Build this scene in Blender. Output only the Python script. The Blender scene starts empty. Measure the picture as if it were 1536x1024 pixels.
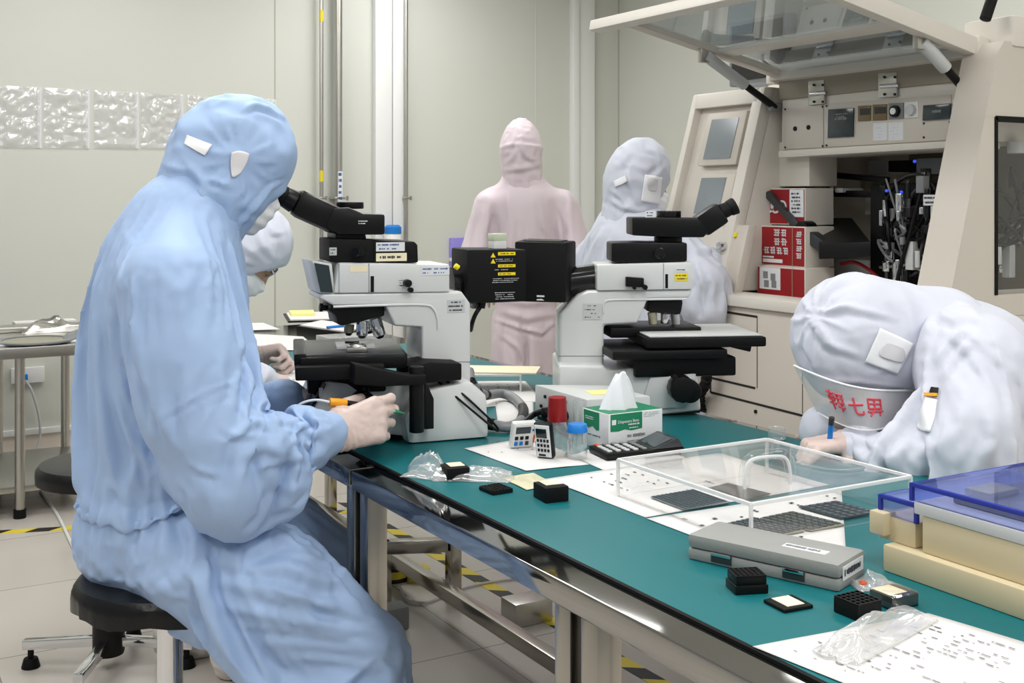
import bpy, bmesh, math, random
import numpy as np
from mathutils import Vector, Matrix, Euler
PI = math.pi
sc = bpy.context.scene
COL = sc.collection
rnd = random.Random(7)

# ---------------------------------------------------------------- camera geometry (frame taken as 1536x1024)
FPX, EYE, HOR, CX = 1750.0, 1.27, 295.0, 768.0
YAW = math.radians(30.19)
CS, SN = math.cos(YAW), math.sin(YAW)

def cam2w(Xc, Yc, z=0.0):
    return Vector((Xc*CS + Yc*SN, -Xc*SN + Yc*CS, z))
def at(px, py, d):
    return cam2w((px-CX)/FPX*d, d, EYE-(py-HOR)/FPX*d)
def on_z(px, py, z):
    return at(px, py, FPX*(EYE-z)/(py-HOR))
def on_x(px, py, x):
    r = (px-CX)/FPX
    return at(px, py, x/(r*CS+SN))
def on_y(px, py, y):
    r = (px-CX)/FPX
    return at(px, py, y/(-r*SN+CS))
def ray(px, py):
    a = at(px, py, 1.0); o = Vector((0, 0, EYE))
    return o, (a-o)
def project(p):
    Xc = p.x*CS - p.y*SN; Yc = p.x*SN + p.y*CS
    return CX+FPX*Xc/Yc, HOR-FPX*(p.z-EYE)/Yc

cam_d = bpy.data.cameras.new('camera'); cam = bpy.data.objects.new('camera', cam_d); COL.objects.link(cam)
cam.location = (0, 0, EYE); cam.rotation_euler = (PI/2, 0, -YAW)
cam_d.sensor_width = 36; cam_d.lens = FPX/1536*36; cam_d.shift_y = -(512-HOR)/1536
cam_d.clip_start = 0.05
sc.camera = cam
sc.view_settings.view_transform = 'Standard'; sc.view_settings.look = 'None'
sc.view_settings.gamma = 1; sc.view_settings.use_curve_mapping = False

# ---------------------------------------------------------------- materials
def lin(c):
    return tuple(((v/255)/12.92 if v/255 <= .04045 else ((v/255+.055)/1.055)**2.4) for v in c)
M = {}
sc.cycles.transparent_max_bounces = 40; sc.cycles.max_bounces = 10; sc.cycles.caustics_reflective = False; sc.cycles.caustics_refractive = False; sc.cycles.sample_clamp_indirect = 6
def mat(name, rgb, rough=.5, metal=0., spec=.5, trans=0., ior=1.45, bump=0., bscale=200., vary=0., vscale=4., sheen=0., coat=0., sss=0., emit=0.):
    m = bpy.data.materials.new(name); m.use_nodes = True
    nt = m.node_tree; b = nt.nodes['Principled BSDF']
    c = lin(rgb)
    b.inputs['Base Color'].default_value = (*c, 1)
    b.inputs['Roughness'].default_value = rough; b.inputs['Metallic'].default_value = metal
    b.inputs['Specular IOR Level'].default_value = spec; b.inputs['IOR'].default_value = ior
    b.inputs['Transmission Weight'].default_value = trans
    if sheen: b.inputs['Sheen Weight'].default_value = sheen
    if coat: b.inputs['Coat Weight'].default_value = coat
    if sss:
        b.inputs['Subsurface Weight'].default_value = sss; b.inputs['Subsurface Radius'].default_value = (.012, .006, .004)
    if emit:
        b.inputs['Emission Color'].default_value = (*c, 1); b.inputs['Emission Strength'].default_value = emit
    tc = None
    if bump or vary:
        tc = nt.nodes.new('ShaderNodeTexCoord')
    if bump:
        n = nt.nodes.new('ShaderNodeTexNoise'); n.inputs['Scale'].default_value = bscale; n.inputs['Detail'].default_value = 4
        nt.links.new(tc.outputs['Object'], n.inputs['Vector'])
        bp = nt.nodes.new('ShaderNodeBump'); bp.inputs['Strength'].default_value = bump; bp.inputs['Distance'].default_value = .002
        nt.links.new(n.outputs['Fac'], bp.inputs['Height']); nt.links.new(bp.outputs['Normal'], b.inputs['Normal'])
    if vary:
        n2 = nt.nodes.new('ShaderNodeTexNoise'); n2.inputs['Scale'].default_value = vscale; n2.inputs['Detail'].default_value = 5
        nt.links.new(tc.outputs['Object'], n2.inputs['Vector'])
        r = nt.nodes.new('ShaderNodeMapRange'); r.inputs['From Min'].default_value = .3; r.inputs['From Max'].default_value = .7
        r.inputs['To Min'].default_value = 1-vary; r.inputs['To Max'].default_value = 1+vary*.5
        nt.links.new(n2.outputs['Fac'], r.inputs['Value'])
        mx = nt.nodes.new('ShaderNodeVectorMath'); mx.operation = 'SCALE'; mx.inputs[0].default_value = c
        nt.links.new(r.outputs['Result'], mx.inputs['Scale']); nt.links.new(mx.outputs['Vector'], b.inputs['Base Color'])
    M[name] = m
    return m

def clear_mat(name, rgb=(255, 255, 255), fac=.06, rough=.03, tint=(255, 255, 255), edge=.5, haze=0.):
    """thin clear sheet: passes light straight, reflects by Fresnel, with an optional milky share"""
    m = bpy.data.materials.new(name); m.use_nodes = True
    nt = m.node_tree; nt.nodes.clear()
    out = nt.nodes.new('ShaderNodeOutputMaterial')
    tr = nt.nodes.new('ShaderNodeBsdfTransparent'); tr.inputs['Color'].default_value = (*lin(tint), 1)
    gl = nt.nodes.new('ShaderNodeBsdfGlossy'); gl.inputs['Roughness'].default_value = rough; gl.inputs['Color'].default_value = (*lin(rgb), 1)
    lw = nt.nodes.new('ShaderNodeLayerWeight'); lw.inputs['Blend'].default_value = .5
    pw = nt.nodes.new('ShaderNodeMath'); pw.operation = 'POWER'; pw.inputs[1].default_value = 4.5*(1-edge)+1.
    nt.links.new(lw.outputs['Facing'], pw.inputs[0])
    r = nt.nodes.new('ShaderNodeMapRange'); r.inputs['To Min'].default_value = fac; r.inputs['To Max'].default_value = .85
    nt.links.new(pw.outputs[0], r.inputs['Value'])
    mx = nt.nodes.new('ShaderNodeMixShader')
    nt.links.new(r.outputs['Result'], mx.inputs['Fac']); nt.links.new(tr.outputs[0], mx.inputs[1]); nt.links.new(gl.outputs[0], mx.inputs[2])
    last = mx
    if haze:
        df = nt.nodes.new('ShaderNodeBsdfDiffuse'); df.inputs['Color'].default_value = (*lin(rgb), 1)
        m2 = nt.nodes.new('ShaderNodeMixShader'); m2.inputs['Fac'].default_value = haze
        nt.links.new(mx.outputs[0], m2.inputs[1]); nt.links.new(df.outputs[0], m2.inputs[2]); last = m2
    nt.links.new(last.outputs[0], out.inputs['Surface'])
    M[name] = m
    return m

# ---------------------------------------------------------------- mesh builder
class B:
    def __init__(self): self.bm = bmesh.new(); self.slot = 0
    def _add(self, t, bev=0., seg=2, M_=None, ang=30):
        if bev:
            es = [e for e in t.edges if len(e.link_faces) == 2 and e.calc_face_angle(0) > math.radians(ang)]
            if es: bmesh.ops.bevel(t, geom=es, offset=bev, segments=seg, profile=.6, affect='EDGES', clamp_overlap=True)
        if M_ is not None: bmesh.ops.transform(t, matrix=M_, verts=t.verts)
        for f in t.faces: f.material_index = self.slot
        me = bpy.data.meshes.new('tmp'); t.to_mesh(me); t.free(); self.bm.from_mesh(me); bpy.data.meshes.remove(me)
        return self
    def box(self, x0, x1, y0, y1, z0, z1, bev=0., seg=2, M_=None):
        t = bmesh.new(); bmesh.ops.create_cube(t, size=1)
        bmesh.ops.transform(t, matrix=Matrix.Translation(((x0+x1)/2, (y0+y1)/2, (z0+z1)/2)) @ Matrix.Diagonal((abs(x1-x0), abs(y1-y0), abs(z1-z0), 1)), verts=t.verts)
        return self._add(t, bev, seg, M_)
    def cbox(self, c, s, bev=0., rot=None, seg=2):
        m = Matrix.Translation(c) @ ((rot if isinstance(rot, Matrix) else Euler(rot or (0, 0, 0)).to_matrix()).to_4x4())
        return self.box(-s[0]/2, s[0]/2, -s[1]/2, s[1]/2, -s[2]/2, s[2]/2, bev, seg, m)
    def cyl(self, p0, p1, r, r2=None, n=24, bev=0., M_=None):
        p0 = Vector(p0); p1 = Vector(p1); d = p1-p0
        t = bmesh.new(); bmesh.ops.create_cone(t, cap_ends=True, segments=n, radius1=r, radius2=r if r2 is None else r2, depth=d.length)
        m = Matrix.Translation((p0+p1)/2) @ d.to_track_quat('Z', 'Y').to_matrix().to_4x4()
        bmesh.ops.transform(t, matrix=m, verts=t.verts)
        return self._add(t, bev, 2, M_, 60)
    def beam(self, p0, p1, w, h, bev=0., up=(0, 0, 1)):
        p0 = Vector(p0); p1 = Vector(p1); d = p1-p0; z = d.normalized(); x = Vector(up).cross(z)
        if x.length < 1e-4: x = Vector((1, 0, 0)).cross(z)
        x.normalize(); y = z.cross(x)
        R = Matrix((x, y, z)).transposed().to_4x4()
        return self.box(-w/2, w/2, -h/2, h/2, -d.length/2, d.length/2, bev, 2, Matrix.Translation((p0+p1)/2) @ R)
    def prism(self, poly, d0, d1, frame=None, bev=0., seg=2, ang=30):
        """poly: (a, b) points; extruded along the frame's third axis from d0 to d1; frame maps (a, d, b) -> world"""
        t = bmesh.new()
        lo = [t.verts.new((a, d0, b)) for a, b in poly]; hi = [t.verts.new((a, d1, b)) for a, b in poly]
        n = len(poly)
        t.faces.new(lo); t.faces.new(hi[::-1])
        for i in range(n): t.faces.new((lo[i], hi[i], hi[(i+1) % n], lo[(i+1) % n]))
        bmesh.ops.recalc_face_normals(t, faces=t.faces)
        return self._add(t, bev, seg, frame, ang)
    def hexa(self, a4, b4, bev=0.):
        """solid between two quads with corners in the same order"""
        t = bmesh.new(); a = [t.verts.new(p) for p in a4]; b = [t.verts.new(p) for p in b4]
        t.faces.new(a); t.faces.new(b[::-1])
        for i in range(len(a)): t.faces.new((a[i], b[i], b[(i+1) % len(a)], a[(i+1) % len(a)]))
        bmesh.ops.recalc_face_normals(t, faces=t.faces)
        return self._add(t, bev, 2)
    def lathe(self, prof, n=32, M_=None):
        t = bmesh.new(); rings = []
        for r, z in prof:
            rings.append([t.verts.new((r*math.cos(2*PI*k/n), r*math.sin(2*PI*k/n), z)) for k in range(n)] if r > 1e-6 else [t.verts.new((0, 0, z))])
        for a, b in zip(rings, rings[1:]):
            for k in range(n):
                k2 = (k+1) % n
                if len(a) == 1 and len(b) == 1: continue
                if len(a) == 1: t.faces.new((a[0], b[k], b[k2]))
                elif len(b) == 1: t.faces.new((a[k], b[0], a[k2]))
                else: t.faces.new((a[k], b[k], b[k2], a[k2]))
        bmesh.ops.recalc_face_normals(t, faces=t.faces)
        return self._add(t, 0, 2, M_)
    def tube(self, pts, r, n=10, smooth=True, closed=False):
        P = [Vector(p) for p in pts]
        if smooth and len(P) > 2: P = crv(P, 6)
        t = bmesh.new(); rings = []; up = None
        R = r if callable(r) else (lambda u: r)
        for i, p in enumerate(P):
            d = (P[min(i+1, len(P)-1)]-P[max(i-1, 0)]).normalized()
            if up is None: up = d.orthogonal().normalized()
            up = (up-d*up.dot(d)).normalized(); s = d.cross(up)
            rr = R(i/(len(P)-1))
            rings.append([t.verts.new(p+rr*(up*math.cos(2*PI*k/n)+s*math.sin(2*PI*k/n))) for k in range(n)])
        for a, b in zip(rings, rings[1:]):
            for k in range(n): t.faces.new((a[k], a[(k+1) % n], b[(k+1) % n], b[k]))
        t.faces.new(rings[0][::-1]); t.faces.new(rings[-1])
        return self._add(t)
    def quad(self, a, b, c, d):
        t = bmesh.new(); t.faces.new([t.verts.new(p) for p in (a, b, c, d)]); return self._add(t)
    def sphere(self, c, r, sx=1, sy=1, sz=1, n=16, M_=None):
        t = bmesh.new(); bmesh.ops.create_uvsphere(t, u_segments=n, v_segments=n//2+2, radius=r)
        bmesh.ops.transform(t, matrix=Matrix.Translation(c) @ Matrix.Diagonal((sx, sy, sz, 1)), verts=t.verts)
        return self._add(t, 0, 2, M_)

def crv(P, k):
    """Catmull-Rom through the points, k steps a span"""
    out = []; n = len(P)
    for i in range(n-1):
        p0, p1, p2, p3 = P[max(i-1, 0)], P[i], P[i+1], P[min(i+2, n-1)]
        for j in range(k):
            t = j/k
            out.append(.5*((2*p1)+(p2-p0)*t+(2*p0-5*p1+4*p2-p3)*t*t+(3*p1-p0-3*p2+p3)*t**3))
    out.append(P[-1]); return out

def finish(me, ang=35):
    me.polygons.foreach_set('use_smooth', [True]*len(me.polygons))
    if ang: me.set_sharp_from_angle(angle=math.radians(ang))
    me.update()

def basis(t): return Matrix.Translation(t.location) @ t.rotation_euler.to_matrix().to_4x4()
def obj(name, b, m, parent=None, label=None, ang=35, kind=None, world=None):
    """link the builder's mesh as one object; it is given in world space unless the parent carries a frame"""
    me = bpy.data.meshes.new(name)
    if isinstance(b, B): b.bm.to_mesh(me); b.bm.free()
    else:
        v, f = b; me.from_pydata([tuple(p) for p in v], [], [tuple(int(i) for i in q) for q in f])
    for mm in (m if isinstance(m, (list, tuple)) else [m]): me.materials.append(M[mm] if isinstance(mm, str) else mm)
    if world is not None: me.transform(basis(world).inverted())
    finish(me, ang)
    o = bpy.data.objects.new(name, me); COL.objects.link(o)
    if parent is not None: o.parent = parent
    if label: o['label'] = label
    if kind: o['kind'] = kind
    return o

def thing(name, label, cat, loc=(0, 0, 0), rz=0., group=None, rot=None):
    o = bpy.data.objects.new(name, None); COL.objects.link(o); o.empty_display_size = .05
    o.location = loc; o.rotation_euler = rot or (0, 0, rz)
    o['label'] = label; o['category'] = cat
    if group: o['group'] = group
    return o
def tag(o, label, cat, group=None, kind=None, loc=None):
    o['label'] = label; o['category'] = cat
    if group: o['group'] = group
    if kind: o['kind'] = kind
    return o
def struct(name, b, m, parent=None, ang=35):
    o = obj(name, b, m, parent, ang=ang)
    if parent is None: o['kind'] = 'structure'
    return o
def recenter(o):
    """put the origin of a one-mesh thing at its base"""
    me = o.data; n = len(me.vertices); a = np.empty(n*3, 'f'); me.vertices.foreach_get('co', a); a = a.reshape(-1, 3)
    c = np.array([(a[:, 0].min()+a[:, 0].max())/2, (a[:, 1].min()+a[:, 1].max())/2, a[:, 2].min()])
    me.vertices.foreach_set('co', (a-c).astype('f').ravel()); o.location = Vector(o.location)+Vector(c.tolist()); me.update()
    return o
def copy_tree(o, parent=None):
    c = o.copy(); COL.objects.link(c)
    if parent is not None: c.parent = parent
    for ch in list(o.children): copy_tree(ch, c)
    return c

def vnoise(P, seed=0):
    """smooth value noise in [-1,1] at points (N,3)"""
    P = np.asarray(P, float)+seed*17.31; i = np.floor(P).astype(np.int64); f = P-i; u = f*f*(3-2*f)
    def h(a, b, c):
        n = (a*374761393+b*668265263+c*2147483647+seed*974711) & 0xffffffff
        n = ((n ^ (n >> 13))*1274126177) & 0xffffffff
        return ((n ^ (n >> 16)) & 0xffff)/32767.5-1
    r = 0
    for dx in (0, 1):
        for dy in (0, 1):
            for dz in (0, 1):
                w = (u[:, 0] if dx else 1-u[:, 0])*(u[:, 1] if dy else 1-u[:, 1])*(u[:, 2] if dz else 1-u[:, 2])
                r = r+w*h(i[:, 0]+dx, i[:, 1]+dy, i[:, 2]+dz)
    return r

def marks(b, o, ux, uy, w, h, rows, seed=0, dens=.75, z=.0004, tall=.5, jit=.3, wl=1.):
    """rows of small ink strokes standing in for unreadable print on the rectangle o + u*ux + v*uy"""
    r = random.Random(seed); o = Vector(o); ux = Vector(ux).normalized(); uy = Vector(uy).normalized(); nz = ux.cross(uy)
    for k in range(rows):
        y = h*(1-(k+.5)/rows); x = r.uniform(0, jit)*w*.2
        end = w*r.uniform(1-jit, 1)
        while x < end:
            l = r.uniform(.01, .05)*w*wl+.0008; hh = h/rows*tall*r.uniform(.6, 1)
            if r.random() < dens:
                p = o+ux*x+uy*(y-hh/2)+nz*z
                b.quad(p, p+ux*min(l, end-x), p+ux*min(l, end-x)+uy*hh, p+uy*hh)
            x += l+r.uniform(.004, .016)*w
def card(b, o, ux, uy, w, h, t=.0006):
    """thin label plate with its lower left corner at o"""
    o = Vector(o); ux = Vector(ux).normalized(); uy = Vector(uy).normalized(); n = ux.cross(uy)
    q = [o, o+ux*w, o+ux*w+uy*h, o+uy*h]
    b.hexa(q, [p+n*t for p in q])
def text(name, body, size, o, ux, uy, m, parent=None, ext=.0003, align='LEFT', off=.0008, world=None):
    cu = bpy.data.curves.new(name, 'FONT'); cu.body = body; cu.size = size; cu.extrude = ext; cu.align_x = align; cu.resolution_u = 3
    t = bpy.data.objects.new(name, cu); COL.objects.link(t)
    dg = bpy.context.evaluated_depsgraph_get(); me = bpy.data.meshes.new_from_object(t.evaluated_get(dg)); bpy.data.objects.remove(t); bpy.data.curves.remove(cu)
    x = Vector(ux).normalized(); y = Vector(uy).normalized(); z = x.cross(y)
    me.transform(Matrix.Translation(Vector(o)+z*off) @ Matrix((x, y, z)).transposed().to_4x4())
    if world is not None: me.transform(basis(world).inverted())
    me.materials.clear(); me.materials.append(M[m])
    ob = bpy.data.objects.new(name, me); COL.objects.link(ob); ob.parent = parent
    return ob

class Fr:
    """vertical working plane: origin (world), yaw of its long axis; lat = distance behind the plane through the origin"""
    def __init__(self, o, yaw):
        self.o = Vector(o); self.e = Vector((math.cos(yaw), math.sin(yaw), 0)); self.n = Vector((-math.sin(yaw), math.cos(yaw), 0)); self.yaw = yaw
        self.m = Matrix.Translation(self.o) @ Matrix.Rotation(yaw, 4, 'Z')
    def p(self, px, py, lat=0.):
        o, d = ray(px, py); k = (lat-(o-self.o).dot(self.n))/d.dot(self.n); q = o+d*k-self.o
        return (q.dot(self.e), q.z)
    def v(self, px, py, lat=0.):
        a, b = self.p(px, py, lat); return Vector((a, lat, b))
    def poly(self, pts, lat=0.):
        return [self.p(x, y, lat) for x, y in pts]
# ---------------------------------------------------------------- palette
mat('wall_panel', (208, 210, 201), .55, vary=.03, vscale=.8)
mat('wall_seam', (176, 180, 164), .6)
mat('white_trim', (232, 233, 231), .35)
mat('grey_trim', (196, 198, 198), .35)
mat('baseboard', (206, 196, 184), .5)
mat('ceiling', (235, 236, 232), .7)
mat('steel', (172, 168, 160), .18, 1., bump=.02, bscale=60)
mat('mirror_steel', (158, 157, 154), .06, 1., bump=.03, bscale=14)
mat('brushed_steel', (190, 188, 182), .3, 1.)
mat('chrome', (215, 216, 218), .08, 1.)
mat('black_rubber', (12, 12, 12), .6, spec=.25, bump=.2, bscale=300)
mat('black_plastic', (9, 10, 10), .4, spec=.3)
mat('black_matte', (9, 10, 10), .6, spec=.25)
mat('black_gloss', (8, 9, 10), .15, coat=.3)
mat('black_vinyl', (14, 15, 16), .34, spec=.35, bump=.25, bscale=120)
mat('grey_plastic', (52, 55, 57), .3)
mat('mid_grey', (128, 130, 132), .4)
mat('light_grey', (196, 198, 198), .4)
mat('scope_white', (212, 214, 213), .32, coat=.15)
mat('scope_grey', (178, 186, 190), .35)
mat('screen', (44, 56, 60), .15, coat=.3)
mat('green_mat', (3, 100, 105), .45, spec=.4, bump=.12, bscale=500, vary=.06, vscale=3)
mat('mat_edge', (7, 7, 8), .5, spec=.2)
mat('paper', (218, 216, 214), .8, bump=.08, bscale=30)
mat('ink', (58, 60, 70), .7)
mat('blue_ink', (60, 90, 150), .7)
mat('white_label', (224, 226, 228), .5)
mat('cream_label', (240, 230, 196), .6)
mat('sticker_sheet', (208, 204, 172), .7)
mat('yellow_label', (238, 214, 38), .5)
mat('yellow_tape', (226, 205, 60), .5)
mat('black_tape', (24, 24, 24), .5)
mat('green_print', (24, 126, 88), .5)
mat('red_print', (146, 24, 30), .45)
mat('red_cap', (140, 18, 20), .38)
mat('blue_cap', (28, 122, 206), .35)
mat('orange', (214, 84, 24), .45)
mat('amber', (232, 158, 22), .3)
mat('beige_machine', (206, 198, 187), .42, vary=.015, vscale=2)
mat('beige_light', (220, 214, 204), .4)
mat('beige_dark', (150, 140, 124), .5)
mat('beige_box', (204, 190, 156), .42)
mat('case_grey', (146, 147, 144), .5, bump=.15, bscale=400)
mat('sticker_yellow', (244, 240, 150), .6)
mat('tissue', (226, 229, 233), .85, sss=.1)
mat('glove', (208, 187, 179), .42, sss=.15, bump=.15, bscale=90)
mat('skin', (206, 160, 132), .5, sss=.2)
mat('hair', (24, 20, 18), .5)
mat('blue_suit', (156, 181, 217), .6, sheen=.05, bump=.06, bscale=900)
mat('pink_suit', (216, 202, 208), .62, sheen=.1)
mat('white_suit', (204, 207, 219), .65, sheen=.1)
mat('white_mask', (240, 240, 242), .7)
mat('shoe_white', (228, 222, 216), .6)
mat('mesh_window', (214, 212, 214), .7)
mat('dark_inside', (34, 32, 30), .6)
mat('chip', (74, 80, 88), .35, .4)
mat('film_gold', (168, 164, 140), .3, .5)
mat('violet', (150, 140, 222), .3)
mat('lamp_face', (255, 255, 255), .5, emit=3.)
clear_mat('acrylic', fac=.035, edge=.1, haze=.012)
clear_mat('acrylic_edge', fac=.2, edge=.5, haze=.5, rough=.15)
clear_mat('glass', fac=.07, edge=.5, haze=.06)
clear_mat('plastic_film', fac=.10, edge=.55, haze=.16, rough=.1)
clear_mat('blue_clear', rgb=(190, 205, 255), tint=(236, 238, 252), fac=.06, edge=.3, haze=.05)
clear_mat('blue_clear_edge', rgb=(70, 82, 176), tint=(130, 140, 215), fac=.15, edge=.5, haze=.6, rough=.2)
clear_mat('visor', rgb=(244, 244, 246), fac=.05, edge=.4, haze=.38, rough=.1)
clear_mat('lid_glass', rgb=(235, 240, 245), tint=(225, 229, 230), fac=.22, edge=.5, haze=.03)
clear_mat('wrap', fac=.10, edge=.5, haze=.03, rough=.06)
clear_mat('sleeve_film', rgb=(250, 250, 250), fac=.16, edge=.6, haze=.26, rough=.13)
LAMP_W, AMBIENT, EXPO = 15.5, .27, .2
OPF = 40
# ---------------------------------------------------------------- room shell
YB, XR, ZC = 6.03, 4.29, 2.75          # back wall, right wall, ceiling
X0, Y0 = -3.2, -3.0
def tile_floor():
    m = bpy.data.materials.new('floor_tiles'); m.use_nodes = True; nt = m.node_tree; b = nt.nodes['Principled BSDF']
    tc = nt.nodes.new('ShaderNodeTexCoord'); mp = nt.nodes.new('ShaderNodeMapping'); mp.inputs['Location'].default_value = (.22, .12, 0)
    br = nt.nodes.new('ShaderNodeTexBrick'); br.offset = 0; br.squash = 1
    br.inputs['Scale'].default_value = 1; br.inputs['Brick Width'].default_value = .6; br.inputs['Row Height'].default_value = .6
    br.inputs['Mortar Size'].default_value = .0022; br.inputs['Mortar Smooth'].default_value = .1
    br.inputs['Color1'].default_value = (*lin((206, 199, 190)), 1); br.inputs['Color2'].default_value = (*lin((201, 194, 185)), 1); br.inputs['Mortar'].default_value = (*lin((140, 134, 126)), 1)
    nt.links.new(tc.outputs['Object'], mp.inputs['Vector']); nt.links.new(mp.outputs['Vector'], br.inputs['Vector'])
    nt.links.new(br.outputs['Color'], b.inputs['Base Color']); b.inputs['Roughness'].default_value = .22; b.inputs['Specular IOR Level'].default_value = .4
    M['floor_tiles'] = m
tile_floor()
struct('floor', B().box(X0, XR+.1, Y0, YB+.1, -.1, 0), 'floor_tiles')
struct('ceiling', B().box(X0, XR+.1, Y0, YB+.1, ZC, ZC+.1), 'ceiling')
struct('wall_back', B().box(X0, XR+.1, YB, YB+.1, 0, ZC), 'wall_panel')
struct('wall_right', B().box(XR, XR+.1, Y0, YB, 0, ZC), 'wall_panel')
bb = B(); prof = [(0, 0), (-.05, 0), (-.035, .02), (-.02, .06), (-.014, .11), (-.014, .125), (0, .125)]
for (a, c) in ((X0, XR),):
    bb.prism([(YB+p, z) for p, z in prof], a, c, Matrix(((0, 1, 0, 0), (1, 0, 0, 0), (0, 0, 1, 0), (0, 0, 0, 1))))
struct('baseboard_back', bb, 'baseboard')
struct('trim_1', B().box(X0, XR, YB-.022, YB, .126, .155, .004), 'white_trim')
bb = B().box(XR-.02, XR, Y0, YB, 0, .15, .004); struct('baseboard_right', bb, 'baseboard')
# panel joints and cover strips of the wall
n = 1
def wall_strip(px0, px1, proj, m):
    global n
    n += 1
    a = on_y(px0, 300, YB); c = on_y(px1, 300, YB)
    return struct('trim_%d' % n, B().box(a.x, c.x, YB-proj, YB+.002, .16, ZC, min(.008, proj*.4)), m)
wall_strip(411.5, 413.5, .002, 'wall_seam'); wall_strip(803, 805, .002, 'wall_panel')
wall_strip(558, 583, .05, 'white_trim'); wall_strip(584, 606, .05, 'white_trim'); wall_strip(577, 588, .03, 'grey_trim')
wall_strip(854, 863, .05, 'white_trim'); wall_strip(864, 888, .035, 'white_trim')
wall_strip(927, 929, .003, 'wall_seam')
# pipes
def pipe(name, px, r, z0, z1, m, label, off=.06, band=None):
    p = on_y(px, 300, YB-off); t = thing(name, label, 'pipe', (p.x, p.y, z0))
    obj('pipe_run', B().cyl((0, 0, 0), (0, 0, z1-z0), r, n=16), m, t)
    for zz in band or ():
        obj('clamp', B().box(-r*1.6, r*1.6, -r*1.2, off-.001, zz-z0-.006, zz-z0+.006, .002).cyl((r*2.6, 0, zz-z0-.012), (r*2.6, 0, zz-z0+.012), .006), 'brushed_steel', t)
    return t
zc = on_y(540, 297, YB).z
p1 = pipe('wall_pipe', 482, .011, .16, ZC, 'brushed_steel', 'thin steel pipe with two yellow bands at the left of the pipe group', band=(zc,))
for py in (24, 264):
    z = on_y(482, py, YB-.06).z
    obj('yellow_band', B().cyl((0, 0, z-.16-.03), (0, 0, z-.16+.03), .0122, n=16), 'yellow_tape', p1, label='yellow band')
p2 = pipe('wall_pipe', 508, .02, .16, ZC, 'brushed_steel', 'thicker steel pipe carrying a white printed marker strip', band=(zc,))
z0 = on_y(508, 302, YB-.06).z; z1 = on_y(508, 257, YB-.06).z
obj('marker_strip', B().box(-.013, .013, -.024, -.019, z0-.16, z1-.16), 'white_label', p2, label='white marker strip')
b = B(); marks(b, (-.011, -.0242, z0-.16), (1, 0, 0), (0, 0, 1), .022, z1-z0, 5, 3, .9, .0005, .6); obj('printing', b, 'blue_ink', p2)
p3 = pipe('wall_pipe', 609, .012, .16, ZC, 'brushed_steel', 'thin steel pipe at the right of the white wall column', band=(zc,))
# clear sleeves taped in a row on the wall
xs = [(-8, 60), (65, 132), (141, 206), (211, 273), (281, 345), (350, 412)]
for i, (a, c) in enumerate(xs):
    f = i/5
    yt, yb = 131+f*18, 221+f*3
    A = on_y(a, yb, YB); C = on_y(c, yt, YB); w = C.x-A.x; h = C.z-A.z
    nx, nz = 26, 34
    gx, gz = np.meshgrid(np.linspace(0, w, nx), np.linspace(0, h, nz)); pts = np.stack([gx.ravel(), gz.ravel(), np.full(gx.size, i*3.)], 1)
    edge = np.minimum(np.minimum(gx, w-gx)/.02, np.minimum(gz, h-gz)/.02).clip(0, 1).ravel()
    d = .006+edge*(.013*np.abs(vnoise(pts*np.array([14, 22, 1]), i))+.006*vnoise(pts*np.array([40, 50, 1]), i+9))
    V = np.stack([gx.ravel(), -np.maximum(d, .002), gz.ravel()], 1)
    Fq = [(r*nx+k, r*nx+k+1, (r+1)*nx+k+1, (r+1)*nx+k) for r in range(nz-1) for k in range(nx-1)]
    words = ['first', 'second', 'third', 'fourth', 'fifth', 'sixth']
    t = thing('plastic_sleeve', '%s clear plastic sleeve from the left in the row on the wall' % words[i], 'plastic sleeve', (A.x, YB, A.z), group='clear sleeves on the back wall')
    obj('film', (V, Fq), 'sleeve_film' if 'sleeve_film' in M else (clear_mat('sleeve_film', rgb=(250, 250, 248), fac=.10, edge=.45, haze=.22, rough=.2) and 'sleeve_film'), t, ang=0)
    obj('white_edge', B().box(w-.012, w+.006, -.004, -.0005, 0, h), 'white_label', t, label='white edge strip')
# socket on the wall behind the left table
p = on_y(41, 561, YB); t = thing('wall_socket', 'white wall socket with a blue plug under the steel side table', 'wall socket', (p.x, YB, p.z))
obj('plate', B().box(-.075, .075, -.022, 0, -.04, .035, .005), 'white_trim', t)
obj('plug', B().box(-.028, -.004, -.05, -.022, -.022, .006, .004), 'blue_cap', t, label='blue plug')
b = B().tube([(-.016, -.045, -.02), (.015, -.05, -.08), (.045, -.05, -.2), (.05, -.05, -.3), (.03, -.06, -.36)], .006)
obj('cable', b, 'light_grey', t)
# ceiling lamps
k = 0
for (x, y) in [(-1.0, .4), (-1.0, 2.6), (-1.0, 4.8), (1.0, -1.6), (1.0, .4), (1.0, 2.6), (1.0, 4.8), (2.8, -1.6), (2.8, .2), (2.6, 5.0), (3.2, 2.9)]:
    t = thing('ceiling_light', 'white recessed ceiling light panel', 'ceiling light', (x, y, ZC), group='ceiling light panels')
    obj('frame', B().box(-.34, .34, -.64, .64, -.02, 0, .004), 'white_trim', t)
    obj('diffuser', B().box(-.3, .3, -.6, .6, -.024, -.018), 'lamp_face', t)
    l = bpy.data.lights.new('panel_lamp', 'AREA'); l.shape = 'RECTANGLE'; l.size = .58; l.size_y = 1.18; l.energy = LAMP_W*(.35 if x > 3 else .8 if x > 2.5 else .6 if x < 2 and y > 4 else 1.7 if y > 4.5 else 1); l.color = (1., .99, .978)
    lo = bpy.data.objects.new('panel_lamp', l); COL.objects.link(lo); lo.parent = t; lo.location = (0, 0, -.03)
w = bpy.data.worlds.new('world'); sc.world = w; w.use_nodes = True
w.node_tree.nodes['Background'].inputs[0].default_value = (.93, .95, .93, 1); w.node_tree.nodes['Background'].inputs[1].default_value = AMBIENT

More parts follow.
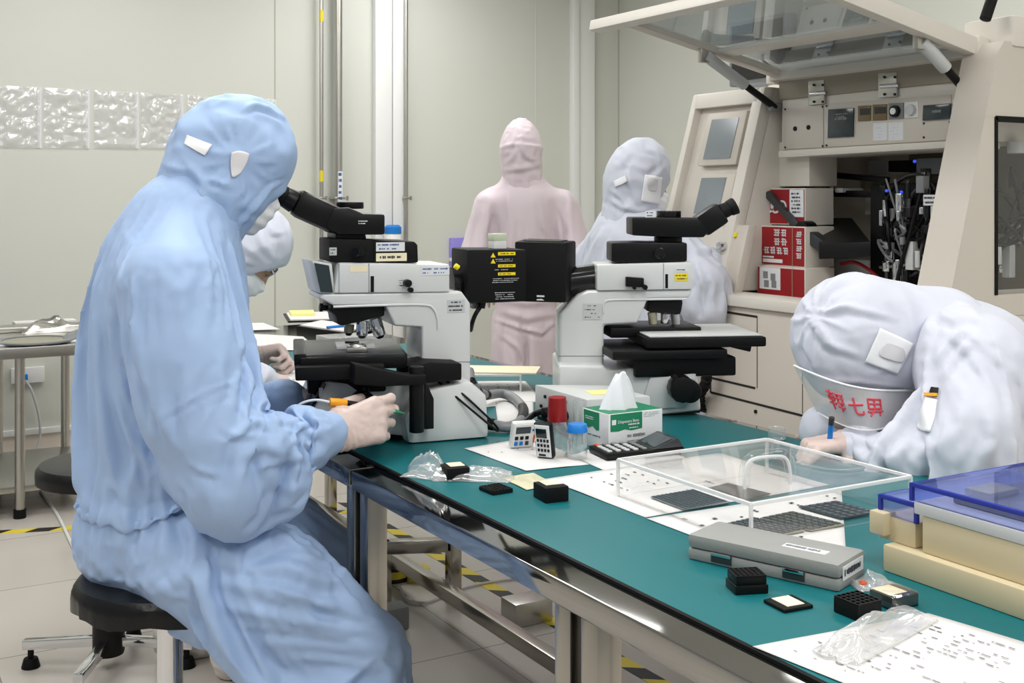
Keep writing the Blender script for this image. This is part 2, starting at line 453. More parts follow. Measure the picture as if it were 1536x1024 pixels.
# ---------------------------------------------------------------- hazard tape on the floor
def tape(p0, p1, wd, label):
    p0 = Vector(p0); p1 = Vector(p1); d = (p1-p0); L = d.length; d.normalize(); s = Vector((-d.y, d.x, 0))
    t = thing('hazard_tape', label, 'floor tape', (p0.x, p0.y, 0)); by, bk = B(), B()
    k = 0; u = 0
    while u < L:
        q = [d*u+s*(-wd/2-.0)+d*0, d*(u+.09), d*(u+.09)+s*wd, d*u+s*wd]
        q = [d*u, d*(u+.09), d*(u+.09+wd*.8)+s*wd, d*(u+wd*.8)+s*wd]
        (by if k % 2 else bk).hexa(q, [v+Vector((0, 0, .0012)) for v in q]); u += .09; k += 1
    obj('yellow_stripes', by, 'yellow_tape', t, label='yellow stripes'); obj('black_stripes', bk, 'black_tape', t, label='black stripes')
q0 = on_z(600, 808, 0); q1 = on_z(1000, 1040, 0)
dirn = (q1-q0).normalized()
tape(q0-dirn*.6, q1+dirn*.3, .05, 'black and yellow hazard tape running along the floor under the bench')
q0 = on_z(-40, 803, 0); q1 = on_z(520, 770, 0)
tape(q0, q1, .05, 'black and yellow hazard tape across the floor behind the stools')
# ---------------------------------------------------------------- main benches (steel top, green mat)
ZT, ZM = .755, .76
TX0, TX1 = .843, 1.80
def bench(y0, y1, legs, label, rearlegs=None):
    t = thing('workbench', label, 'workbench', (TX0, (y0+y1)/2, 0)); oy = (y0+y1)/2
    W = TX1-TX0; a, c = y0-oy, y1-oy
    obj('steel_top', B().box(0, W, a, c, ZT-.035, ZT, .003), 'mirror_steel', t)
    b = B()
    for (x, y) in [(W-.06, q) for q in (rearlegs or legs)]:
        obj('leg', B().box(x-.02, x+.02, y-oy-.02, y-oy+.02, .0, ZT-.036, .004), 'steel', t)
    for y in legs:
        obj('leg', B().box(.012, .052, y-oy-.02, y-oy+.02, .0, ZT-.036, .004), 'steel', t)
    for y in sorted(set(rearlegs or legs)):
        pass
    return t, oy
T2, oy2 = bench(-.1, 2.05, (2.02, 1.27, 1.335, 0.0), 'near polished steel workbench carrying the clear acrylic cover and microscopes', (2.02, 0.0))
obj('stretcher', B().box(.735, .775, .0-oy2, 2.0-oy2, .06, .10, .004), 'steel', T2)
T1, oy1 = bench(2.06, 4.5, (2.085, 4.45), 'far steel workbench where the glasses wearer in white sits')
obj('stretcher', B().box(.735, .775, 2.1-oy1, 4.43-oy1, .06, .10, .004), 'steel', T1)
# green mat on top (one long sheet, dark edge)
b = B().box(.903, 1.757, .0, 3.7, ZT+.0005, ZM, .001)
o = tag(obj('bench_mat', b, 'green_mat'), 'long green anti-static mat covering the joined workbenches', 'table mat'); recenter(o)
obj('mat_edge', B().box(.896-1.33, .9028-1.33, -1.85, 1.85, .0, .0046), 'mat_edge', o, label='black rubber edge')
# low floor rack under the bench
A = on_z(680, 895, 0); post = Vector((A.x, A.y, 0))
t = thing('floor_rack', 'low steel floor rack standing on the tiles beneath the bench', 'rack', post)
L = on_z(575, 821, .168)-post; R = Vector((0, 0, .168))
obj('post', B().box(-.02, .02, -.02, .02, .0, .19, .003), 'steel', t)
obj('cross_bar', B().beam((-.02, 0, .17), (L.x, L.y, .17), .04, .04, .003), 'steel', t)
q = Vector((L.x, L.y, 0)); obj('post', B().box(q.x-.02, q.x+.02, q.y-.02, q.y+.02, 0, .19, .003), 'steel', t)
# flat steel box on the floor right of the rack
p = on_z(790, 930, 0)
t = tag(obj('steel_block', B().cbox((0, 0, .035), (.13, .09, .07), .006), 'brushed_steel'), 'grey steel block on the floor behind the middle bench legs', 'block'); t.location = (p.x, p.y, 0)
p = on_z(582, 944, .0)
t = tag(obj('pedal_box', B().cbox((0, 0, .035), (.11, .07, .07), .01), 'mid_grey'), 'grey foot of a pedal on the floor beside the operator knee', 'pedal'); t.location = (p.x, p.y, 0)
p = on_z(588, 868, .0)
t = thing('tape_roll', 'yellow and black roll of hazard tape lying under the bench', 'tape roll', p)
obj('roll', B().lathe([(.03, 0), (.055, 0), (.055, .05), (.03, .05), (.03, 0)], 28), 'black_tape', t); obj('label_band', B().lathe([(.0552, .014), (.0558, .014), (.0558, .038), (.0552, .038)], 28), 'yellow_tape', t)
p = on_z(598, 874, .0)
t = thing('tape_roll', 'second smaller tape roll leaning beside the yellow one under the bench', 'tape roll', (p.x+.07, p.y, 0))
obj('roll', B().lathe([(.02, 0), (.04, 0), (.04, .04), (.02, .04), (.02, 0)], 24), 'yellow_tape', t)
# cables lying on the floor
def floor_cable(pts, r, m, label):
    P = [on_z(x, y, r+.001) for x, y in pts]
    o = tag(obj('floor_cable', B().tube(P, r, 8), m), label, 'cable'); return recenter(o)
floor_cable([(600, 880), (612, 900), (640, 903), (672, 890), (700, 880), (740, 872), (780, 868), (830, 876)], .004, 'paper', 'pale cable looping on the floor under the bench')
floor_cable([(60, 735), (85, 770), (105, 810), (122, 845), (150, 900)], .006, 'white_trim', 'white cable on the floor left of the blue operator')
p = on_z(622, 955, 0)
# ---------------------------------------------------------------- side table at the back wall
SX0, SX1, SY0, SY1, SZ = -1.7, .98, 4.92, 5.72, .68
t = thing('side_table', 'steel side table along the back wall at the far left', 'table', ((SX0+SX1)/2, (SY0+SY1)/2, 0)); ox, oy = (SX0+SX1)/2, (SY0+SY1)/2
obj('table_top', B().box(SX0-ox, SX1-ox, SY0-oy, SY1-oy, SZ-.045, SZ, .004), 'brushed_steel', t)
legx = on_z(33, 782, 0)
for (x, y) in ((legx.x, 4.97), (legx.x, 5.66), (SX1-.06, 4.97), (SX1-.06, 5.66), (SX0+.06, 4.97)):
    l = obj('leg', B().cyl((x-ox, y-oy, .03), (x-ox, y-oy, SZ-.046), .019, n=16), 'brushed_steel', t)
    obj('foot_cap', B().cyl((x-ox, y-oy, 0), (x-ox, y-oy, .035), .024, n=16), 'black_rubber', l)
obj('low_shelf', B().box(SX0-ox+.04, SX1-ox-.04, SY0-oy+.05, SY1-oy-.05, .10, .125, .004), 'brushed_steel', t)
# items on the side table
def on_side(px, py): return on_z(px, py, SZ)
p = on_side(52, 513)
t = thing('wafer_frame', 'round wafer frame with a gold disc on the side table', 'wafer frame', (p.x, p.y, SZ))
obj('carrier_sheet', B().box(-.24, .22, -.09, .09, 0, .006, .002), 'white_trim', t)
obj('ring', B().lathe([(.125, .006), (.155, .006), (.155, .012), (.125, .012), (.125, .006)], 40), 'mid_grey', t)
obj('disc', B().lathe([(0, .0065), (.12, .0065), (.12, .009), (0, .009)], 40), 'film_gold', t, label='gold disc')
p = on_side(60, 499); o = tag(obj('metal_tray', B().box(-.3, .3, -.06, .06, 0, .025, .008), 'brushed_steel'), 'flat metal tray at the back of the side table', 'tray'); o.location = (p.x-.26, p.y+.12, SZ)
p = on_side(70, 492); o = tag(obj('white_folder', B().box(-.13, .13, -.05, .05, 0, .03, .003), 'paper'), 'white folder at the back of the side table', 'folder'); o.location = (p.x, p.y+.05, SZ)
def crumple(name, c, sx, sy, sz, m, label, cat, seed, res=22, group=None, rz=0.):
    """crumpled closed bag: a lumpy pillow with sharp random creases"""
    u = np.linspace(0, 1, res); gx, gy = np.meshgrid(u, u)
    X = (gx.ravel()-.5)*sx; Y = (gy.ravel()-.5)*sy
    prof = (np.sin(PI*gx)*np.sin(PI*gy)).ravel()**.5
    P = np.stack([X*6/sx, Y*5/sy, np.zeros_like(X)], 1)
    r1 = 1-np.abs(vnoise(P*.55, seed)); r2 = vnoise(P*1.6, seed+3)
    top = prof*sz*(.15+.8*r1**2+.10*r2); top = np.maximum(top, .0015*(prof > 0))
    jx = vnoise(P+5, seed+5)*sx*.05; jy = vnoise(P+9, seed+6)*sy*.05
    V = np.concatenate([np.stack([X+jx, Y+jy, top+.001], 1), np.stack([X+jx, Y+jy, np.full_like(X, .0008)], 1)])
    n_ = res*res; Fq = []
    for r in range(res-1):
        for k in range(res-1):
            a = r*res+k; Fq.append((a, a+1, a+res+1, a+res)); Fq.append((n_+a, n_+a+res, n_+a+res+1, n_+a+1))
    bd = [k for k in range(res)]+[r*res+res-1 for r in range(1, res)]+[(res-1)*res+k for k in range(res-2, -1, -1)]+[r*res for r in range(res-2, 0, -1)]
    for i in range(len(bd)):
        a, c2 = bd[i], bd[(i+1) % len(bd)]; Fq.append((a, n_+a, n_+c2, c2))
    o = tag(obj(name, (V, Fq), m, ang=0), label, cat, group); o.location = c; o.rotation_euler[2] = rz; return o
p = on_side(92, 496); crumple('foil_bag', (p.x, p.y+.02, SZ), .32, .16, .07, 'brushed_steel', 'crumpled silver bag on the side table', 'bag', 11)
p = on_side(112, 509); crumple('foil_bag', (p.x+.03, p.y-.02, SZ), .16, .10, .05, 'mid_grey', 'small dark crumpled bag in front of the silver bag', 'bag', 12)
# ---------------------------------------------------------------- left microscope (operator side at its left)
A = cam2w(-.20, 2.405); yaw = -YAW + math.radians(20)
_n = Vector((-math.sin(yaw), math.cos(yaw), 0))
S1 = Fr(Vector((A.x, A.y, 0))+_n*.125, yaw)         # mid plane of the stand
def mk(fr, base_px, label):
    a = fr.p(*base_px)[0]; loc = fr.o+fr.e*a; loc.z = ZM
    t = thing('microscope', label, 'microscope', loc, fr.yaw)
    off = Matrix.Translation((-a, 0, -ZM))
    return t, off
T, OF = mk(S1, (600, 655), 'large white microscope with black lamp housing that the blue-suited operator looks into')
class PX(B):
    """builder whose profiles are read on a plane of frame fr, moved into the microscope's own axes"""
    def __init__(self, fr, of): super().__init__(); self.fr = fr; self.of = of
    def pp(self, pts, l0, l1, bev=0., ref=None, seg=2, ang=30):
        return self.prism(self.fr.poly(pts, l0 if ref is None else ref), l0, l1, self.of, bev, seg, ang)
    def v(self, px, py, lat): return self.of @ self.fr.v(px, py, lat)
    def pc(self, a, c, r, r2=None, n=24, bev=0.):
        return self.cyl(self.v(*a), self.v(*c), r, r2, n, bev)
    def scyl(self, px, py, l0, l1, r, n=24, bev=0.):
        q = self.v(px, py, l0); return self.cyl(q, q+Vector((0, l1-l0, 0)), r, None, n, bev)
    def lab(self, pts, lat, t=.0008):
        """plate on the near side: px corners lower-left, upper-right"""
        (x0, y0), (x1, y1) = pts; a = self.v(x0, y0, lat); c = self.v(x1, y1, lat)
        self.box(a.x, c.x, lat-t, lat, a.z, c.z); return a, c
def P1(): return PX(S1, OF)
def labels(mk_, parent, pts, lat, m, rows=2, ink='ink', seed=1, name='label', dens=.7, tall=.45):
    b = mk_(); a, c = b.lab(pts, lat); o = obj(name, b, m, parent)
    if rows:
        b = B(); marks(b, (a.x+.002, lat-.0008, a.z+.001), (1, 0, 0), (0, 0, 1), c.x-a.x-.004, c.z-a.z-.002, rows, seed, dens, .0003, tall)
        obj('printing', b, ink, o)
    return o
# base
b = P1(); b.pp([(612, 667), (735, 657), (732, 594), (705, 570), (640, 585), (622, 600), (606, 628)], -.125, .125, .014)
b.pp([(456, 641), (625, 657), (660, 640), (660, 560), (632, 572), (560, 578), (486, 570)], -.085, .085, .012)
base = obj('base', b, 'scope_white', T)
obj('base_foot', P1().pp([(462, 644), (625, 661), (730, 656), (730, 652), (625, 657), (462, 640)], -.08, .1), 'black_rubber', T)
fp = P1(); fp.pp([(453, 634), (458, 636), (489, 576), (484, 570)], -.09, -.02, .002, ref=-.085); fp_ = obj('front_panel', fp, 'black_gloss', T)
b = P1(); a = b.v(480, 580, -.0865); b.cbox((a.x+.001, -.0915, a.z-.01), (.008, .003, .018)); obj('switch', b, 'light_grey', fp_)
# column and arm
b = P1(); b.pp([(478, 447), (484, 440), (693, 437), (706, 455), (706, 600), (633, 600), (633, 491), (592, 489), (578, 457), (500, 458)], -.066, .066, .010, seg=3)
obj('column', b, 'scope_white', T)
obj('column_seam', P1().pp([(632.5, 543.2), (706.5, 543.2), (706.5, 542), (632.5, 542)], -.0665, .0665, ref=-.066), 'mid_grey', T)
b = P1(); b.tube([b.v(500, 460, -.066), b.v(575, 457.5, -.0665), b.v(635, 457, -.0668), b.v(650, 463, -.0668), b.v(656, 478, -.0668), b.v(657, 494, -.066)], .0028, 8); obj('arm_rib', b, 'scope_white', T)
labels(P1, T, [(671, 469), (697, 449)], -.0662, 'light_grey', 3, seed=5)
b = P1(); b.pp([(500, 440), (675, 438), (675, 396), (508, 394)], -.07, .07, .006)
ill = obj('illuminator', b, 'scope_white', T)
obj('seam', P1().pp([(553, 440), (554, 440), (554, 395), (553, 395)], -.0706, -.069), 'mid_grey', ill); obj('seam', P1().pp([(508.3, 440), (509, 440), (509, 395), (508.3, 395)], -.0706, -.069), 'mid_grey', ill)
b = P1(); b.pp([(556, 438), (561, 438), (561, 414), (556, 414)], -.0708, -.069); obj('slot', b, 'black_plastic', ill)
b = P1(); b.scyl(613, 425, -.088, -.069, .008, bev=.002); b.scyl(617, 435, -.082, -.069, .0055, bev=.001); obj('knob', b, 'black_plastic', ill)
b = P1(); marks(b, b.v(598, 430, -.0703), (1, 0, 0), (0, 0, 1), .014, .016, 3, 4, .6); obj('printing', b, 'ink', ill)
labels(P1, ill, [(632, 413), (674, 399)], -.0702, 'white_label', 2, 'blue_ink', 8)
labels(P1, ill, [(525, 408), (551, 398)], -.0702, 'cream_label', 0)
b = P1(); b.pp([(479, 440), (503, 441), (498, 395), (468, 391)], -.065, .065, .004); disp = obj('display_housing', b, 'scope_white', T)
b = P1(); q = [b.v(480.5, 437.5, -.067), b.v(499, 438.5, -.067), b.v(493, 398, -.067), b.v(471, 394, -.067)]
b.hexa(q, [p+Vector((0, -.0035, 0)) for p in q]); obj('screen', b, 'screen', disp)
obj('lower_lip', P1().pp([(481, 441), (508, 441), (560, 442), (560, 450), (500, 456), (484, 448)], -.058, .058, .006), 'scope_grey', T)
# black intermediate tube
b = P1(); b.pp([(494, 393), (562, 393), (562, 359), (494, 358)], -.058, .058, .004); b.pp([(560, 394), (628, 394), (627, 367), (622, 362), (560, 360)], -.06, .06, .005)
it = obj('intermediate_tube', b, 'black_matte', T)
b = P1(); b.pc((547, 378, -.058), (533, 378, -.075), .007, .009); b.scyl(543, 378, -.08, -.056, .008); obj('lever', b, 'black_plastic', it)
labels(P1, it, [(564, 377), (607, 363)], -.0602, 'white_label', 2, 'blue_ink', 9); labels(P1, it, [(564, 392), (610, 379)], -.0604, 'cream_label', 1, 'ink', 10); labels(P1, it, [(494, 383), (505, 371)], -.0586, 'light_grey', 2)
# trinocular head
b = P1(); b.pp([(503, 359), (550, 359), (548, 349), (503, 350)], -.045, .045, .003); obj('head_mount', b, 'black_plastic', T)
b = P1(); b.pp([(508, 352), (578, 352), (578, 321), (545, 320), (524, 311), (500, 312), (489, 340)], -.062, .062, .006); hd = obj('trinocular_head', b, 'black_plastic', T)
b = P1(); marks(b, b.v(537, 337, -.0625), (1, 0, 0), (0, 0, 1), .022, .010, 2, 21, .9); obj('printing', b, 'white_label', hd)
b = P1(); q0 = b.v(525, 313, 0); q1 = b.v(525, 303, 0); b.cyl(q0, q1, .029, bev=.002); obj('camera_port', b, 'black_plastic', hd)
for s in (-1, 1):
    b = P1(); p0 = b.v(508, 333, s*.033); p1 = b.v(442, 303, s*.033)
    b.beam(p0, p1, .052, .056, .014); p2 = b.v(427, 295, s*.033); b.cyl(p1, p2, .024, .021, bev=.002)
    b2 = P1(); p3 = b2.v(416, 289, s*.033); b2.cyl(p2, p3, .022, .019, bev=.003); p4 = b2.v(412, 287, s*.033); b2.cyl(p3, p4, .0215, .017, bev=.003)
    tb = obj('eyepiece_tube', b, 'black_plastic' if s < 0 else 'black_plastic', hd)
    obj('eyepiece', b2, 'black_rubber', tb)
b = P1(); b.beam(b.v(503, 318, -.0), b.v(449, 288, -.0), .10, .008, .002); obj('hinge_plate', b, 'grey_plastic', hd)
# nosepiece and objectives
b = P1(); b.pp([(492, 466), (497, 457), (577, 456), (578, 474), (514, 489), (506, 486), (504, 472)], -.047, .047, .012); ns = obj('nosepiece', b, 'black_plastic', T)
b = P1(); b.pc((496, 462, -.02), (482, 461, -.02), .006, bev=.001); b.pc((484, 461, -.02), (479, 461, -.02), .009, bev=.002); obj('knob', b, 'black_plastic', ns)
for (a, c, r, m) in [((543, 481, -.03), (543, 503, -.03), .0125, 'chrome'), ((562, 477, -.02), (570, 503, -.022), .0135, 'chrome'), ((524, 486, .015), (523, 499, .015), .011, 'film_gold'), ((552, 480, .035), (553, 496, .035), .012, 'chrome')]:
    b = P1(); b.pc(a, c, r, r*.96, bev=.0015); ob = obj('objective', b, m, ns)
    b = P1(); A_, C_ = b.v(*a), b.v(*c); d = (C_-A_).normalized(); b.cyl(C_, C_+d*.006, r*.8, r*.45); obj('objective_tip', b, 'black_plastic', ob)
# stage
b = P1(); zt = b.v(520, 531, -.12).z
xA = b.v(446, 515, .04).x; xB = b.v(614, 530, -.09).x
Rr = Matrix.Rotation(math.radians(-9), 4, 'Z')
cx_ = (xA+xB)/2; Mt = Matrix.Translation((cx_, .005, zt)) @ Rr; w2 = (xB-xA)/2
b.box(-w2, w2, -.125, .125, -.016, 0, .004, 2, Mt); st = obj('stage_plate', b, 'grey_plastic', T)
b = P1(); b.box(-w2-.012, -w2+.012, -.13, .13, -.022, .003, .004, 2, Mt); b.box(-w2, w2, -.14, -.122, -.03, -.004, .004, 2, Mt); b.box(w2-.008, w2+.008, -.1, .12, -.03, -.006, .006, 2, Mt); obj('stage_rail', b, 'black_plastic', st)
b = P1(); b.box(-w2-.01, .06, -.17, .12, -.045, -.018, .004, 2, Mt); b.box(-.09, .07, -.09, .09, -.085, -.04, .006, 2, Mt); sl = obj('stage_slide', b, 'black_matte', st)
b = P1(); b.pp([(532, 546), (612, 563), (640, 562), (640, 577), (575, 580), (532, 577)], -.20, -.15, .004); b.pp([(612, 577), (693, 570), (693, 545), (645, 543), (612, 549)], -.13, -.03, .004, ref=-.13)
obj('stage_guide', b, 'black_matte', st)
b = P1(); b.pc((625, 549, -.175), (625, 648, -.175), .015, bev=.003); obj('stage_handle', b, 'black_plastic', st)
b = P1(); b.pp([(637, 576), (641, 576), (651, 598), (651, 643), (637, 644)], -.16, -.145, .002); obj('handle_guard', b, 'black_plastic', st)
b = P1(); b.box(-.03, .05, -.05, .03, 0, .006, .001, 2, Mt); hold = obj('sample_plate', b, 'light_grey', st)
b = P1(); b.box(-.012, .03, -.112, -.072, .0, .012, .005, 2, Mt); b.sphere((.009, -.092, .012), .016, 1.2, 1, .4, M_=Mt); obj('clamp', b, 'brushed_steel', st)
b = P1(); b.box(-.01, .02, -.002, .012, .006, .010, .001, 2, Mt); obj('clip', b, 'black_plastic', hold)
b = P1(); b.pc((546, 580, -.1), (546, 600, -.1), .004); b.pc((552, 580, -.1), (552, 600, -.1), .004); b.scyl(548, 604, -.12, -.08, .022, bev=.003); b.pp([(535, 612), (560, 612), (560, 592), (535, 594)], -.13, -.085, .004); obj('focus_block', b, 'black_plastic', T)
b = P1(); b.scyl(560, 625, -.135, .135, .024, bev=.003); b.scyl(560, 625, -.15, .15, .016, bev=.002); obj('focus_knob', b, 'black_plastic', T)
# lamp housing behind the arm
b = P1(); b.pc((674, 428, 0), (716, 428, 0), .040); b.pc((690, 428, 0), (700, 428, 0), .043, bev=.002); b.pc((708, 428, 0), (722, 428, 0), .052, bev=.004); obj('lamp_tube', b, 'black_gloss', T)
b = P1(); b.pp([(701, 452), (722, 455), (790, 452), (790, 374), (701, 374)], -.065, .055, .006, ref=-.065); lh = obj('lamp_housing', b, 'black_matte', T)
for (x0, y0, x1, y1) in [(747, 383, 773, 377.5), (747, 401, 773, 396), (747, 413, 773, 408)]:
    labels(P1, lh, [(x0, y0), (x1, y1)], -.0655, 'yellow_label', 1, 'ink', int(x0+y0), 'warning_label', .8, .5)
b = P1()
for py in (379, 388):
    b.pp([(736, py+7), (743.5, py+7), (739.8, py)], -.0658, -.0650, ref=-.0658)
obj('warning_triangle', b, 'yellow_label', lh)
b = P1()
for (px, py, w, h, rows, sd) in [(743, 393, .055, .008, 2, 31), (742, 406, .04, .004, 1, 32), (738, 425, .07, .012, 3, 33), (741, 450, .055, .018, 4, 34)]:
    marks(b, b.v(px, py, -.0652), (1, 0, 0), (0, 0, 1), w, h, rows, sd, .9, .0004, .4)
obj('printing', b, 'light_grey', lh)
b = P1(); b.pc((688, 402, -.06), (682, 398, -.06), .006, bev=.002); obj('thumb_screw', b, 'yellow_label', T)
b = P1(); b.pc((724, 452, -.04), (722, 462, -.04), .008); b.tube([b.v(722, 458, -.04), b.v(714, 470, -.04), b.v(709, 482, -.03), b.v(706, 495, .0)], .005); obj('lamp_cord', b, 'black_plastic', lh)
b = P1(); b.tube([b.v(657, 572, -.10), b.v(690, 600, -.128), b.v(738, 640, -.150), b.v(747, 646, -.13), b.v(740, 634, -.13), b.v(700, 596, -.128), b.v(668, 570, -.10)], .0024); obj('stage_wire', b, 'black_plastic', T)
b = P1(); b.pp([(703, 594), (729, 599), (729, 591), (703, 584)], .02, .08, .004); obj('orange_latch', b, 'orange', T, label='orange latch')

# ---------------------------------------------------------------- right microscope (operator side at its right)
A = cam2w(.44, 2.72)
S2 = Fr(Vector((A.x, A.y, 0)), -YAW+math.radians(1.5)); S2.o = S2.o+S2.n*.12
T, OF2 = mk(S2, (940, 622), 'white microscope behind the tissue box with its eyepieces pointing right')
def P2(): return PX(S2, OF2)
b = P2(); b.pp([(838, 612), (838, 548), (905, 548), (912, 556), (950, 552), (1040, 547), (1046, 556), (1052, 616), (985, 623)], -.12, .12, .014, seg=3)
obj('base', b, 'scope_white', T)
b = P2(); b.pp([(960, 615), (1030, 612), (1046, 560), (975, 563)], -.128, .1, .008); obj('side_panel', b, 'scope_white', T)
obj('base_foot', P2().pp([(845, 618), (985, 626), (1050, 619), (1050, 615), (985, 622), (845, 613)], -.115, .11), 'black_rubber', T)
b = P2(); b.scyl(1025, 585, -.175, -.11, .031, n=12, bev=.006); b.scyl(1036, 588, -.165, -.11, .026, n=24, bev=.004); b.beam(b.v(1019, 577, -.165), b.v(1009, 562, -.165), .012, .014, .003); obj('focus_knob', b, 'black_plastic', T)
b = P2(); b.pp([(838, 590), (906, 590), (906, 488), (956, 486), (972, 449), (1034, 448), (1040, 434), (882, 436), (868, 442), (838, 470)], -.066, .066, .010, seg=3); obj('column', b, 'scope_white', T)
b = P2(); b.tube([b.v(905, 470, -.066), b.v(906, 456, -.0668), b.v(915, 450, -.0668), b.v(960, 449, -.0668), b.v(1030, 448, -.066)], .0026, 8); obj('arm_rib', b, 'scope_white', T)
obj('column_seam', P2().pp([(837.5, 534.5), (906.5, 534.5), (906.5, 533.4), (837.5, 533.4)], -.0665, .0665, ref=-.066), 'mid_grey', T)
labels(P2, T, [(874, 479), (903, 455)], -.0664, 'light_grey', 4, seed=41, dens=.5, tall=.3)
b = P2(); b.pp([(895, 436), (1040, 434), (1040, 393), (895, 397)], -.072, .072, .006); ill = obj('illuminator', b, 'scope_white', T)
b = P2(); b.pp([(995, 435), (995.8, 435), (995.8, 395), (995, 395)], -.0726, -.07); obj('seam', b, 'mid_grey', ill)
b = P2(); b.pp([(998, 432), (1002, 432), (1002, 411), (998, 411)], -.0726, -.07); obj('slot', b, 'black_plastic', ill)
b = P2(); b.pp([(939, 430), (966, 431), (966, 417), (939, 415)], -.085, -.07, .002); b.scyl(968, 431, -.088, -.07, .006); b.scyl(952, 432, -.086, -.07, .004); obj('filter_slider', b, 'black_plastic', ill)
labels(P2, ill, [(1012, 421), (1032, 410)], -.0724, 'yellow_label', 2, 'ink', 43, 'warning_label', .8); labels(P2, ill, [(1013, 407), (1031, 402)], -.0724, 'white_label', 1, 'ink', 44)
b = P2(); b.pp([(917, 393), (958, 395), (1031, 392), (1031, 364), (958, 363), (917, 364)], -.058, .055, .005); it = obj('intermediate_tube', b, 'black_plastic', T)
b = P2(); b.scyl(990, 380, -.066, -.056, .014, bev=.002); obj('knob', b, 'black_gloss', it)
b = P2(); b.cyl(b.v(1002, 365, 0), b.v(1002, 355, 0), .034, bev=.002); obj('head_mount', b, 'black_plastic', T)
b = P2(); b.pp([(948, 353), (1008, 356), (1056, 356), (1070, 340), (1062, 328), (1045, 327), (948, 326)], -.058, .058, .005); hd = obj('trinocular_head', b, 'black_plastic', T)
b = P2(); b.cyl(b.v(1003, 328, 0), b.v(1003, 316, 0), .030, bev=.002); obj('camera_port', b, 'black_gloss', hd)
labels(P2, hd, [(968, 326), (983, 316)], -.05, 'white_label', 2, 'blue_ink', 46)
for s in (-1, 1):
    b = P2(); dx = 0 if s < 0 else -2
    p0 = b.v(1050+dx, 340, s*.033); p1 = b.v(1082+dx, 318, s*.033); b.beam(p0, p1, .052, .054, .008)
    tb = obj('eyepiece_tube', b, 'black_plastic', hd)
    b = P2(); p2 = b.v(1094+dx, 313, s*.033); p3 = b.v(1104+dx, 308, s*.033); b.cyl(p1, p2, .019, .017); b.cyl(p2, p3, .019, .021, bev=.003); obj('eyepiece', b, 'black_rubber', tb)
b = P2(); b.pp([(970, 468), (1022, 473), (1026, 449), (975, 447)], -.047, .047, .010); ns = obj('nosepiece', b, 'black_plastic', T)
for (a, c, r, m) in [((978, 468, -.03), (980, 486, -.03), .0115, 'film_gold'), ((998, 470, -.02), (997, 485, -.02), .0115, 'chrome'), ((1012, 470, .02), (1014, 487, .02), .011, 'scope_white')]:
    b = P2(); b.pc(a, c, r, r*.92, bev=.0015); obj('objective', b, m, ns)
# stage
b = P2(); zt = b.v(1010, 506, -.15).z; xA = b.v(955, 500, -.1).x; xB = b.v(1122, 505, .0).x; cx_ = (xA+xB)/2; w2 = (xB-xA)/2
Mt = Matrix.Translation((cx_, -.02, zt)) @ Matrix.Rotation(math.radians(6), 4, 'Z')
b.box(-w2, w2, -.13, .13, -.024, -.001, .005, 2, Mt); st = obj('stage_plate', b, 'black_matte', T)
b = P2(); b.box(-w2+.01, w2-.006, -.12, .12, 0, .003, .001, 2, Mt); obj('stage_cover', b, 'light_grey', st, label='pale top plate')
b = P2(); b.box(-w2-.06, .02, -.02, .14, -.012, .012, .004, 2, Mt); b.box(-w2-.08, .05, -.13, .1, -.05, -.028, .006, 2, Mt); b.box(-w2-.02, .08, -.1, .1, -.095, -.05, .006, 2, Mt); obj('stage_slide', b, 'black_plastic', st)
b = P2(); b.beam(b.v(1096, 514, -.1), b.v(1126, 521, -.1), .018, .02, .003); obj('stage_handle', b, 'black_plastic', st)
# lamp housing
b = P2(); b.pc((838, 428, 0), (897, 420, 0), .040); b.pc((893, 421, 0), (897, 421, 0), .043, bev=.002); obj('lamp_tube', b, 'black_gloss', T)
b = P2(); q = [(b.v(x, y, l)) for x, y, l in [(772, 452, -.09), (849, 454, -.105), (864, 448, .03), (785, 446, .045)]]; q2 = [(b.v(x, y, l)) for x, y, l in [(772, 362, -.09), (849, 364, -.105), (864, 361, .03), (785, 358, .045)]]
b.hexa(q, q2, .005); lh = obj('lamp_housing', b, 'black_matte', T)
e_ = (q[1]-q[0]).normalized(); nn = e_.cross(Vector((0, 0, 1)))
b = P2(); o_ = q[0]+e_*.052+Vector((0, 0, .012))+nn*.0006; b.hexa([o_, o_+e_*.018, o_+e_*.018+Vector((0, 0, .004)), o_+Vector((0, 0, .004))], [v+nn*.0006 for v in (o_, o_+e_*.018, o_+e_*.018+Vector((0, 0, .004)), o_+Vector((0, 0, .004)))])
o_ = o_+Vector((0, 0, -.008)); b.hexa([o_, o_+e_*.018, o_+e_*.012+Vector((0, 0, .004)), o_+Vector((0, 0, .003))], [v+nn*.0006 for v in (o_, o_+e_*.018, o_+e_*.012+Vector((0, 0, .004)), o_+Vector((0, 0, .003)))]); obj('emblem', b, 'white_label', lh)
qc = sum((v for v in q2), Vector())/4
b = B(); b.hexa([qc+(v-qc)*.72+Vector((0, 0, .0006)) for v in q2], [qc+(v-qc)*.72+Vector((0, 0, .0022)) for v in q2]); obj('vent_grille', b, 'dark_inside', lh)
for o in bpy.data.objects:
    if o.name.startswith(('base_foot', 'base')) and o.type == 'MESH' and o.parent and o.parent.name.startswith('microscope'):
        for v in o.data.vertices: v.co.z = max(v.co.z, .0006)
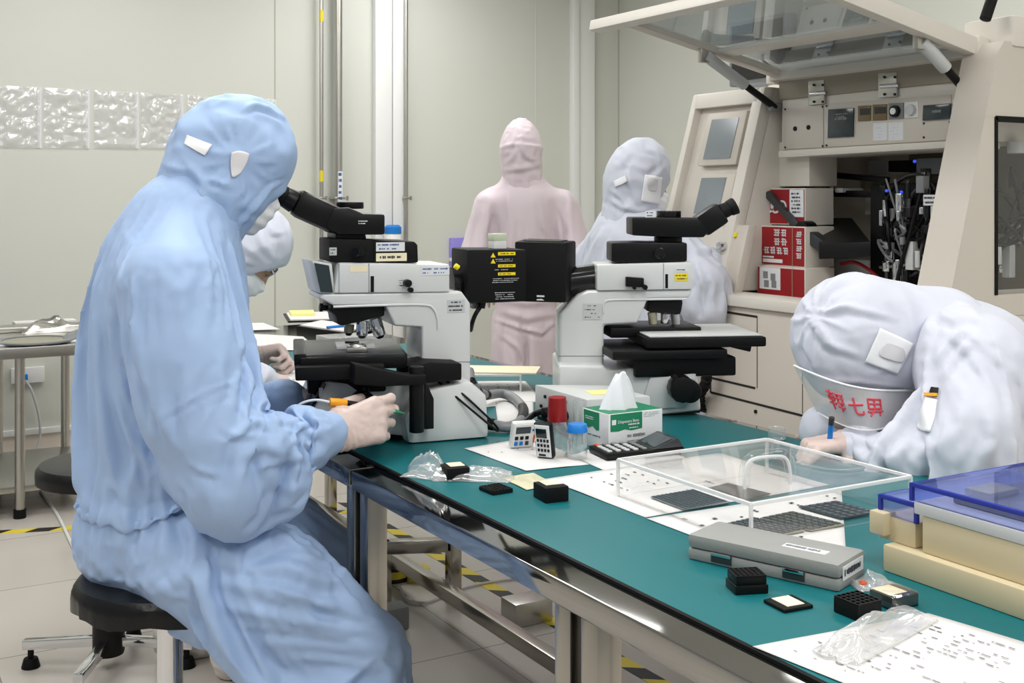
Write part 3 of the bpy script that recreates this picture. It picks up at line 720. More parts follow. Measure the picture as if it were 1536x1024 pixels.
# ---------------------------------------------------------------- die bonding machine behind the bench
MY0, MY1 = 2.1, 3.40                     # near end, far end
def fx(z): return 2.65+.29*(z-1.27)      # leaning front line
MC = thing('bonding_machine', 'large beige bonding machine with raised glass lid and two monitors', 'machine', (3.2, 2.75, 0))
def mo(name, b, m, parent=None, label=None, ang=35): return obj(name, b, m, parent or MC, label, ang, world=MC)
YZ = Matrix(((0, 1, 0, 0), (1, 0, 0, 0), (0, 0, 1, 0), (0, 0, 0, 1)))      # prism frame: (y, x, z)
XZ = Matrix.Identity(4)                                                     # prism frame: (x, y, z)
def px_poly(pts, x): return [(on_x(a, c, x).y, on_x(a, c, x).z) for a, c in pts]
def plate(pts, x, t=.004, bev=0.): return B().prism(px_poly(pts, x), x-t, x, YZ, bev)
# lower cabinet
LX = 2.5
mo('cabinet', B().box(LX, 3.9, MY0, MY1+.02, .06, .94, .006), 'beige_machine')
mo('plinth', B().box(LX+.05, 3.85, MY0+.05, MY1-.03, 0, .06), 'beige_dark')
b = B().box(LX-.015, 2.62, MY0, 2.98, .92, .955, .006); mo('ledge', b, 'beige_light')
def seam(p0, p1, name='panel_gap', w=.0035):
    a = on_x(*p0, LX); c = on_x(*p1, LX); d = (c-a).normalized(); u = Vector((1, 0, 0)).cross(d).normalized()*w
    return mo(name, B().hexa([a-u, c-u, c+u, a+u], [v+Vector((-.0012, 0, 0)) for v in (a-u, c-u, c+u, a+u)]), 'dark_inside')
seam((1046, 461), (1136, 475)); seam((1044, 561), (1133, 582)); seam((1066, 588), (1262, 638)); seam((1066, 562), (1066, 588)); 
seam((1136, 475), (1136, 582), w=.0012); seam((1204, 462), (1204, 620), w=.001)
for (px, py) in ((1115, 504), (1134, 617), (1203, 637)):
    p = on_x(px, py, LX); mo('screw', B().cyl((LX-.004, p.y, p.z), (LX+.001, p.y, p.z), .006, n=12), 'black_plastic')
for (px, py) in ((1066, 476), (1081, 478)):
    p = on_x(px, py, LX); mo('door_knob', B().cyl((LX-.03, p.y, p.z), (LX+.001, p.y, p.z), .011, .014, bev=.003), 'light_grey')
# back body, roof and inner walls of the work bay
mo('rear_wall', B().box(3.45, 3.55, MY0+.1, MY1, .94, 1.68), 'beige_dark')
mo('bay_divider', B().box(2.95, 3.45, 3.0, 3.05, .94, 1.66), 'beige_machine')
mo('roof_panel', B().box(2.80, 3.9, MY0+.12, 3.06, 1.66, 1.70, .006), 'beige_light')
mo('roof_panel', B().box(3.12, 3.9, 3.06, MY1, 1.66, 1.70, .006), 'beige_light')
mo('rear_body', B().box(3.55, 3.9, MY0+.0, MY1, .94, 1.70, .01), 'beige_machine')
# near end panel with its window
rp = [(fx(.94), .94), (fx(1.66), 1.66), (fx(1.66)+.03, 1.70), (3.9, 1.70), (3.9, .94)]
wx0 = on_y(1493, 300, MY0).x; wz1 = on_y(1500, 176, MY0).z; wz0 = 1.0
def fpt(z): return (fx(z), z)
b = B(); b.prism([fpt(.94), fpt(wz1+.0005), (wx0, wz1+.0005), (wx0, .94)], MY0, MY0+.115, XZ)
b.prism([fpt(wz1), fpt(1.66), (fx(1.66)+.03, 1.70), (3.9, 1.70), (3.9, wz1)], MY0, MY0+.115, XZ); b.box(wx0-.001, 3.9, MY0, MY0+.115, .94, wz0); b.box(3.4, 3.9, MY0+.002, MY0+.11, wz0-.001, wz1+.001)
pn = mo('end_panel', b, 'beige_machine')
b = B(); z_ = [wz0, wz1]; b.box(wx0-.004, wx0+.008, MY0-.003, MY0+.05, wz0, wz1); b.box(wx0, 3.4, MY0-.003, MY0+.05, wz1-.008, wz1+.004); mo('window_gasket', b, 'black_rubber', pn)
mo('window_pane', B().box(wx0+.006, 3.4, MY0+.02, MY0+.025, wz0, wz1-.006), 'acrylic', pn)
b = B(); b.box(fx(1.66)+.06, 3.9, MY0-.01, MY0+.16, 1.685, 1.775, .015); mo('top_beam', b, 'beige_light')
p = on_y(1496, 60, MY0-.0); b = B(); b.cyl((p.x-.012, MY0+.03, 1.76), (p.x+.022, MY0+.03, 1.83), .016, n=12, bev=.003); mo('black_stub', b, 'black_rubber')
# left tower: leaning frame with two monitors
ty0 = on_x(1150, 135, fx(1.66)).y; ty1 = MY1
FP = Matrix(((0, 1, 0, 0), (1, 0, 0, 0), (0, 0, 1, 0), (0, 0, 0, 1)))
def lean(y0, y1, z0, z1, d0, d1, bev=0.):
    b = B(); c = [(fx(z0)+d0, z0), (fx(z1)+d0, z1), (fx(z1)+d1, z1), (fx(z0)+d1, z0)]; b.prism(c, y0, y1, XZ, bev); return b
def lean_pt(px, py, d=0.):
    x = 2.7
    for _ in range(12): x = fx(on_x(px, py, x).z)+d
    return on_x(px, py, x)
zt_ = lean_pt(1095, 136).z
tw = mo('monitor_tower', lean(ty0, ty1, .95, zt_, .03, .50, .012), 'beige_light')
fw = .035
def win(x0, y0, x1, y1): # px box -> y and z limits on the leaning face
    a = lean_pt(x0, y1); c = lean_pt(x1, y0); return c.y, a.y, a.z, c.z
b = lean(ty0, ty0+.05, .95, zt_, -.004, .05, .006); mo('tower_frame', b, 'beige_light', tw)
mo('tower_frame', lean(ty1-.03, ty1, .95, zt_, -.004, .05, .006), 'beige_light', tw)
mo('tower_frame', lean(ty0+.02, ty1-.02, zt_-.055, zt_, -.004, .05, .006), 'beige_light', tw)
for (bx, scr) in (((1044, 165, 1121, 249), (1055, 176, 1109, 239)), ((1036, 259, 1104, 330), (1041, 266, 1090, 320))):
    y0, y1, z0, z1 = win(*bx); m_ = mo('monitor', lean(y0, y1, z0, z1, -.0, .06, .008), 'beige_machine', tw)
    mo('monitor', lean(y0+.0, y1-.0, z0, z1, -.016, .03, .008), 'beige_machine', tw) if 0 else None
    y0, y1, z0, z1 = win(*scr); mo('screen', lean(y0, y1, z0, z1, -.0025, .02), 'monitor_screen' if 'monitor_screen' in M else (mat('monitor_screen', (140, 148, 152), .12, spec=.6) and 'monitor_screen'), tw)
y0, y1, z0, z1 = win(1062, 338, 1119, 440); cp = mo('control_plate', lean(y0, y1, z0, z1, .012, .05, .005), 'beige_machine', tw)
y0, y1, z0, z1 = win(1088, 349, 1095, 355); mo('button', lean(y0, y1, z0, z1, .004, .02), 'black_plastic', cp)
y0, y1, z0, z1 = win(1096, 349, 1103, 355); mo('indicator', lean(y0, y1, z0, z1, .004, .02), 'yellow_label', cp, 'yellow indicator')
p = lean_pt(1088, 369); b = B().cyl((p.x-.03, p.y, p.z), (p.x+.03, p.y, p.z), .014, bev=.003); mo('key_switch', b, 'chrome', cp)
# header with instruments
HX = 2.80
hd = mo('header', B().prism(px_poly([(1172, 226), (1438, 210), (1444, 95), (1174, 122)], HX), HX, HX+.45, YZ, .004), 'beige_light')
mo('header_lip', B().prism(px_poly([(1170, 237), (1426, 222), (1426, 211), (1170, 226)], HX-.02), HX-.03, HX+.2, YZ, .006), 'beige_light', hd)
mo('black_gap', plate([(1183, 149), (1434, 122), (1434, 119), (1183, 146)], HX, .002), 'black_rubber', hd)
for (x0, y0, x1, y1) in ((1216, 122, 1240, 158), (1321, 110, 1349, 147)):
    hg = mo('hinge', plate([(x0, y1), (x1, y1-2), (x1, y0-2), (x0, y0)], HX, .012, .003), 'brushed_steel', hd)
    mo('hinge_pin', B().cyl(on_x(x0, (y0+y1)/2+1, HX-.014), on_x(x1, (y0+y1)/2-1, HX-.014), .007, n=12), 'chrome', hg)
    b = B()
    for sx in (.22, .78):
        for sy in (.15, .85):
            p = on_x(x0+(x1-x0)*sx, y0+(y1-y0)*sy, HX-.012); b.cyl(p, p+Vector((-.004, 0, 0)), .004, n=10)
    mo('screws', b, 'black_plastic', hg)
lp = mo('blank_plate', plate([(1176, 224), (1236, 221), (1236, 157), (1176, 161)], HX, .004, .001), 'beige_machine', hd)
for (px, py) in ((1193, 193), (1213, 191)):
    p = on_x(px, py, HX-.004); mo('socket_hole', B().cyl(p, p+Vector((-.003, 0, 0)), .008, n=14), 'black_rubber', lp)
for (px, py) in ((1178, 164), (1178, 221), (1234, 160), (1240, 159), (1240, 218), (1234, 219)):
    p = on_x(px, py, HX-.004); mo('screw', B().cyl(p, p+Vector((-.002, 0, 0)), .0035, n=8), 'dark_inside', lp)
mo('instrument_plate', plate([(1238, 221), (1424, 210), (1428, 142), (1238, 156)], HX, .003, .001), 'beige_machine', hd)
dp = mo('display', plate([(1243, 207), (1281, 205), (1282, 162), (1244, 164)], HX-.003, .006, .0015), 'screen', hd)
b = B()
for (px, py, w, r, s) in ((1253, 178, .055, 2, 1), (1251, 183, .06, 1, 2)): marks(b, on_x(px, py, HX-.010), (0, -1, 0), (0, 0, 1), w, .018, r, s, .9)
mo('printing', b, 'mid_grey', dp)
mat('dial_brown', (120, 100, 70), .3)
for (pts, m, nm) in (([(1288, 182), (1307, 181), (1307, 158), (1288, 159)], 'dial_brown', 'gauge'), ([(1310, 181), (1331, 180), (1331, 156), (1310, 157)], 'dial_brown', 'gauge'), ([(1334, 179), (1356, 178), (1356, 154), (1334, 155)], 'mid_grey', 'dial_plate'), ([(1358, 177), (1378, 176), (1378, 152), (1358, 153)], 'white_trim', 'dial_plate')):
    g = mo(nm, plate(pts, HX-.003, .004, .001), m, hd)
    if nm == 'gauge':
        (x0, y1), (x1, _), (_, y0), _ = pts; mo('gauge_window', plate([(x0+2, y0+15), (x1-2, y0+14), (x1-2, y0+4), (x0+2, y0+5)], HX-.0068, .0012), 'black_gloss', g)
p = on_x(1344, 167, HX-.007); k_ = mo('dial', B().cyl(p, p+Vector((-.012, 0, 0)), .018, bev=.002), 'black_plastic', hd); mo('dial_cap', B().cyl(p+Vector((-.012, 0, 0)), p+Vector((-.016, 0, 0)), .010), 'white_trim', k_)
p = on_x(1368, 165, HX-.007); mo('dial', B().cyl(p, p+Vector((-.014, 0, 0)), .017, bev=.003), 'light_grey', hd)
for pts in ([(1310, 211), (1331, 210), (1331, 184), (1310, 185)], [(1333, 211), (1355, 210), (1355, 183), (1333, 184)]):
    w_ = mo('paper_label', plate(pts, HX-.003, .001), 'white_label', hd); b = B(); marks(b, on_x(pts[0][0]+2, pts[0][1]-2, HX-.0045), (0, -1, 0), (0, 0, 1), .035, .05, 5, pts[0][0], .5, .0003, .25); mo('printing', b, 'light_grey', w_)
dp = mo('display', plate([(1386, 181), (1427, 178), (1428, 155), (1387, 158)], HX-.003, .008, .002), 'screen', hd)
b = B(); marks(b, on_x(1398, 172, HX-.0115), (0, -1, 0), (0, 0, 1), .04, .018, 1, 9, .9); mo('printing', b, 'mid_grey', dp)
for (px, py) in ((1386, 185), (1425, 183), (1386, 206), (1425, 203)):
    p = on_x(px, py, HX-.003); mo('screw', B().cyl(p, p+Vector((-.002, 0, 0)), .0035, n=8), 'dark_inside', hd)
# raised lid: frame, glass, inner bars
y0, y1 = 2.20, 2.985; hx, hz, ox_, oz_ = 2.80, 1.69, 2.155, 1.825
def lid(u, y): return Vector((hx+(ox_-hx)*u, y, hz+(oz_-hz)*u))
up = (lid(1, 0)-lid(0, 0)).cross(Vector((0, 1, 0))).normalized()
if up.z < 0: up = -up
ld = mo('lid_frame', B().beam(lid(-.04, y1), lid(1, y1), .05, .03, .004, up), 'beige_machine')
mo('lid_bar', B().beam(lid(-.04, y0), lid(1, y0), .045, .05, .006, up), 'beige_light', ld)
mo('lid_bar', B().beam(lid(1, y0-.4), lid(1, 3.165), .045, .035, .006, up), 'beige_light', ld)
mo('lid_bar', B().beam(lid(0, y0-.03), lid(0, y1+.03), .05, .06, .006, up), 'beige_light', ld)
b = B().beam(lid(.02, y0-.0), lid(.02, y1), .02, .10, .004, up)
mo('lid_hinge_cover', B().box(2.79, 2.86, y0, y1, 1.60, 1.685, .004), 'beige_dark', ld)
q = [lid(.03, y0), lid(.97, y0), lid(.97, y1), lid(.03, y1)]; mo('lid_glass', B().hexa([v-up*.003 for v in q], [v+up*.003 for v in q]), 'lid_glass', ld)
mo('cross_bar', B().beam(lid(.42, y0+.01), lid(.42, y1-.01), .06, .02, .004, up), 'beige_light', ld)
q = [lid(.10, y0+.03), lid(.40, y0+.03), lid(.40, y1-.1), lid(.10, y1-.1)]; mo('inner_plate', B().hexa([v+up*.012 for v in q], [v+up*.018 for v in q]), 'light_grey', ld)
for yy, u in ((y1-.012, .52), (y0+.02, .30)):
    a = lid(u, yy)-up*.03; c = Vector((HX-.02, yy+(.02 if yy > 2.6 else -.0), 1.575)); m_ = a+(c-a)*.56
    st = mo('gas_strut', B().cyl(a, m_, .019, n=16, bev=.002), 'light_grey')
    mo('strut_rod', B().cyl(m_, c, .012, n=12), 'black_plastic', st); mo('strut_bracket', B().cbox(a, (.05, .02, .05), .006), 'brushed_steel', st); mo('strut_bracket', B().cbox(c, (.05, .02, .03), .004), 'mid_grey', st)
# mechanism in the bay
def bay(px, py, x): return on_x(px, py, x)
bx = B(); 
q0 = bay(1204, 335, 2.86); q1 = bay(1310, 395, 2.86)
A1, A2, A3, A4 = bay(1200, 350, 2.80), bay(1226, 388, 2.74), bay(1306, 384, 2.74), bay(1275, 325, 3.02); A5 = bay(1222, 328, 3.02)
b = B(); top = [bay(1228, 366, 2.74), bay(1306, 362, 2.74), bay(1278, 326, 2.98), bay(1226, 326, 2.98)]
b.hexa(top, [v+Vector((0, 0, -.05)) for v in top], .006); wt = mo('work_table', b, 'black_plastic')
b = B(); pp = [bay(1200, 352, 2.78), bay(1228, 388, 2.72), bay(1232, 370, 2.72), bay(1224, 330, 2.86), bay(1216, 286, 2.96), bay(1208, 292, 2.96), bay(1206, 330, 2.84)]
b.prism([(v.y, v.z) for v in pp], 2.76, 2.80, YZ, .004); mo('side_bracket', b, 'grey_plastic', wt)
b = B(); p = bay(1201, 345, 2.75); b.cyl(p, p+Vector((.05, 0, 0)), .03, bev=.004); mo('crank_knob', b, 'black_plastic', wt)
mo('bay_beam', B().beam(bay(1218, 290, 2.98), bay(1316, 291, 2.98), .03, .022, .003), 'black_plastic')
mo('support_rod', B().cyl(bay(1247, 300, 2.99), bay(1246, 242, 2.99), .012, n=14), 'brushed_steel')
mo('bay_beam', B().beam(bay(1246, 262, 3.0), bay(1332, 270, 3.0), .02, .02, .003), 'black_plastic')
for (x0, y0_, x1, y1_, x, m) in ((1250, 270, 1300, 285, 3.2, 'beige_dark'), (1302, 240, 1330, 262, 3.2, 'light_grey'), (1332, 240, 1360, 258, 3.1, 'black_matte'), (1374, 236, 1424, 262, 3.0, 'mid_grey'), (1297, 296, 1312, 322, 3.1, 'beige_light'), (1225, 296, 1248, 322, 3.2, 'beige_light'), (1252, 282, 1264, 289, 2.95, 'white_label'), (1243, 392, 1330, 420, 2.95, 'light_grey'), (1212, 372, 1242, 398, 3.0, 'beige_light')):
    a, c = bay(x0, y1_, x), bay(x1, y0_, x); mo('bay_block', B().box(x, x+.1, c.y, a.y, a.z, c.z, .004), m)
r = random.Random(5)
mo('bond_head', B().box(2.92, 3.2, bay(1402, 300, 3.0).y, bay(1330, 300, 3.0).y, bay(1360, 440, 3.0).z, bay(1360, 275, 3.0).z, .01), 'black_matte')
for k in range(46):
    px, py = r.uniform(1322, 1408), r.uniform(272, 436); p = bay(px, py, r.uniform(2.80, 2.91)); h = r.uniform(.02, .09); ra = r.uniform(.006, .018)
    m = r.choice(['black_plastic', 'black_gloss', 'black_gloss', 'mid_grey', 'chrome', 'chrome', 'light_grey', 'dark_inside'])
    if k % 3: b = B().cyl(p, p+Vector((0, 0, h)), ra, n=14, bev=.002)
    else: b = B().cbox(p, (ra*2, ra*2, h), .002)
    mo('fitting', b, m)
for k in range(12):
    P_ = [bay(r.uniform(1320, 1412), r.uniform(262, 440), r.uniform(2.8, 2.92)) for _ in range(4)]
    mo('bay_cable', B().tube(P_, r.uniform(.003, .006), 7), r.choice(['black_plastic', 'black_plastic', 'grey_plastic', 'mid_grey']))
mo('bay_cable', B().tube([bay(1330, 300, 2.84), bay(1345, 275, 2.84), bay(1372, 262, 2.84), bay(1398, 275, 2.84), bay(1410, 310, 2.84)], .006, 8), 'black_plastic')
b = B().tube([bay(1262, 396, 2.86), bay(1280, 393, 2.84), bay(1300, 402, 2.84), bay(1318, 418, 2.84), bay(1330, 440, 2.84)], .006, 8); mo('bay_cable', b, 'red_print', label='red hose')
a, c = bay(1385, 308, 2.8), bay(1412, 292, 2.8); nl = mo('name_label', B().box(2.8, 2.804, c.y, a.y, a.z, c.z), 'white_label'); b = B(); marks(b, (2.7995, a.y-.003, a.z+.002), (0, -1, 0), (0, 0, 1), a.y-c.y-.006, c.z-a.z-.004, 2, 3, .9); mo('printing', b, 'ink', nl)
mat('blue_lamp', (60, 90, 255), .4, emit=.6)
for (px, py) in ((1372, 242), (1330, 286), (1352, 288)):
    p = bay(px, py, 2.83); mo('indicator_lamp', B().sphere(p, .005), 'blue_lamp', label='blue indicator lamp')
# fittings seen through the end window
for k in range(22):
    x = r.uniform(wx0+.04, 3.35); z = r.uniform(1.02, wz1-.08); p = Vector((x, r.uniform(MY0+.14, MY0+.3), z)); h = r.uniform(.03, .12); ra = r.uniform(.008, .03)
    b = B().cyl(p, p+Vector((0, 0, h)), ra, n=14, bev=.002) if k % 2 else B().cbox(p, (ra*2, ra*2, h), .003)
    mo('fitting', b, r.choice(['black_plastic', 'mid_grey', 'chrome', 'light_grey', 'dark_inside', 'black_gloss']))
for k in range(6):
    P_ = [Vector((r.uniform(wx0+.03, 3.3), r.uniform(MY0+.13, MY0+.2), r.uniform(1.02, wz1-.05))) for _ in range(4)]; mo('bay_cable', B().tube(P_, .006, 7), 'black_plastic')
# corrugated hose hanging at the cabinet's far end
P_ = crv([on_x(1058, 458, 2.44), on_x(1057, 495, 2.44), on_x(1062, 545, 2.44), on_x(1058, 575, 2.45), on_x(1050, 592, 2.47), on_x(1052, 620, 2.49)], 12)
mo('hose', B().tube(P_, lambda u: .016+.003*math.sin(u*220), 12, smooth=False), 'black_rubber', label='black corrugated hose')
mo('hose', B().tube([on_x(1074, 462, 2.47), on_x(1076, 490, 2.47), on_x(1075, 520, 2.49)], .006, 8), 'black_plastic')
# red cartons and a pale box inside the bay
def carton(poly_, label, x, d, art):
    a = on_x(poly_[0], poly_[3], x); c = on_x(poly_[1], poly_[2], x); w = a.y-c.y; h = c.z-a.z
    t = thing('carton', label, 'carton', (x, c.y, a.z), group=None)
    obj('box', B().box(0, d, 0, w, 0, h, .004), 'beige_light', t)
    pr = obj('red_face', B().box(-.0012, .02, .004, w-.004, .004, h-.004), 'red_print', t, label='red printed face')
    art(t, pr, w, h); return t
def rects(t, pr, w, h, rs, m='white_label'):
    for (u0, v0, u1, v1) in rs: obj('printed_block', B().box(-.0024, 0, w*(1-u1), w*(1-u0), h*v0, h*v1), m, pr)
def art1(t, pr, w, h):
    rects(t, pr, w, h, [(.64, .22, .97, .96), (.6, .05, .97, .1)])
    b = B()
    for u, rr in ((.14, .16), (.3, .17), (.46, .15)): b.lathe([(rr*h*.8, 0), (rr*h*1.15, 0), (rr*h*1.15, .002), (rr*h*.8, .002), (rr*h*.8, 0)], 24, Matrix.Translation((-.0012, w*(1-u), h*.5)) @ Matrix.Rotation(-PI/2, 4, 'Y'))
    obj('round_emblem', b, 'white_label', pr)
    b = B(); marks(b, (-.0028, w*.32, h*.3), (0, -1, 0), (0, 0, 1), w*.25, h*.6, 6, 4, .8, .0004, .6); obj('printing', b, 'ink', pr)
def glyphs(pr, w, h, u0, v0, u1, v1, nx, ny, seed):
    r = random.Random(seed); b = B(); cw, chh = (u1-u0)/nx*w, (v1-v0)/ny*h
    for i in range(nx):
        for j in range(ny):
            y = w*(1-u0)-i*cw; z = h*v0+j*chh
            for k in range(3):
                zz = z+chh*(.15+.28*k); b.box(-.0026, 0, y-cw*r.uniform(.65, .9), y-cw*r.uniform(.05, .2), zz, zz+chh*.13)
            for k in range(2):
                yy = y-cw*(.25+.35*k); b.box(-.0026, 0, yy-cw*.13, yy, z+chh*.08, z+chh*r.uniform(.7, .92))
    obj('lettering', b, 'white_label', pr)
def art2(t, pr, w, h):
    glyphs(pr, w, h, .3, .5, .62, .95, 2, 2, 1); glyphs(pr, w, h, .06, .28, .66, .5, 4, 1, 2); glyphs(pr, w, h, .8, .2, .95, .9, 1, 4, 3)
    rects(t, pr, w, h, [(.05, .08, .5, .17), (.05, .2, .3, .24)])
    rects(t, pr, w, h, [(.72, .02, .73, .98)], 'beige_dark')
def art3(t, pr, w, h):
    rects(t, pr, w, h, [(.06, .35, .5, .96), (.04, .1, .4, .2), (.5, .1, .72, .2)])
    rects(t, pr, w, h, [(.74, .02, .75, .98)], 'beige_dark')
    b = B()
    for (u, v) in ((.14, .75), (.3, .7), (.16, .5), (.32, .5)): b.box(-.0032, 0, w*(1-u-.1), w*(1-u), h*(v-.1), h*(v+.1))
    obj('picture', b, 'mid_grey', pr)
carton((1146, 1208, 282, 336), 'red carton with round white emblems, topmost of the stack in the machine bay', 2.78, .13, art1)
carton((1142, 1208, 340, 397), 'red carton with white lettering, middle of the stack in the machine bay', 2.74, .13, art2)
carton((1136, 1208, 403, 450), 'red carton with a white picture panel, lowest of the stack in the machine bay', 2.70, .13, art3)
a, c = on_x(1150, 280, 2.82), on_x(1214, 210, 2.82)
t = tag(obj('pale_box', B().box(0, .13, 0, a.y-c.y, 0, c.z-a.z, .006), 'beige_light'), 'pale cream box lying on top of the red cartons', 'box'); t.location = (2.82, c.y, a.z)
# spare monitor standing on the machine roof
p = on_x(1135, 120, 3.25); t = thing('spare_monitor', 'dark monitor standing on the machine roof behind the raised lid', 'monitor', (3.25, p.y, 1.70))
obj('housing', B().box(0, .06, -.17, .17, .03, .30, .008), 'mid_grey', t); obj('screen', B().box(-.003, 0.01, -.15, .15, .05, .28), 'black_gloss', t); obj('stand', B().box(.0, .12, -.08, .08, 0, .035, .006), 'mid_grey', t)
# ---------------------------------------------------------------- papers on the bench
UPZ = Vector((0, 0, 1))
def W3(p, z): return Vector((p[0], p[1], z))
def sheet(name, label, corners, z, seed=0, rows=0, ink='ink', group=None, curl=None, dens=.35, m='paper', cat='paper', area=(.06, .06, .9, .9), wl=.6):
    """corners: four world xy points in order; slightly wavy sheet with optional print"""
    c = [Vector((q[0], q[1], 0)) for q in corners]; o = (c[0]+c[1]+c[2]+c[3])/4; n = 15
    u = np.linspace(0, 1, n); gx, gy = np.meshgrid(u, u); gx, gy = gx.ravel(), gy.ravel()
    C = np.array([tuple(v-o) for v in c]); P = np.outer((1-gx)*(1-gy), C[0])+np.outer(gx*(1-gy), C[1])+np.outer(gx*gy, C[2])+np.outer((1-gx)*gy, C[3])
    hz = .0008+.0007*(vnoise(np.stack([gx*3, gy*3, gx*0+seed], 1), seed)+1)
    if curl: hz = hz+curl(gx, gy)
    P[:, 2] = hz; n2 = n*n; V = np.concatenate([P, P-np.array([0, 0, .0005])])
    Fq = []
    for r in range(n-1):
        for k in range(n-1):
            a = r*n+k; Fq.append((a, a+1, a+n+1, a+n)); Fq.append((n2+a, n2+a+n, n2+a+n+1, n2+a+1))
    bd = [k for k in range(n)]+[r*n+n-1 for r in range(1, n)]+[(n-1)*n+k for k in range(n-2, -1, -1)]+[r*n for r in range(n-2, 0, -1)]
    for i in range(len(bd)): Fq.append((bd[i], n2+bd[i], n2+bd[(i+1) % len(bd)], bd[(i+1) % len(bd)]))
    t = tag(obj(name, (V, Fq), m, ang=0), label, cat, group); t.location = (o.x, o.y, z)
    if rows:
        ux = (c[1]-c[0]); uy = (c[3]-c[0]); b = B(); a0, b0, a1, b1 = area
        marks(b, tuple(c[0]-o+ux*a0+uy*b0+UPZ*.0029), ux, uy, ux.length*(a1-a0), uy.length*(b1-b0), rows, seed, dens, .0, .2, .8, wl); o_ = obj('writing', b, ink, t); o_['kind'] = 'stuff'
    return t
def zx(px, py, z=ZM): v = on_z(px, py, z); return (v.x, v.y)
sheet('paper_sheet', 'white sheet beneath the two timers', [zx(696, 673), zx(789, 707), zx(884, 697), zx(800, 656)], ZM, 1, 7, dens=.12)
sheet('paper_sheet', 'white sheet beneath the blue-capped jar and the calculator', [zx(858, 684), zx(918, 712), zx(1030, 688), zx(945, 653)], ZM, 2, 0)
sheet('paper_sheet', 'printed white sheet beneath the far half of the acrylic cover', [(1.11, 1.79), (1.115, 1.495), (1.52, 1.50), (1.52, 1.795)], ZM, 3, 9, dens=.3, area=(.1, .1, .95, .6))
sheet('paper_sheet', 'printed white sheet beneath the near half of the acrylic cover', [(1.112, 1.488), (1.12, 1.19), (1.225, 1.175), (1.52, 1.47)], ZM, 4, 8, dens=.3)
sheet('paper_sheet', 'handwritten white form hanging over the bench edge at the bottom right', [zx(1129, 971), (.935, .70), (1.20, .72), zx(1392, 921)], ZM, 5, 20, dens=.34, area=(.05, .08, .95, .92), wl=.8)
sheet('label_sheet', 'cream sheet of small stickers between two black chip boxes', [zx(752, 717), zx(790, 736), zx(834, 727), zx(800, 710)], ZM, 6, 9, 'mid_grey', dens=.9, m='sticker_sheet', cat='sticker sheet')
sheet('paper_sheet', 'white sheet on the mat behind the corrugated hose', [zx(716, 572), zx(730, 611), zx(815, 602), zx(788, 572)], ZM, 7, 4, dens=.2)
sheet('paper_sheet', 'white sheet on the mat right of the left microscope base', [zx(742, 600), zx(748, 645), zx(800, 640), zx(800, 603)], ZM, 8, 0)
sheet('paper_sheet', 'scribbled white sheet by the gloved hands at the left microscope', [zx(408, 590), zx(470, 598), zx(500, 566), zx(425, 552)], ZM, 9, 6, dens=.2)
sheet('paper_sheet', 'wide white sheet behind the gloved hands on the far bench', [zx(345, 522), zx(478, 524), zx(455, 503), zx(350, 497)], ZT, 10, 0)
sheet('paper_sheet', 'cream slip lying by the blue sleeve on the bench', [zx(410, 596), zx(438, 600), zx(446, 586), zx(418, 582)], ZM+.003, 11, 0, m='cream_label')
# acrylic cover with handle over the chips
ax0, ax1, ay0, ay1, ah = 1.152, 1.487, 1.29, 1.622, .061; zc0 = ZM+.0032
t = thing('acrylic_cover', 'large clear acrylic box cover with a looped handle on the bench', 'acrylic cover', ((ax0+ax1)/2, (ay0+ay1)/2, zc0)); hw, hd_ = (ax1-ax0)/2, (ay1-ay0)/2; tk = .0045
obj('top_panel', B().box(-hw, hw, -hd_, hd_, ah-tk, ah), 'acrylic', t)
obj('side_panel', B().box(-hw, -hw+tk, -hd_, hd_, 0, ah-tk), 'acrylic', t); obj('side_panel', B().box(hw-tk, hw, -hd_, hd_, 0, ah-tk), 'acrylic', t)
obj('side_panel', B().box(-hw+tk, hw-tk, -hd_, -hd_+tk, 0, ah-tk), 'acrylic', t); obj('side_panel', B().box(-hw+tk, hw-tk, hd_-tk, hd_, 0, ah-tk), 'acrylic', t)
e = .0028; E = []
for (p, q) in (((-1, -1), (1, -1)), ((1, -1), (1, 1)), ((1, 1), (-1, 1)), ((-1, 1), (-1, -1))):
    obj('glued_edge', B().beam((p[0]*hw, p[1]*hd_, ah-.001), (q[0]*hw, q[1]*hd_, ah-.001), e*2, e*2, .001), 'acrylic_edge', t)
    obj('glued_edge', B().beam((p[0]*hw, p[1]*hd_, 0), (p[0]*hw, p[1]*hd_, ah), e*1.8, e*1.8, .001), 'acrylic_edge', t)
h0 = on_z(1117, 729, ZM+.064); h1 = on_z(1185, 722, ZM+.064); m_ = basis(t).inverted(); h0 = m_ @ h0; h1 = m_ @ h1; h0.z = h1.z = ah
d = h1-h0; P_ = [h0, h0+Vector((0, 0, .022))+d*.0, h0+Vector((0, 0, .042))+d*.12, h0+Vector((0, 0, .046))+d*.5, h0+Vector((0, 0, .042))+d*.88, h1+Vector((0, 0, .022)), h1]
obj('handle', B().tube(P_, .0085, 12), 'acrylic', t, label='looped clear handle'); obj('handle_edge', B().tube([p+Vector((0, 0, -.004)) for p in P_], .0028, 8), 'acrylic_edge', t)
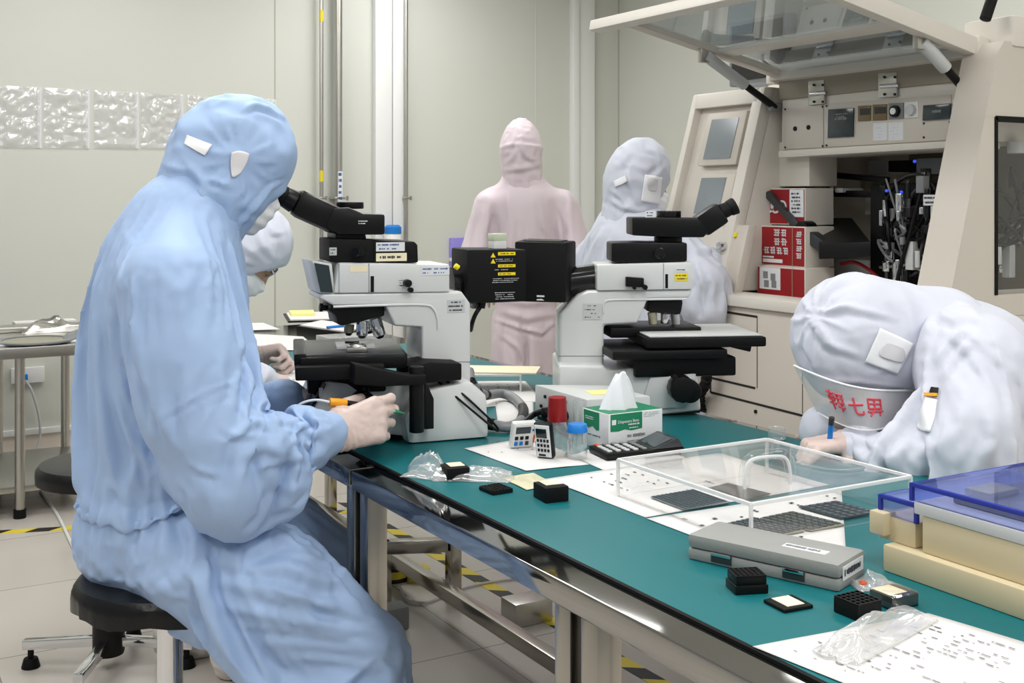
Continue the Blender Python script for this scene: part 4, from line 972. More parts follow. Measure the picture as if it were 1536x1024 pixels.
# chip sheets under the cover
def chip_sheet(label, c, m, rows=0, mm='mid_grey', z=ZM+.0035):
    C = [W3(q, 0) for q in c]; o = sum(C, Vector())/4; t = thing('chip_sheet', label, 'chip sheet', (o.x, o.y, z), group=None)
    q = [v-o for v in C]; obj('film', B().hexa(q, [v+UPZ*.0015 for v in q]), m, t)
    if rows:
        b = B(); u, v = q[1]-q[0], q[3]-q[0]
        for i in range(rows):
            for j in range(rows+2):
                p = q[0]+u*((j+.18)/(rows+2))+v*((i+.18)/rows); b.hexa([p+UPZ*.0016, p+u*.8/(rows+2)+UPZ*.0016, p+u*.8/(rows+2)+v*.66/rows+UPZ*.0016, p+v*.66/rows+UPZ*.0016], [w+UPZ*.0026 for w in (p, p+u*.8/(rows+2), p+u*.8/(rows+2)+v*.66/rows, p+v*.66/rows)])
        obj('chips', b, mm, t)
    return t
chip_sheet('sheet of dark blue-grey chip strips under the acrylic cover', [zx(976, 749), zx(1026, 768), zx(1096, 757), zx(1040, 738)], 'mid_grey', 10, 'chip')
chip_sheet('dark plain plate behind the chip strips under the acrylic cover', [zx(1060, 736), zx(1120, 752), zx(1156, 744), zx(1092, 728)], 'grey_plastic')
chip_sheet('gold-brown film sheet nearest the grey case under the acrylic cover', [zx(1086, 790), zx(1165, 808), zx(1208, 800), zx(1130, 780)], 'film_gold', 6, 'chip')
chip_sheet('gold-brown film sheet in the middle of the acrylic cover', [zx(1140, 781), zx(1215, 800), zx(1268, 791), zx(1188, 771)], 'film_gold', 5, 'grey_plastic')
chip_sheet('dark shiny chip sheet at the right edge of the acrylic cover', [zx(1198, 764), zx(1262, 782), zx(1306, 774), zx(1254, 755)], 'grey_plastic', 5, 'chip')
# grey plastic case
pa, pb, pc = W3(zx(1258, 889), 0), W3(zx(1031, 838), 0), W3(zx(1301, 863), 0); dl = (pb-pa).normalized(); L = (pb-pa).length; wd = .088; o = (pa+pb)/2
t = thing('plastic_case', 'long grey plastic case with printed labels beside the acrylic cover', 'case', (o.x, o.y, ZM), math.atan2(dl.y, dl.x)); hgt = .036
obj('tray', B().box(-L/2, L/2, -wd, 0, 0, hgt*.45, .005), 'case_grey', t); obj('lid', B().box(-L/2, L/2, -wd, 0, hgt*.46, hgt, .006), 'case_grey', t)
for x in (-L*.22, L*.26): 
    l_ = obj('latch', B().box(x-.016, x+.016, -.002, .0012, .004, .016, .001), 'grey_plastic', t); obj('latch_tab', B().box(x-.015, x+.015, .0008, .003, .013, .018, .001), 'chrome', l_)
lb = obj('label', B().box(-L*.36, -L*.08, -.045, -.028, hgt, hgt+.0006), 'white_label', t); b = B(); marks(b, (-L*.09, -.030, hgt+.0008), (-1, 0, 0), (0, -1, 0), L*.26, .014, 1, 3, .9, .0003, .6); obj('printing', b, 'mid_grey', lb)
lb = obj('label', B().box(-L/2-.0008, -L/2, -.078, -.012, .012, .030), 'white_label', t); b = B(); marks(b, (-L/2-.001, -.014, .015), (0, -1, 0), UPZ, .060, .013, 1, 5, .9, .0003, .7); obj('printing', b, 'ink', lb)
# chip boxes and trays
def box_pts(pn, pl, pr):
    n_, l, r = (W3(zx(*q), 0) for q in (pn, pl, pr)); return n_, (l-n_), (r-n_)
def chip_box(label, pn, pl, pr, h, top=None, pockets=0, lip=False, film=False, cat='chip box', name='chip_box'):
    n_, l, r = box_pts(pn, pl, pr); side = (l.length+r.length)/2; rz = math.atan2(r.y, r.x); o = n_+(l+r)/2
    t = thing(name, label, cat, (o.x, o.y, ZM), rz); s = r.length/2; s2 = l.length/2
    if lip:
        obj('box_body', B().box(-s, s, -s2, s2, 0, h*.55, .002), 'black_plastic', t); obj('upper_tray', B().box(-s*.92, s*.92, -s2*.92, s2*.92, h*.55, h, .002), 'black_plastic', t); s *= .92; s2 *= .92
    else: obj('box_body', B().box(-s, s, -s2, s2, 0, h, .002), 'black_matte', t)
    if pockets:
        b = B(); n = pockets
        for i in range(n+1):
            x = -s*.94+2*s*.94*i/n; b.box(x-.0008, x+.0008, -s2*.95, s2*.95, h, h+.0018)
            y = -s2*.94+2*s2*.94*i/n; b.box(-s*.95, s*.95, y-.0008, y+.0008, h, h+.0018)
        obj('pocket_grid', b, 'black_plastic', t)
    if top:
        u0, v0, u1, v1 = top; obj('label', B().box(-s+2*s*u0, -s+2*s*u1, -s2+2*s2*v0, -s2+2*s2*v1, h, h+.0008), 'cream_label', t, label='cream paper label')
    if film:
        b = B(); b.box(-s*1.06, s*1.06, -s2*1.06, s2*1.06, -.0, h*1.12, .006, 3); o_ = obj('film_wrap', b, 'wrap', t, label='clear film wrap')
    return t
chip_box('black chip box with a cream label among the crumpled film', (676, 722), (654, 714), (710, 719), .023, (.25, .3, .9, .9))
chip_box('flat black waffle tray lying between two labelled chip boxes', (741, 743), (716, 735), (772, 738), .0055, None, 6, name='chip_tray', cat='chip tray')
chip_box('black chip box with a cream label beside the sticker sheet', (821, 755), (797, 745), (856, 751), .0255, (.22, .35, .95, .95))
chip_box('two-tier black waffle box in front of the grey case', (1106, 893), (1085, 879), (1156, 890), .022, None, 6, True)
chip_box('flat black tray with a cream label in front of the grey case', (1178, 920), (1143, 904), (1222, 912), .005, (.22, .15, .8, .9), name='chip_tray', cat='chip tray')
chip_box('square black waffle box left of the film-wrapped box', (1292, 931), (1245, 919), (1328, 922), .0185, None, 5)
chip_box('black chip box wrapped in clear film with a cream label', (1342, 917), (1302, 903), (1380, 908), .017, (.05, .2, .72, .95), 0, False, True)
# loose film and bags
p = zx(676, 719); crumple('plastic_film', (p[0]+.045, p[1]-.005, ZM), .14, .08, .022, 'plastic_film', 'crumpled clear film around the labelled chip box', 'plastic film', 31, 26, rz=-.6)
p = zx(640, 716); crumple('plastic_film', (p[0]+.01, p[1]+.005, ZM), .10, .055, .05, 'plastic_film', 'upright crumpled clear film at the mat edge', 'plastic film', 33, 26, rz=-.9)
p = zx(1310, 880); crumple('film_scrap', (p[0]+.002, p[1]+.004, ZM), .055, .04, .022, 'plastic_film', 'small crumpled film scrap by the beige box', 'plastic scrap', 35, 20, rz=-.3)
p = zx(1303, 879); t = tag(obj('orange_scrap', B().sphere((0, 0, .004), .0055, 1.2, 1, .6), 'orange'), 'orange scrap inside the crumpled film', 'scrap'); t.location = (p[0]-.006, p[1]+.004, ZM)
p = zx(1318, 957); crumple('plastic_bag', (p[0], p[1], ZM+.003), .20, .055, .026, 'plastic_film', 'long clear plastic bag lying on the handwritten form', 'plastic bag', 37, 30, rz=math.radians(14))
# beige instrument box with blue clear covers
bx0 = 1.238; by1 = 1.122; by0 = .72
t = thing('storage_box', 'beige storage box with blue transparent covers at the bench corner', 'storage box', (bx0, by1, ZM))
def zz(px, py, x=bx0): return on_x(px, py, x).z-ZM
def yy_(px, py, x=bx0): return on_x(px, py, x).y-by1
hb = .037; obj('plinth', B().box(0, .34, by0-by1, 0, 0, hb, .004), 'beige_box', t)
sx = .018; ys0, ys1 = yy_(1373, 800, bx0+sx), yy_(1317, 800, bx0+sx); zs = zz(1330, 772, bx0+sx)
obj('small_bin', B().box(sx, .30, ys0, ys1, hb, zs, .003), 'beige_box', t)
yt0, yt1 = yy_(1327, 780, bx0+sx-.012), yy_(1305, 780, bx0+sx-.012); obj('end_tab', B().box(sx-.014, .03, yt0, yt1, zz(1315, 796, bx0+sx), zz(1315, 762, bx0+sx), .003), 'beige_box', t)
yl1 = yy_(1386, 800, bx0+sx); zl = zz(1386, 772, bx0+sx); obj('large_bin', B().box(sx-.004, .30, by0-by1, yl1, hb, zl, .003), 'beige_box', t)
obj('grey_rim', B().box(sx-.006, .305, by0-by1, yl1+.012, zl, zl+.016, .002), 'light_grey', t, label='light grey rim')
def clear_hood(x0, x1, y0, y1, z0, z1):
    k_ = .004; h = obj('clear_cover', B().box(x0, x1, y0, y1, z1-k_, z1), 'blue_clear', t, label='blue transparent cover')
    obj('cover_wall', B().box(x0, x0+k_, y0, y1, z0, z1-k_), 'blue_clear', h); obj('cover_wall', B().box(x0+k_, x1, y1-k_, y1, z0, z1-k_), 'blue_clear', h); obj('cover_wall', B().box(x1-k_, x1, y0, y1-k_, z0, z1-k_), 'blue_clear', h)
    obj('cover_rim', B().beam((x0, y0, z1-.002), (x0, y1, z1-.002), .006, .006, .001), 'blue_clear_edge', h); obj('cover_rim', B().beam((x0, y1, z0), (x0, y1, z1), .0055, .0055, .001), 'blue_clear_edge', h); obj('cover_rim', B().beam((x0, y1, z1-.002), (x1, y1, z1-.002), .004, .004, .001), 'blue_clear_edge', h)
zt1 = zz(1322, 741, bx0+sx); clear_hood(sx, .29, ys0-.004, yy_(1321, 780, bx0+sx), zs, zt1)
zt2 = zz(1371, 723, bx0+sx); clear_hood(sx-.004, .30, by0-by1, yy_(1371, 760, bx0+sx), zl+.016, zt2)
obj('cover_rim', B().beam((sx, ys0-.002, zs), (sx, ys0-.002, zt1), .0055, .0055, .001), 'blue_clear_edge', t)
o = zl+.0165; obj('inner_plate', B().box(.05, .26, by0-by1+.02, yl1-.02, o, o+.012, .003), 'mid_grey', t); obj('inner_block', B().box(.06, .12, yl1-.07, yl1-.03, o+.0125, o+.022, .003), 'mid_grey', t)
p = zx(1500, 745); crumple('plastic_bag', (bx0+.17, by1-.30, ZM+zt2), .16, .16, .04, 'plastic_film', 'crumpled clear bag lying on the blue transparent cover', 'plastic bag', 41, 26)
# tissue box
t = thing('tissue_box', 'green and white tissue box in front of the right microscope', 'tissue box', (1.338, 1.917, ZM)); tw_, td, th_ = .135, .092, .075
obj('carton', B().box(0, tw_, 0, td, 0, th_, .0015), 'white_label', t); obj('green_top', B().box(.002, tw_-.002, .002, td-.002, th_, th_+.0006), 'green_print', t, label='green top')
def banner(w, h, fr, name='green_banner'):
    pts = [(0, 0), (w*.25, -h*.03), (w*.45, h*.06), (w*.65, -h*.05), (w, h*.02), (w, h), (0, h)]; return B().prism(pts, -.0007, 0, fr)
bn = obj('green_banner', banner(.078, .034, Matrix.Translation((.005, 0, th_-.035))), 'green_print', t)
text('lettering', 'Disposers Bem', .0085, (.022, -.0008, th_-.020), (1, 0, 0), (0, 0, 1), 'white_label', bn)
b = B(); b.box(.008, .018, -.0012, -.0007, th_-.022, th_-.012); obj('emblem', b, 'tissue', bn)
b = B(); marks(b, (.046, -.0009, th_-.027), (1, 0, 0), UPZ, .03, .006, 1, 2, .95, .0003, .6); marks(b, (.05, -.0009, th_-.033), (1, 0, 0), UPZ, .026, .004, 1, 3, .95, .0003, .6); obj('printing', b, 'white_label', bn)
b = B(); marks(b, (.086, -.0005, th_-.014), (1, 0, 0), UPZ, .04, .011, 3, 6, .8, .0003, .35); marks(b, (.045, -.0005, .022), (1, 0, 0), UPZ, .06, .012, 1, 7, .95, .0003, .6); marks(b, (.045, -.0005, .006), (1, 0, 0), UPZ, .05, .014, 3, 8, .95, .0003, .4); obj('printing', b, 'mid_grey', t)
SW = Matrix(((0, 1, 0, 0), (-1, 0, 0, 0), (0, 0, 1, 0), (0, 0, 0, 1)))
b2 = B().prism([(-td*.95, 0), (-td*.75, -.001), (-td*.6, .004), (-td*.45, -.003), (-td*.35, -.001), (-td*.35, .034), (-td*.95, .034)], -.0007, 0, Matrix.Translation((0, 0, th_-.036)) @ SW); bn = obj('green_banner', b2, 'green_print', t)
b = B(); marks(b, (-.0009, td*.9, th_-.02), (0, -1, 0), UPZ, .035, .008, 2, 12, 1, .0003, .5); obj('printing', b, 'white_label', bn)
b = B(); marks(b, (-.0005, td*.8, .022), (0, -1, 0), UPZ, .05, .006, 1, 13, .9, .0003, .5); obj('printing', b, 'ink', t)
n = 26; rows_ = 16; V, Fq = [], []
for j in range(rows_):
    f = j/(rows_-1)
    for k in range(n):
        a = 2*PI*k/n; ww = (.030*(1-f)**.8+.013)*(1+.12*math.sin(5*a+2*f)); dd = (.016*(1-f)+.006)*(1+.25*math.sin(7*a+1+3*f))
        V.append((tw_*.44+.006*f+ww*math.cos(a), td*.5+dd*math.sin(a), th_+.001+.068*f*(1+.06*math.sin(3*a)) - .004*f*math.cos(2*a)))
for j in range(rows_-1):
    for k in range(n): Fq.append((j*n+k, j*n+(k+1) % n, (j+1)*n+(k+1) % n, (j+1)*n+k))
Fq.append(tuple((rows_-1)*n+k for k in range(n)))
obj('tissue', (V, Fq), 'tissue', t, ang=0)
# calculator
pl, pr_ = W3(zx(896, 686), 0), W3(zx(1012, 676), 0); pn = W3(zx(925, 702), 0)
ux = (pr_-pl).normalized(); o = (pl+pr_)/2; rz = math.atan2(ux.y, ux.x); Lc = (pr_-pl).length
t = thing('calculator', 'black desk calculator in front of the tissue box', 'calculator', (o.x, o.y, ZM+.003), rz); q = Lc/2; wc = .085
obj('body', B().box(-q, q, -wc/2, wc/2, 0, .013, .004), 'black_plastic', t)
scr = obj('screen_hood', B().prism([(q*.2, .013), (q*.98, .013), (q*.86, .03), (q*.78, .031)], -wc/2+.002, wc/2-.002, None, .002), 'grey_plastic', t)
obj('screen', B().prism([(q*.26, .0155), (q*.72, .030), (q*.715, .0306), (q*.255, .0161)], -wc/2+.008, wc/2-.008), 'screen', scr)
for i in range(5):
    for j in range(5):
        x = -q*.92+i*q*.22; y = -wc/2+.008+j*.0145; obj('key', B().box(x, x+.010, y, y+.0105, .0125, .0165, .002), 'orange' if (i, j) == (0, 4) else 'light_grey' if i < 4 and j < 4 else 'mid_grey', t)
# timers
def timer(label, base, rz, w, h, th, tiltback, body, face, dark, keys):
    t = thing('timer', label, 'timer', (base.x, base.y, ZM+.0025), rot=(-tiltback, 0, rz))
    obj('body', B().box(-w/2, w/2, 0, th, 0, h, .004), body, t)
    f_ = obj('face_plate', B().box(-w*.43, w*.43, -.0012, .002, h*.04, h*.96, .0005), face, t); obj('screen', B().box(-w*.36, w*.26, -.0022, 0, h*.6, h*.86, .0005), dark, t)
    for (u, v, ku, kv, m) in keys: obj('key', B().box(w*(u-ku/2), w*(u+ku/2), -.003, 0, h*(v-kv/2), h*(v+kv/2), .0008), m, t)
    return t
ks = [(-.3, .42, .14, .13, 'black_plastic'), (-.08, .42, .14, .13, 'black_plastic'), (.14, .42, .14, .13, 'black_plastic'), (-.3, .2, .14, .15, 'blue_cap'), (-.08, .2, .14, .15, 'blue_cap'), (.16, .2, .14, .15, 'grey_plastic'), (.38, .72, .1, .08, 'blue_cap'), (.44, .35, .06, .3, 'orange')]
p = W3(zx(783, 673), 0); timer('square white timer leaning on the sheet of paper', p, -YAW+.35, .051, .056, .014, -.35, 'scope_white', 'white_trim', 'screen', ks)
ks = [(-.28+.19*i, .52-.14*j, .12, .08, 'black_plastic') for i in range(4) for j in range(3)]+[(-.1, .1, .4, .05, 'black_plastic')]
p = W3(zx(817, 689), 0); timer('black-framed timer with white face beside the square white timer', p, -YAW-.45, .036, .071, .016, -.22, 'black_plastic', 'white_label', 'black_gloss', ks)
# jars and bottles
def vessel(name, label, px, py, r, h, cap, capr, caph, neck=None, ridges=True):
    p = W3(zx(px, py), 0); t = thing(name, label, 'jar', (p.x, p.y, ZM+.0026))
    nk = neck or r*.8; k_ = .0016
    obj('glass_body', B().lathe([(0, 0), (r*.96, 0), (r, .003), (r, h*.62), (nk, h*.86), (nk, h), (nk-k_, h), (nk-k_, h*.87), (r-k_, h*.61), (r-k_, .004), (0, .003)], 32), 'glass', t)
    if cap:
        c = obj('cap', B().lathe([(0, h-.002), (capr*.98, h-.002), (capr, h+.001), (capr*.90, h+caph-.001), (capr*.86, h+caph), (0, h+caph)], 32), cap, t)
    return t
vessel('bottle', 'clear glass bottle with a tall red cap', 836, 683, .029, .068, 'red_cap', .0195, .045, .018)
vessel('jar', 'small clear jar with a blue lid beside the red-capped bottle', 866, 688, .0195, .052, 'blue_cap', .0205, .014, .017)
p = W3(zx(869, 652), 0); t = tag(obj('glass_cylinder', B().lathe([(0, 0), (.013, 0), (.0135, .004), (.0135, .075), (.0115, .076), (.0115, .006), (0, .005)], 28), 'glass'), 'empty clear glass cylinder behind the blue-lidded jar', 'glass cylinder'); t.location = (p.x, p.y, ZM)
p = W3(zx(1166, 660), 0); t = tag(obj('glass_beaker', B().lathe([(0, 0), (.017, 0), (.019, .004), (.019, .022), (.0205, .026), (.0175, .025), (.0175, .004), (0, .003)], 28), 'glass'), 'small clear beaker at the rear edge of the green mat', 'beaker'); t.location = (p.x, p.y, ZM)
# control box under the right microscope
c4 = [cam2w(.053, 2.685), cam2w(.160, 2.485), cam2w(.300, 2.532), cam2w(.225, 2.675)]; o = sum(c4, Vector())/4
t = thing('control_box', 'low pale control box with a yellow note in front of the right microscope', 'control box', (o.x, o.y, ZM)); q = [v-o for v in c4]
obj('housing', B().hexa([v+UPZ*.008 for v in q], [v+UPZ*.078 for v in q], .003), 'scope_white', t)
obj('base_rail', B().hexa([v*.96 for v in q], [v*.96+UPZ*.008 for v in q]), 'black_plastic', t)
fd = (q[1]-q[0]).normalized(); fn = Vector((fd.y, -fd.x, 0)); fn = fn if fn.dot(q[0]-q[3]) > 0 else -fn
def onface(u, z): return q[0]+(q[1]-q[0])*u+UPZ*z+fn*.001
for (u, z, r) in ((.22, .058, .004), (.14, .034, .004), (.62, .060, .004)): obj('screw', B().cyl(onface(u, z), onface(u, z)+fn*.003, r, n=10), 'black_plastic', t)
s_ = onface(.34, .05); lb = obj('yellow_label', B().hexa([s_, s_+fd*.045, s_+fd*.045+UPZ*.014, s_+UPZ*.014], [v+fn*.001 for v in (s_, s_+fd*.045, s_+fd*.045+UPZ*.014, s_+UPZ*.014)]), 'yellow_label', t)
obj('connector', B().cyl(onface(.40, .030), onface(.40, .030)+fn*.03, .012, bev=.002), 'black_plastic', t); obj('connector', B().cyl(onface(.62, .030), onface(.62, .030)+fn*.02, .012, bev=.002), 'black_plastic', t)
v = m_ = basis(t).inverted() @ on_z(906, 587, ZM+.079); nt = tag(obj('sticky_note', B().cbox((0, 0, .0006), (.055, .05, .0012), rot=(0, 0, -.25)), 'sticker_yellow'), 'pale yellow sticky note on the pale control box', 'sticky note'); w_ = cam2w(.195, 2.575); nt.location = (w_.x, w_.y, ZM+.0782)
# clear riser behind the hose
p = on_z(780, 587, ZM); o = cam2w((745-CX)/FPX*3.05, 3.10); t = thing('acrylic_riser', 'low clear acrylic riser with a pale board on it', 'riser', (o.x, o.y, ZM), -YAW)
obj('shelf', B().box(-.07, .065, -.06, .08, .042, .047, .001), 'acrylic_edge', t); obj('leg', B().box(.06, .065, -.06, .08, 0, .042), 'acrylic_edge', t); obj('leg', B().box(-.07, -.065, -.06, .08, 0, .042), 'acrylic_edge', t)
t2 = tag(obj('pale_board', B().box(-.10, .11, -.05, .07, 0, .004, .001), 'cream_label'), 'pale cream board lying on the clear riser', 'board'); t2.location = (o.x, o.y, ZM+.0475); t2.rotation_euler[2] = -YAW-.12
# grey braided hose and black cables
P_ = [at(704, 556, 2.80), at(709, 578, 2.76), on_z(727, 592, ZM+.03), on_z(752, 590, ZM+.02), on_z(772, 598, ZM+.013), on_z(785, 614, ZM+.013), on_z(780, 632, ZM+.013), on_z(762, 640, ZM+.013), on_z(742, 637, ZM+.016)]
t = thing('grey_hose', 'grey braided hose curling on the mat between the two microscopes', 'hose', on_z(760, 612, ZM)); mi = basis(t).inverted(); Q = [mi @ v for v in P_]; cq = crv(Q, 6)
obj('hose_sleeve', B().tube(cq, .0115, 12, False), 'mid_grey', t)
for (a, c) in ((4, 6), (8, 9), (12, 13), (29, 35)): obj('black_band', B().tube(cq[a:c+1], .0122, 12, False), 'black_plastic', t)
obj('plug', B().cyl(cq[-1], cq[-1]+(cq[-1]-cq[-3]).normalized()*.03, .013, bev=.002), 'black_plastic', t)
P_ = [on_z(768, 643, ZM+.008), on_z(785, 634, ZM+.012), on_z(800, 622, ZM+.02), on_z(815, 617, ZM+.03), on_z(832, 616, ZM+.03)]
o_ = tag(obj('black_cable', B().tube(P_, .007, 10), 'black_plastic'), 'thick black cable from the hose to the control box', 'cable'); recenter(o_)
P_ = [on_z(740, 632, ZM+.004), on_z(765, 640, ZM+.004), on_z(800, 632, ZM+.004), on_z(830, 640, ZM+.004), on_z(858, 660, ZM+.004)]
o_ = tag(obj('black_cable', B().tube(P_, .0035, 8), 'black_plastic'), 'thin black cable lying behind the timers', 'cable'); recenter(o_)
# things at the rear
p = on_z(745, 373, .76+.288); lz = S1.p(745, 374, 0)[1]; w_ = S1.o+S1.e*S1.p(746, 372, 0)[0]
t = thing('small_box', 'tiny white box with a green rim on top of the left lamp housing', 'box', (w_.x, w_.y, lz+.0015)); obj('cup', B().box(-.016, .016, -.014, .014, 0, .028, .002), 'white_trim', t); obj('rim', B().box(-.0165, .0165, -.0145, .0145, .018, .034, .001), 'green_soft' if 'green_soft' in M else (mat('green_soft', (196, 206, 180), .5) and 'green_soft'), t)
a = on_y(673, 400, YB); c = on_y(700, 356, YB); t = thing('wall_pouch', 'violet plastic pouch hanging on the back wall beside the pink worker', 'pouch', ((a.x+c.x)/2, YB, a.z))
w2, h2 = (c.x-a.x)/2, c.z-a.z; obj('pouch', B().box(-w2, w2, -.03, 0, 0, h2, .008), 'violet', t); obj('clear_band', B().box(-w2*1.02, w2*1.02, -.032, -.001, h2*.2, h2*.32, .004), 'white_trim', t)
a = on_y(577, 396, YB-.12); c = on_y(601, 334, YB-.12); t = thing('wall_shelf', 'small white shelf on the back wall behind the left microscope', 'shelf', ((a.x+c.x)/2, YB, a.z)); obj('board', B().box(-.14, .14, -.22, 0, -.02, 0, .003), 'white_trim', t); obj('bracket', B().box(-.01, .01, -.18, 0, -.12, -.02), 'white_trim', t)
rb = (c.x-a.x)/2; t = thing('bottle', 'white bottle with a blue cap on the small wall shelf', 'bottle', ((a.x+c.x)/2, YB-.12, a.z)); hh = c.z-a.z
obj('bottle_body', B().lathe([(0, 0), (rb, 0), (rb, hh*.7), (rb*.9, hh*.74), (0, hh*.74)], 28), 'white_trim', t); obj('cap', B().lathe([(rb*.95, hh*.742), (rb*1.0, hh*.742), (rb, hh*.9), (rb*.7, hh*.95), (0, hh*.95), (0, hh*.742), (rb*.95, hh*.742)], 28), 'blue_cap', t)
# clipboards and papers on the far bench
def clipboard(label, c, z, pad=None):
    C = [W3(zx(*q, z), 0) for q in c]; o = sum(C, Vector())/4; q = [v-o for v in C]; t = thing('clipboard', label, 'clipboard', (o.x, o.y, z))
    obj('board', B().hexa(q, [v+UPZ*.006 for v in q]), 'black_plastic', t); obj('paper', B().hexa([v*.9+UPZ*.0062 for v in q], [v*.9+UPZ*.011 for v in q]), 'paper', t)
    if pad: obj('yellow_pad', B().hexa([v*.45+q[3]*.35+UPZ*.0112 for v in q], [v*.45+q[3]*.35+UPZ*.022 for v in q]), 'sticker_yellow', t)
    return t
clipboard('black clipboard with a yellow pad at the far end of the bench', [(432, 484), (512, 482), (505, 470), (425, 472)], ZT, True)
clipboard('black clipboard with white paper and a blue pen in front of the yellow pad', [(445, 491), (520, 502), (560, 493), (480, 483)], ZT)
p = on_z(506, 491, ZT+.012); t = thing('ballpoint_pen', 'blue pen lying on the clipboard', 'pen', (p.x, p.y, ZT+.0165), .3); obj('barrel', B().cyl((-.05, 0, 0), (.05, 0, 0), .005, n=12), 'blue_cap', t); obj('tip', B().cyl((.05, 0, 0), (.065, 0, 0), .005, .001, n=12), 'light_grey', t)
sheet('paper_stack', 'stack of white papers beside the clipboards on the far bench', [zx(340, 497, ZT), zx(420, 494, ZT), zx(395, 484, ZT), zx(335, 486, ZT)], ZT, 14, 0)
p = on_z(615, 527, ZT); t = tag(obj('clear_bin', B().box(-.09, .09, -.06, .06, 0, .06, .003), 'plastic_film'), 'clear plastic bin behind the left microscope column', 'bin'); t.location = (1.45, 3.55, ZM)
# ---------------------------------------------------------------- soft bodies: blended tapered limbs meshed on a grid
def npv(p): return np.array([p[0], p[1], p[2]], float)
class Soft:
    def __init__(self, h=.009): self.h = h; self.pr = []
    def cone(self, a, c, ra, rc, k=.03, lat=None, f=1., op='add'):
        """tapered capsule a->c; cross-section stretched by f along the unit vector lat"""
        self.pr.append((op, 'cone', npv(a), npv(c), ra, rc, k, None if lat is None else npv(lat), f)); return self
    def chain(self, pts, k=.03, lat=None, f=1.):
        for (a, ra), (c, rc) in zip(pts, pts[1:]): self.cone(a, c, ra, rc, k, lat, f)
        return self
    def ell(self, c, R, r3, k=.03, op='add'):
        """ellipsoid: R = 3x3 whose rows are its axes, r3 its radii"""
        self.pr.append((op, 'ell', npv(c), np.array(R, float), np.array(r3, float), 0, k, None, 1)); return self
    def _d(self, p, X):
        _, kind, a, c, r0, r1, k, lat, f = p
        if kind == 'ell':
            q = (X-a) @ c.T; s = q/r0; n = np.linalg.norm(s, axis=1); g = np.linalg.norm(s/r0, axis=1)+1e-9
            return n*(n-1)/g
        if lat is not None and f != 1:
            X = X-a; l = X @ lat; X = X+np.outer(l*(1/f-1), lat); cc = c-a; cc = cc+lat*(cc @ lat)*(1/f-1); aa = np.zeros(3)
        else: aa, cc = a, c
        d = cc-aa; t = ((X-aa) @ d/max(d @ d, 1e-9)).clip(0, 1)
        return np.linalg.norm(X-aa-np.outer(t, d), axis=1)-(r0+(r1-r0)*t)
    def _box(self, p):
        _, kind, a, c, r0, r1, k, lat, f = p
        if kind == 'ell': m = np.abs(c.T @ np.diag(r0)).sum(1); return a-m, a+m
        r = max(r0, r1)*max(f, 1); return np.minimum(a, c)-r, np.maximum(a, c)+r
    def mesh(self, grow=0., clip=None):
        h = self.h; bx = [self._box(p) for p in self.pr if p[0] == 'add']
        lo = np.min([b[0] for b in bx], 0)-3*h-abs(grow); hi = np.max([b[1] for b in bx], 0)+3*h+abs(grow)
        if clip is not None: lo = np.maximum(lo, clip[0]); hi = np.minimum(hi, clip[1])
        n = np.ceil((hi-lo)/h).astype(int)+1; G = np.full(n, 1., np.float32)
        for p in self.pr:
            a, b = self._box(p); mgn = p[6]*1.2+3*h+abs(grow)
            i0 = np.maximum(np.floor((a-mgn-lo)/h).astype(int), 0); i1 = np.minimum(np.ceil((b+mgn-lo)/h).astype(int)+1, n)
            if (i1 <= i0).any(): continue
            ax = [lo[j]+h*np.arange(i0[j], i1[j]) for j in range(3)]
            X = np.stack(np.meshgrid(*ax, indexing='ij'), -1).reshape(-1, 3)
            d = self._d(p, X).reshape(tuple(i1-i0)); sl = tuple(slice(i0[j], i1[j]) for j in range(3)); g = G[sl]; k = max(p[6], 1e-4)
            if p[0] == 'add': hh = np.maximum(k-np.abs(g-d), 0)/k; G[sl] = np.minimum(g, d)-hh*hh*k*.25
            else: d = -d; hh = np.maximum(k-np.abs(g-d), 0)/k; G[sl] = np.maximum(g, d)+hh*hh*k*.25
        return surfnet(G-grow, lo, h)
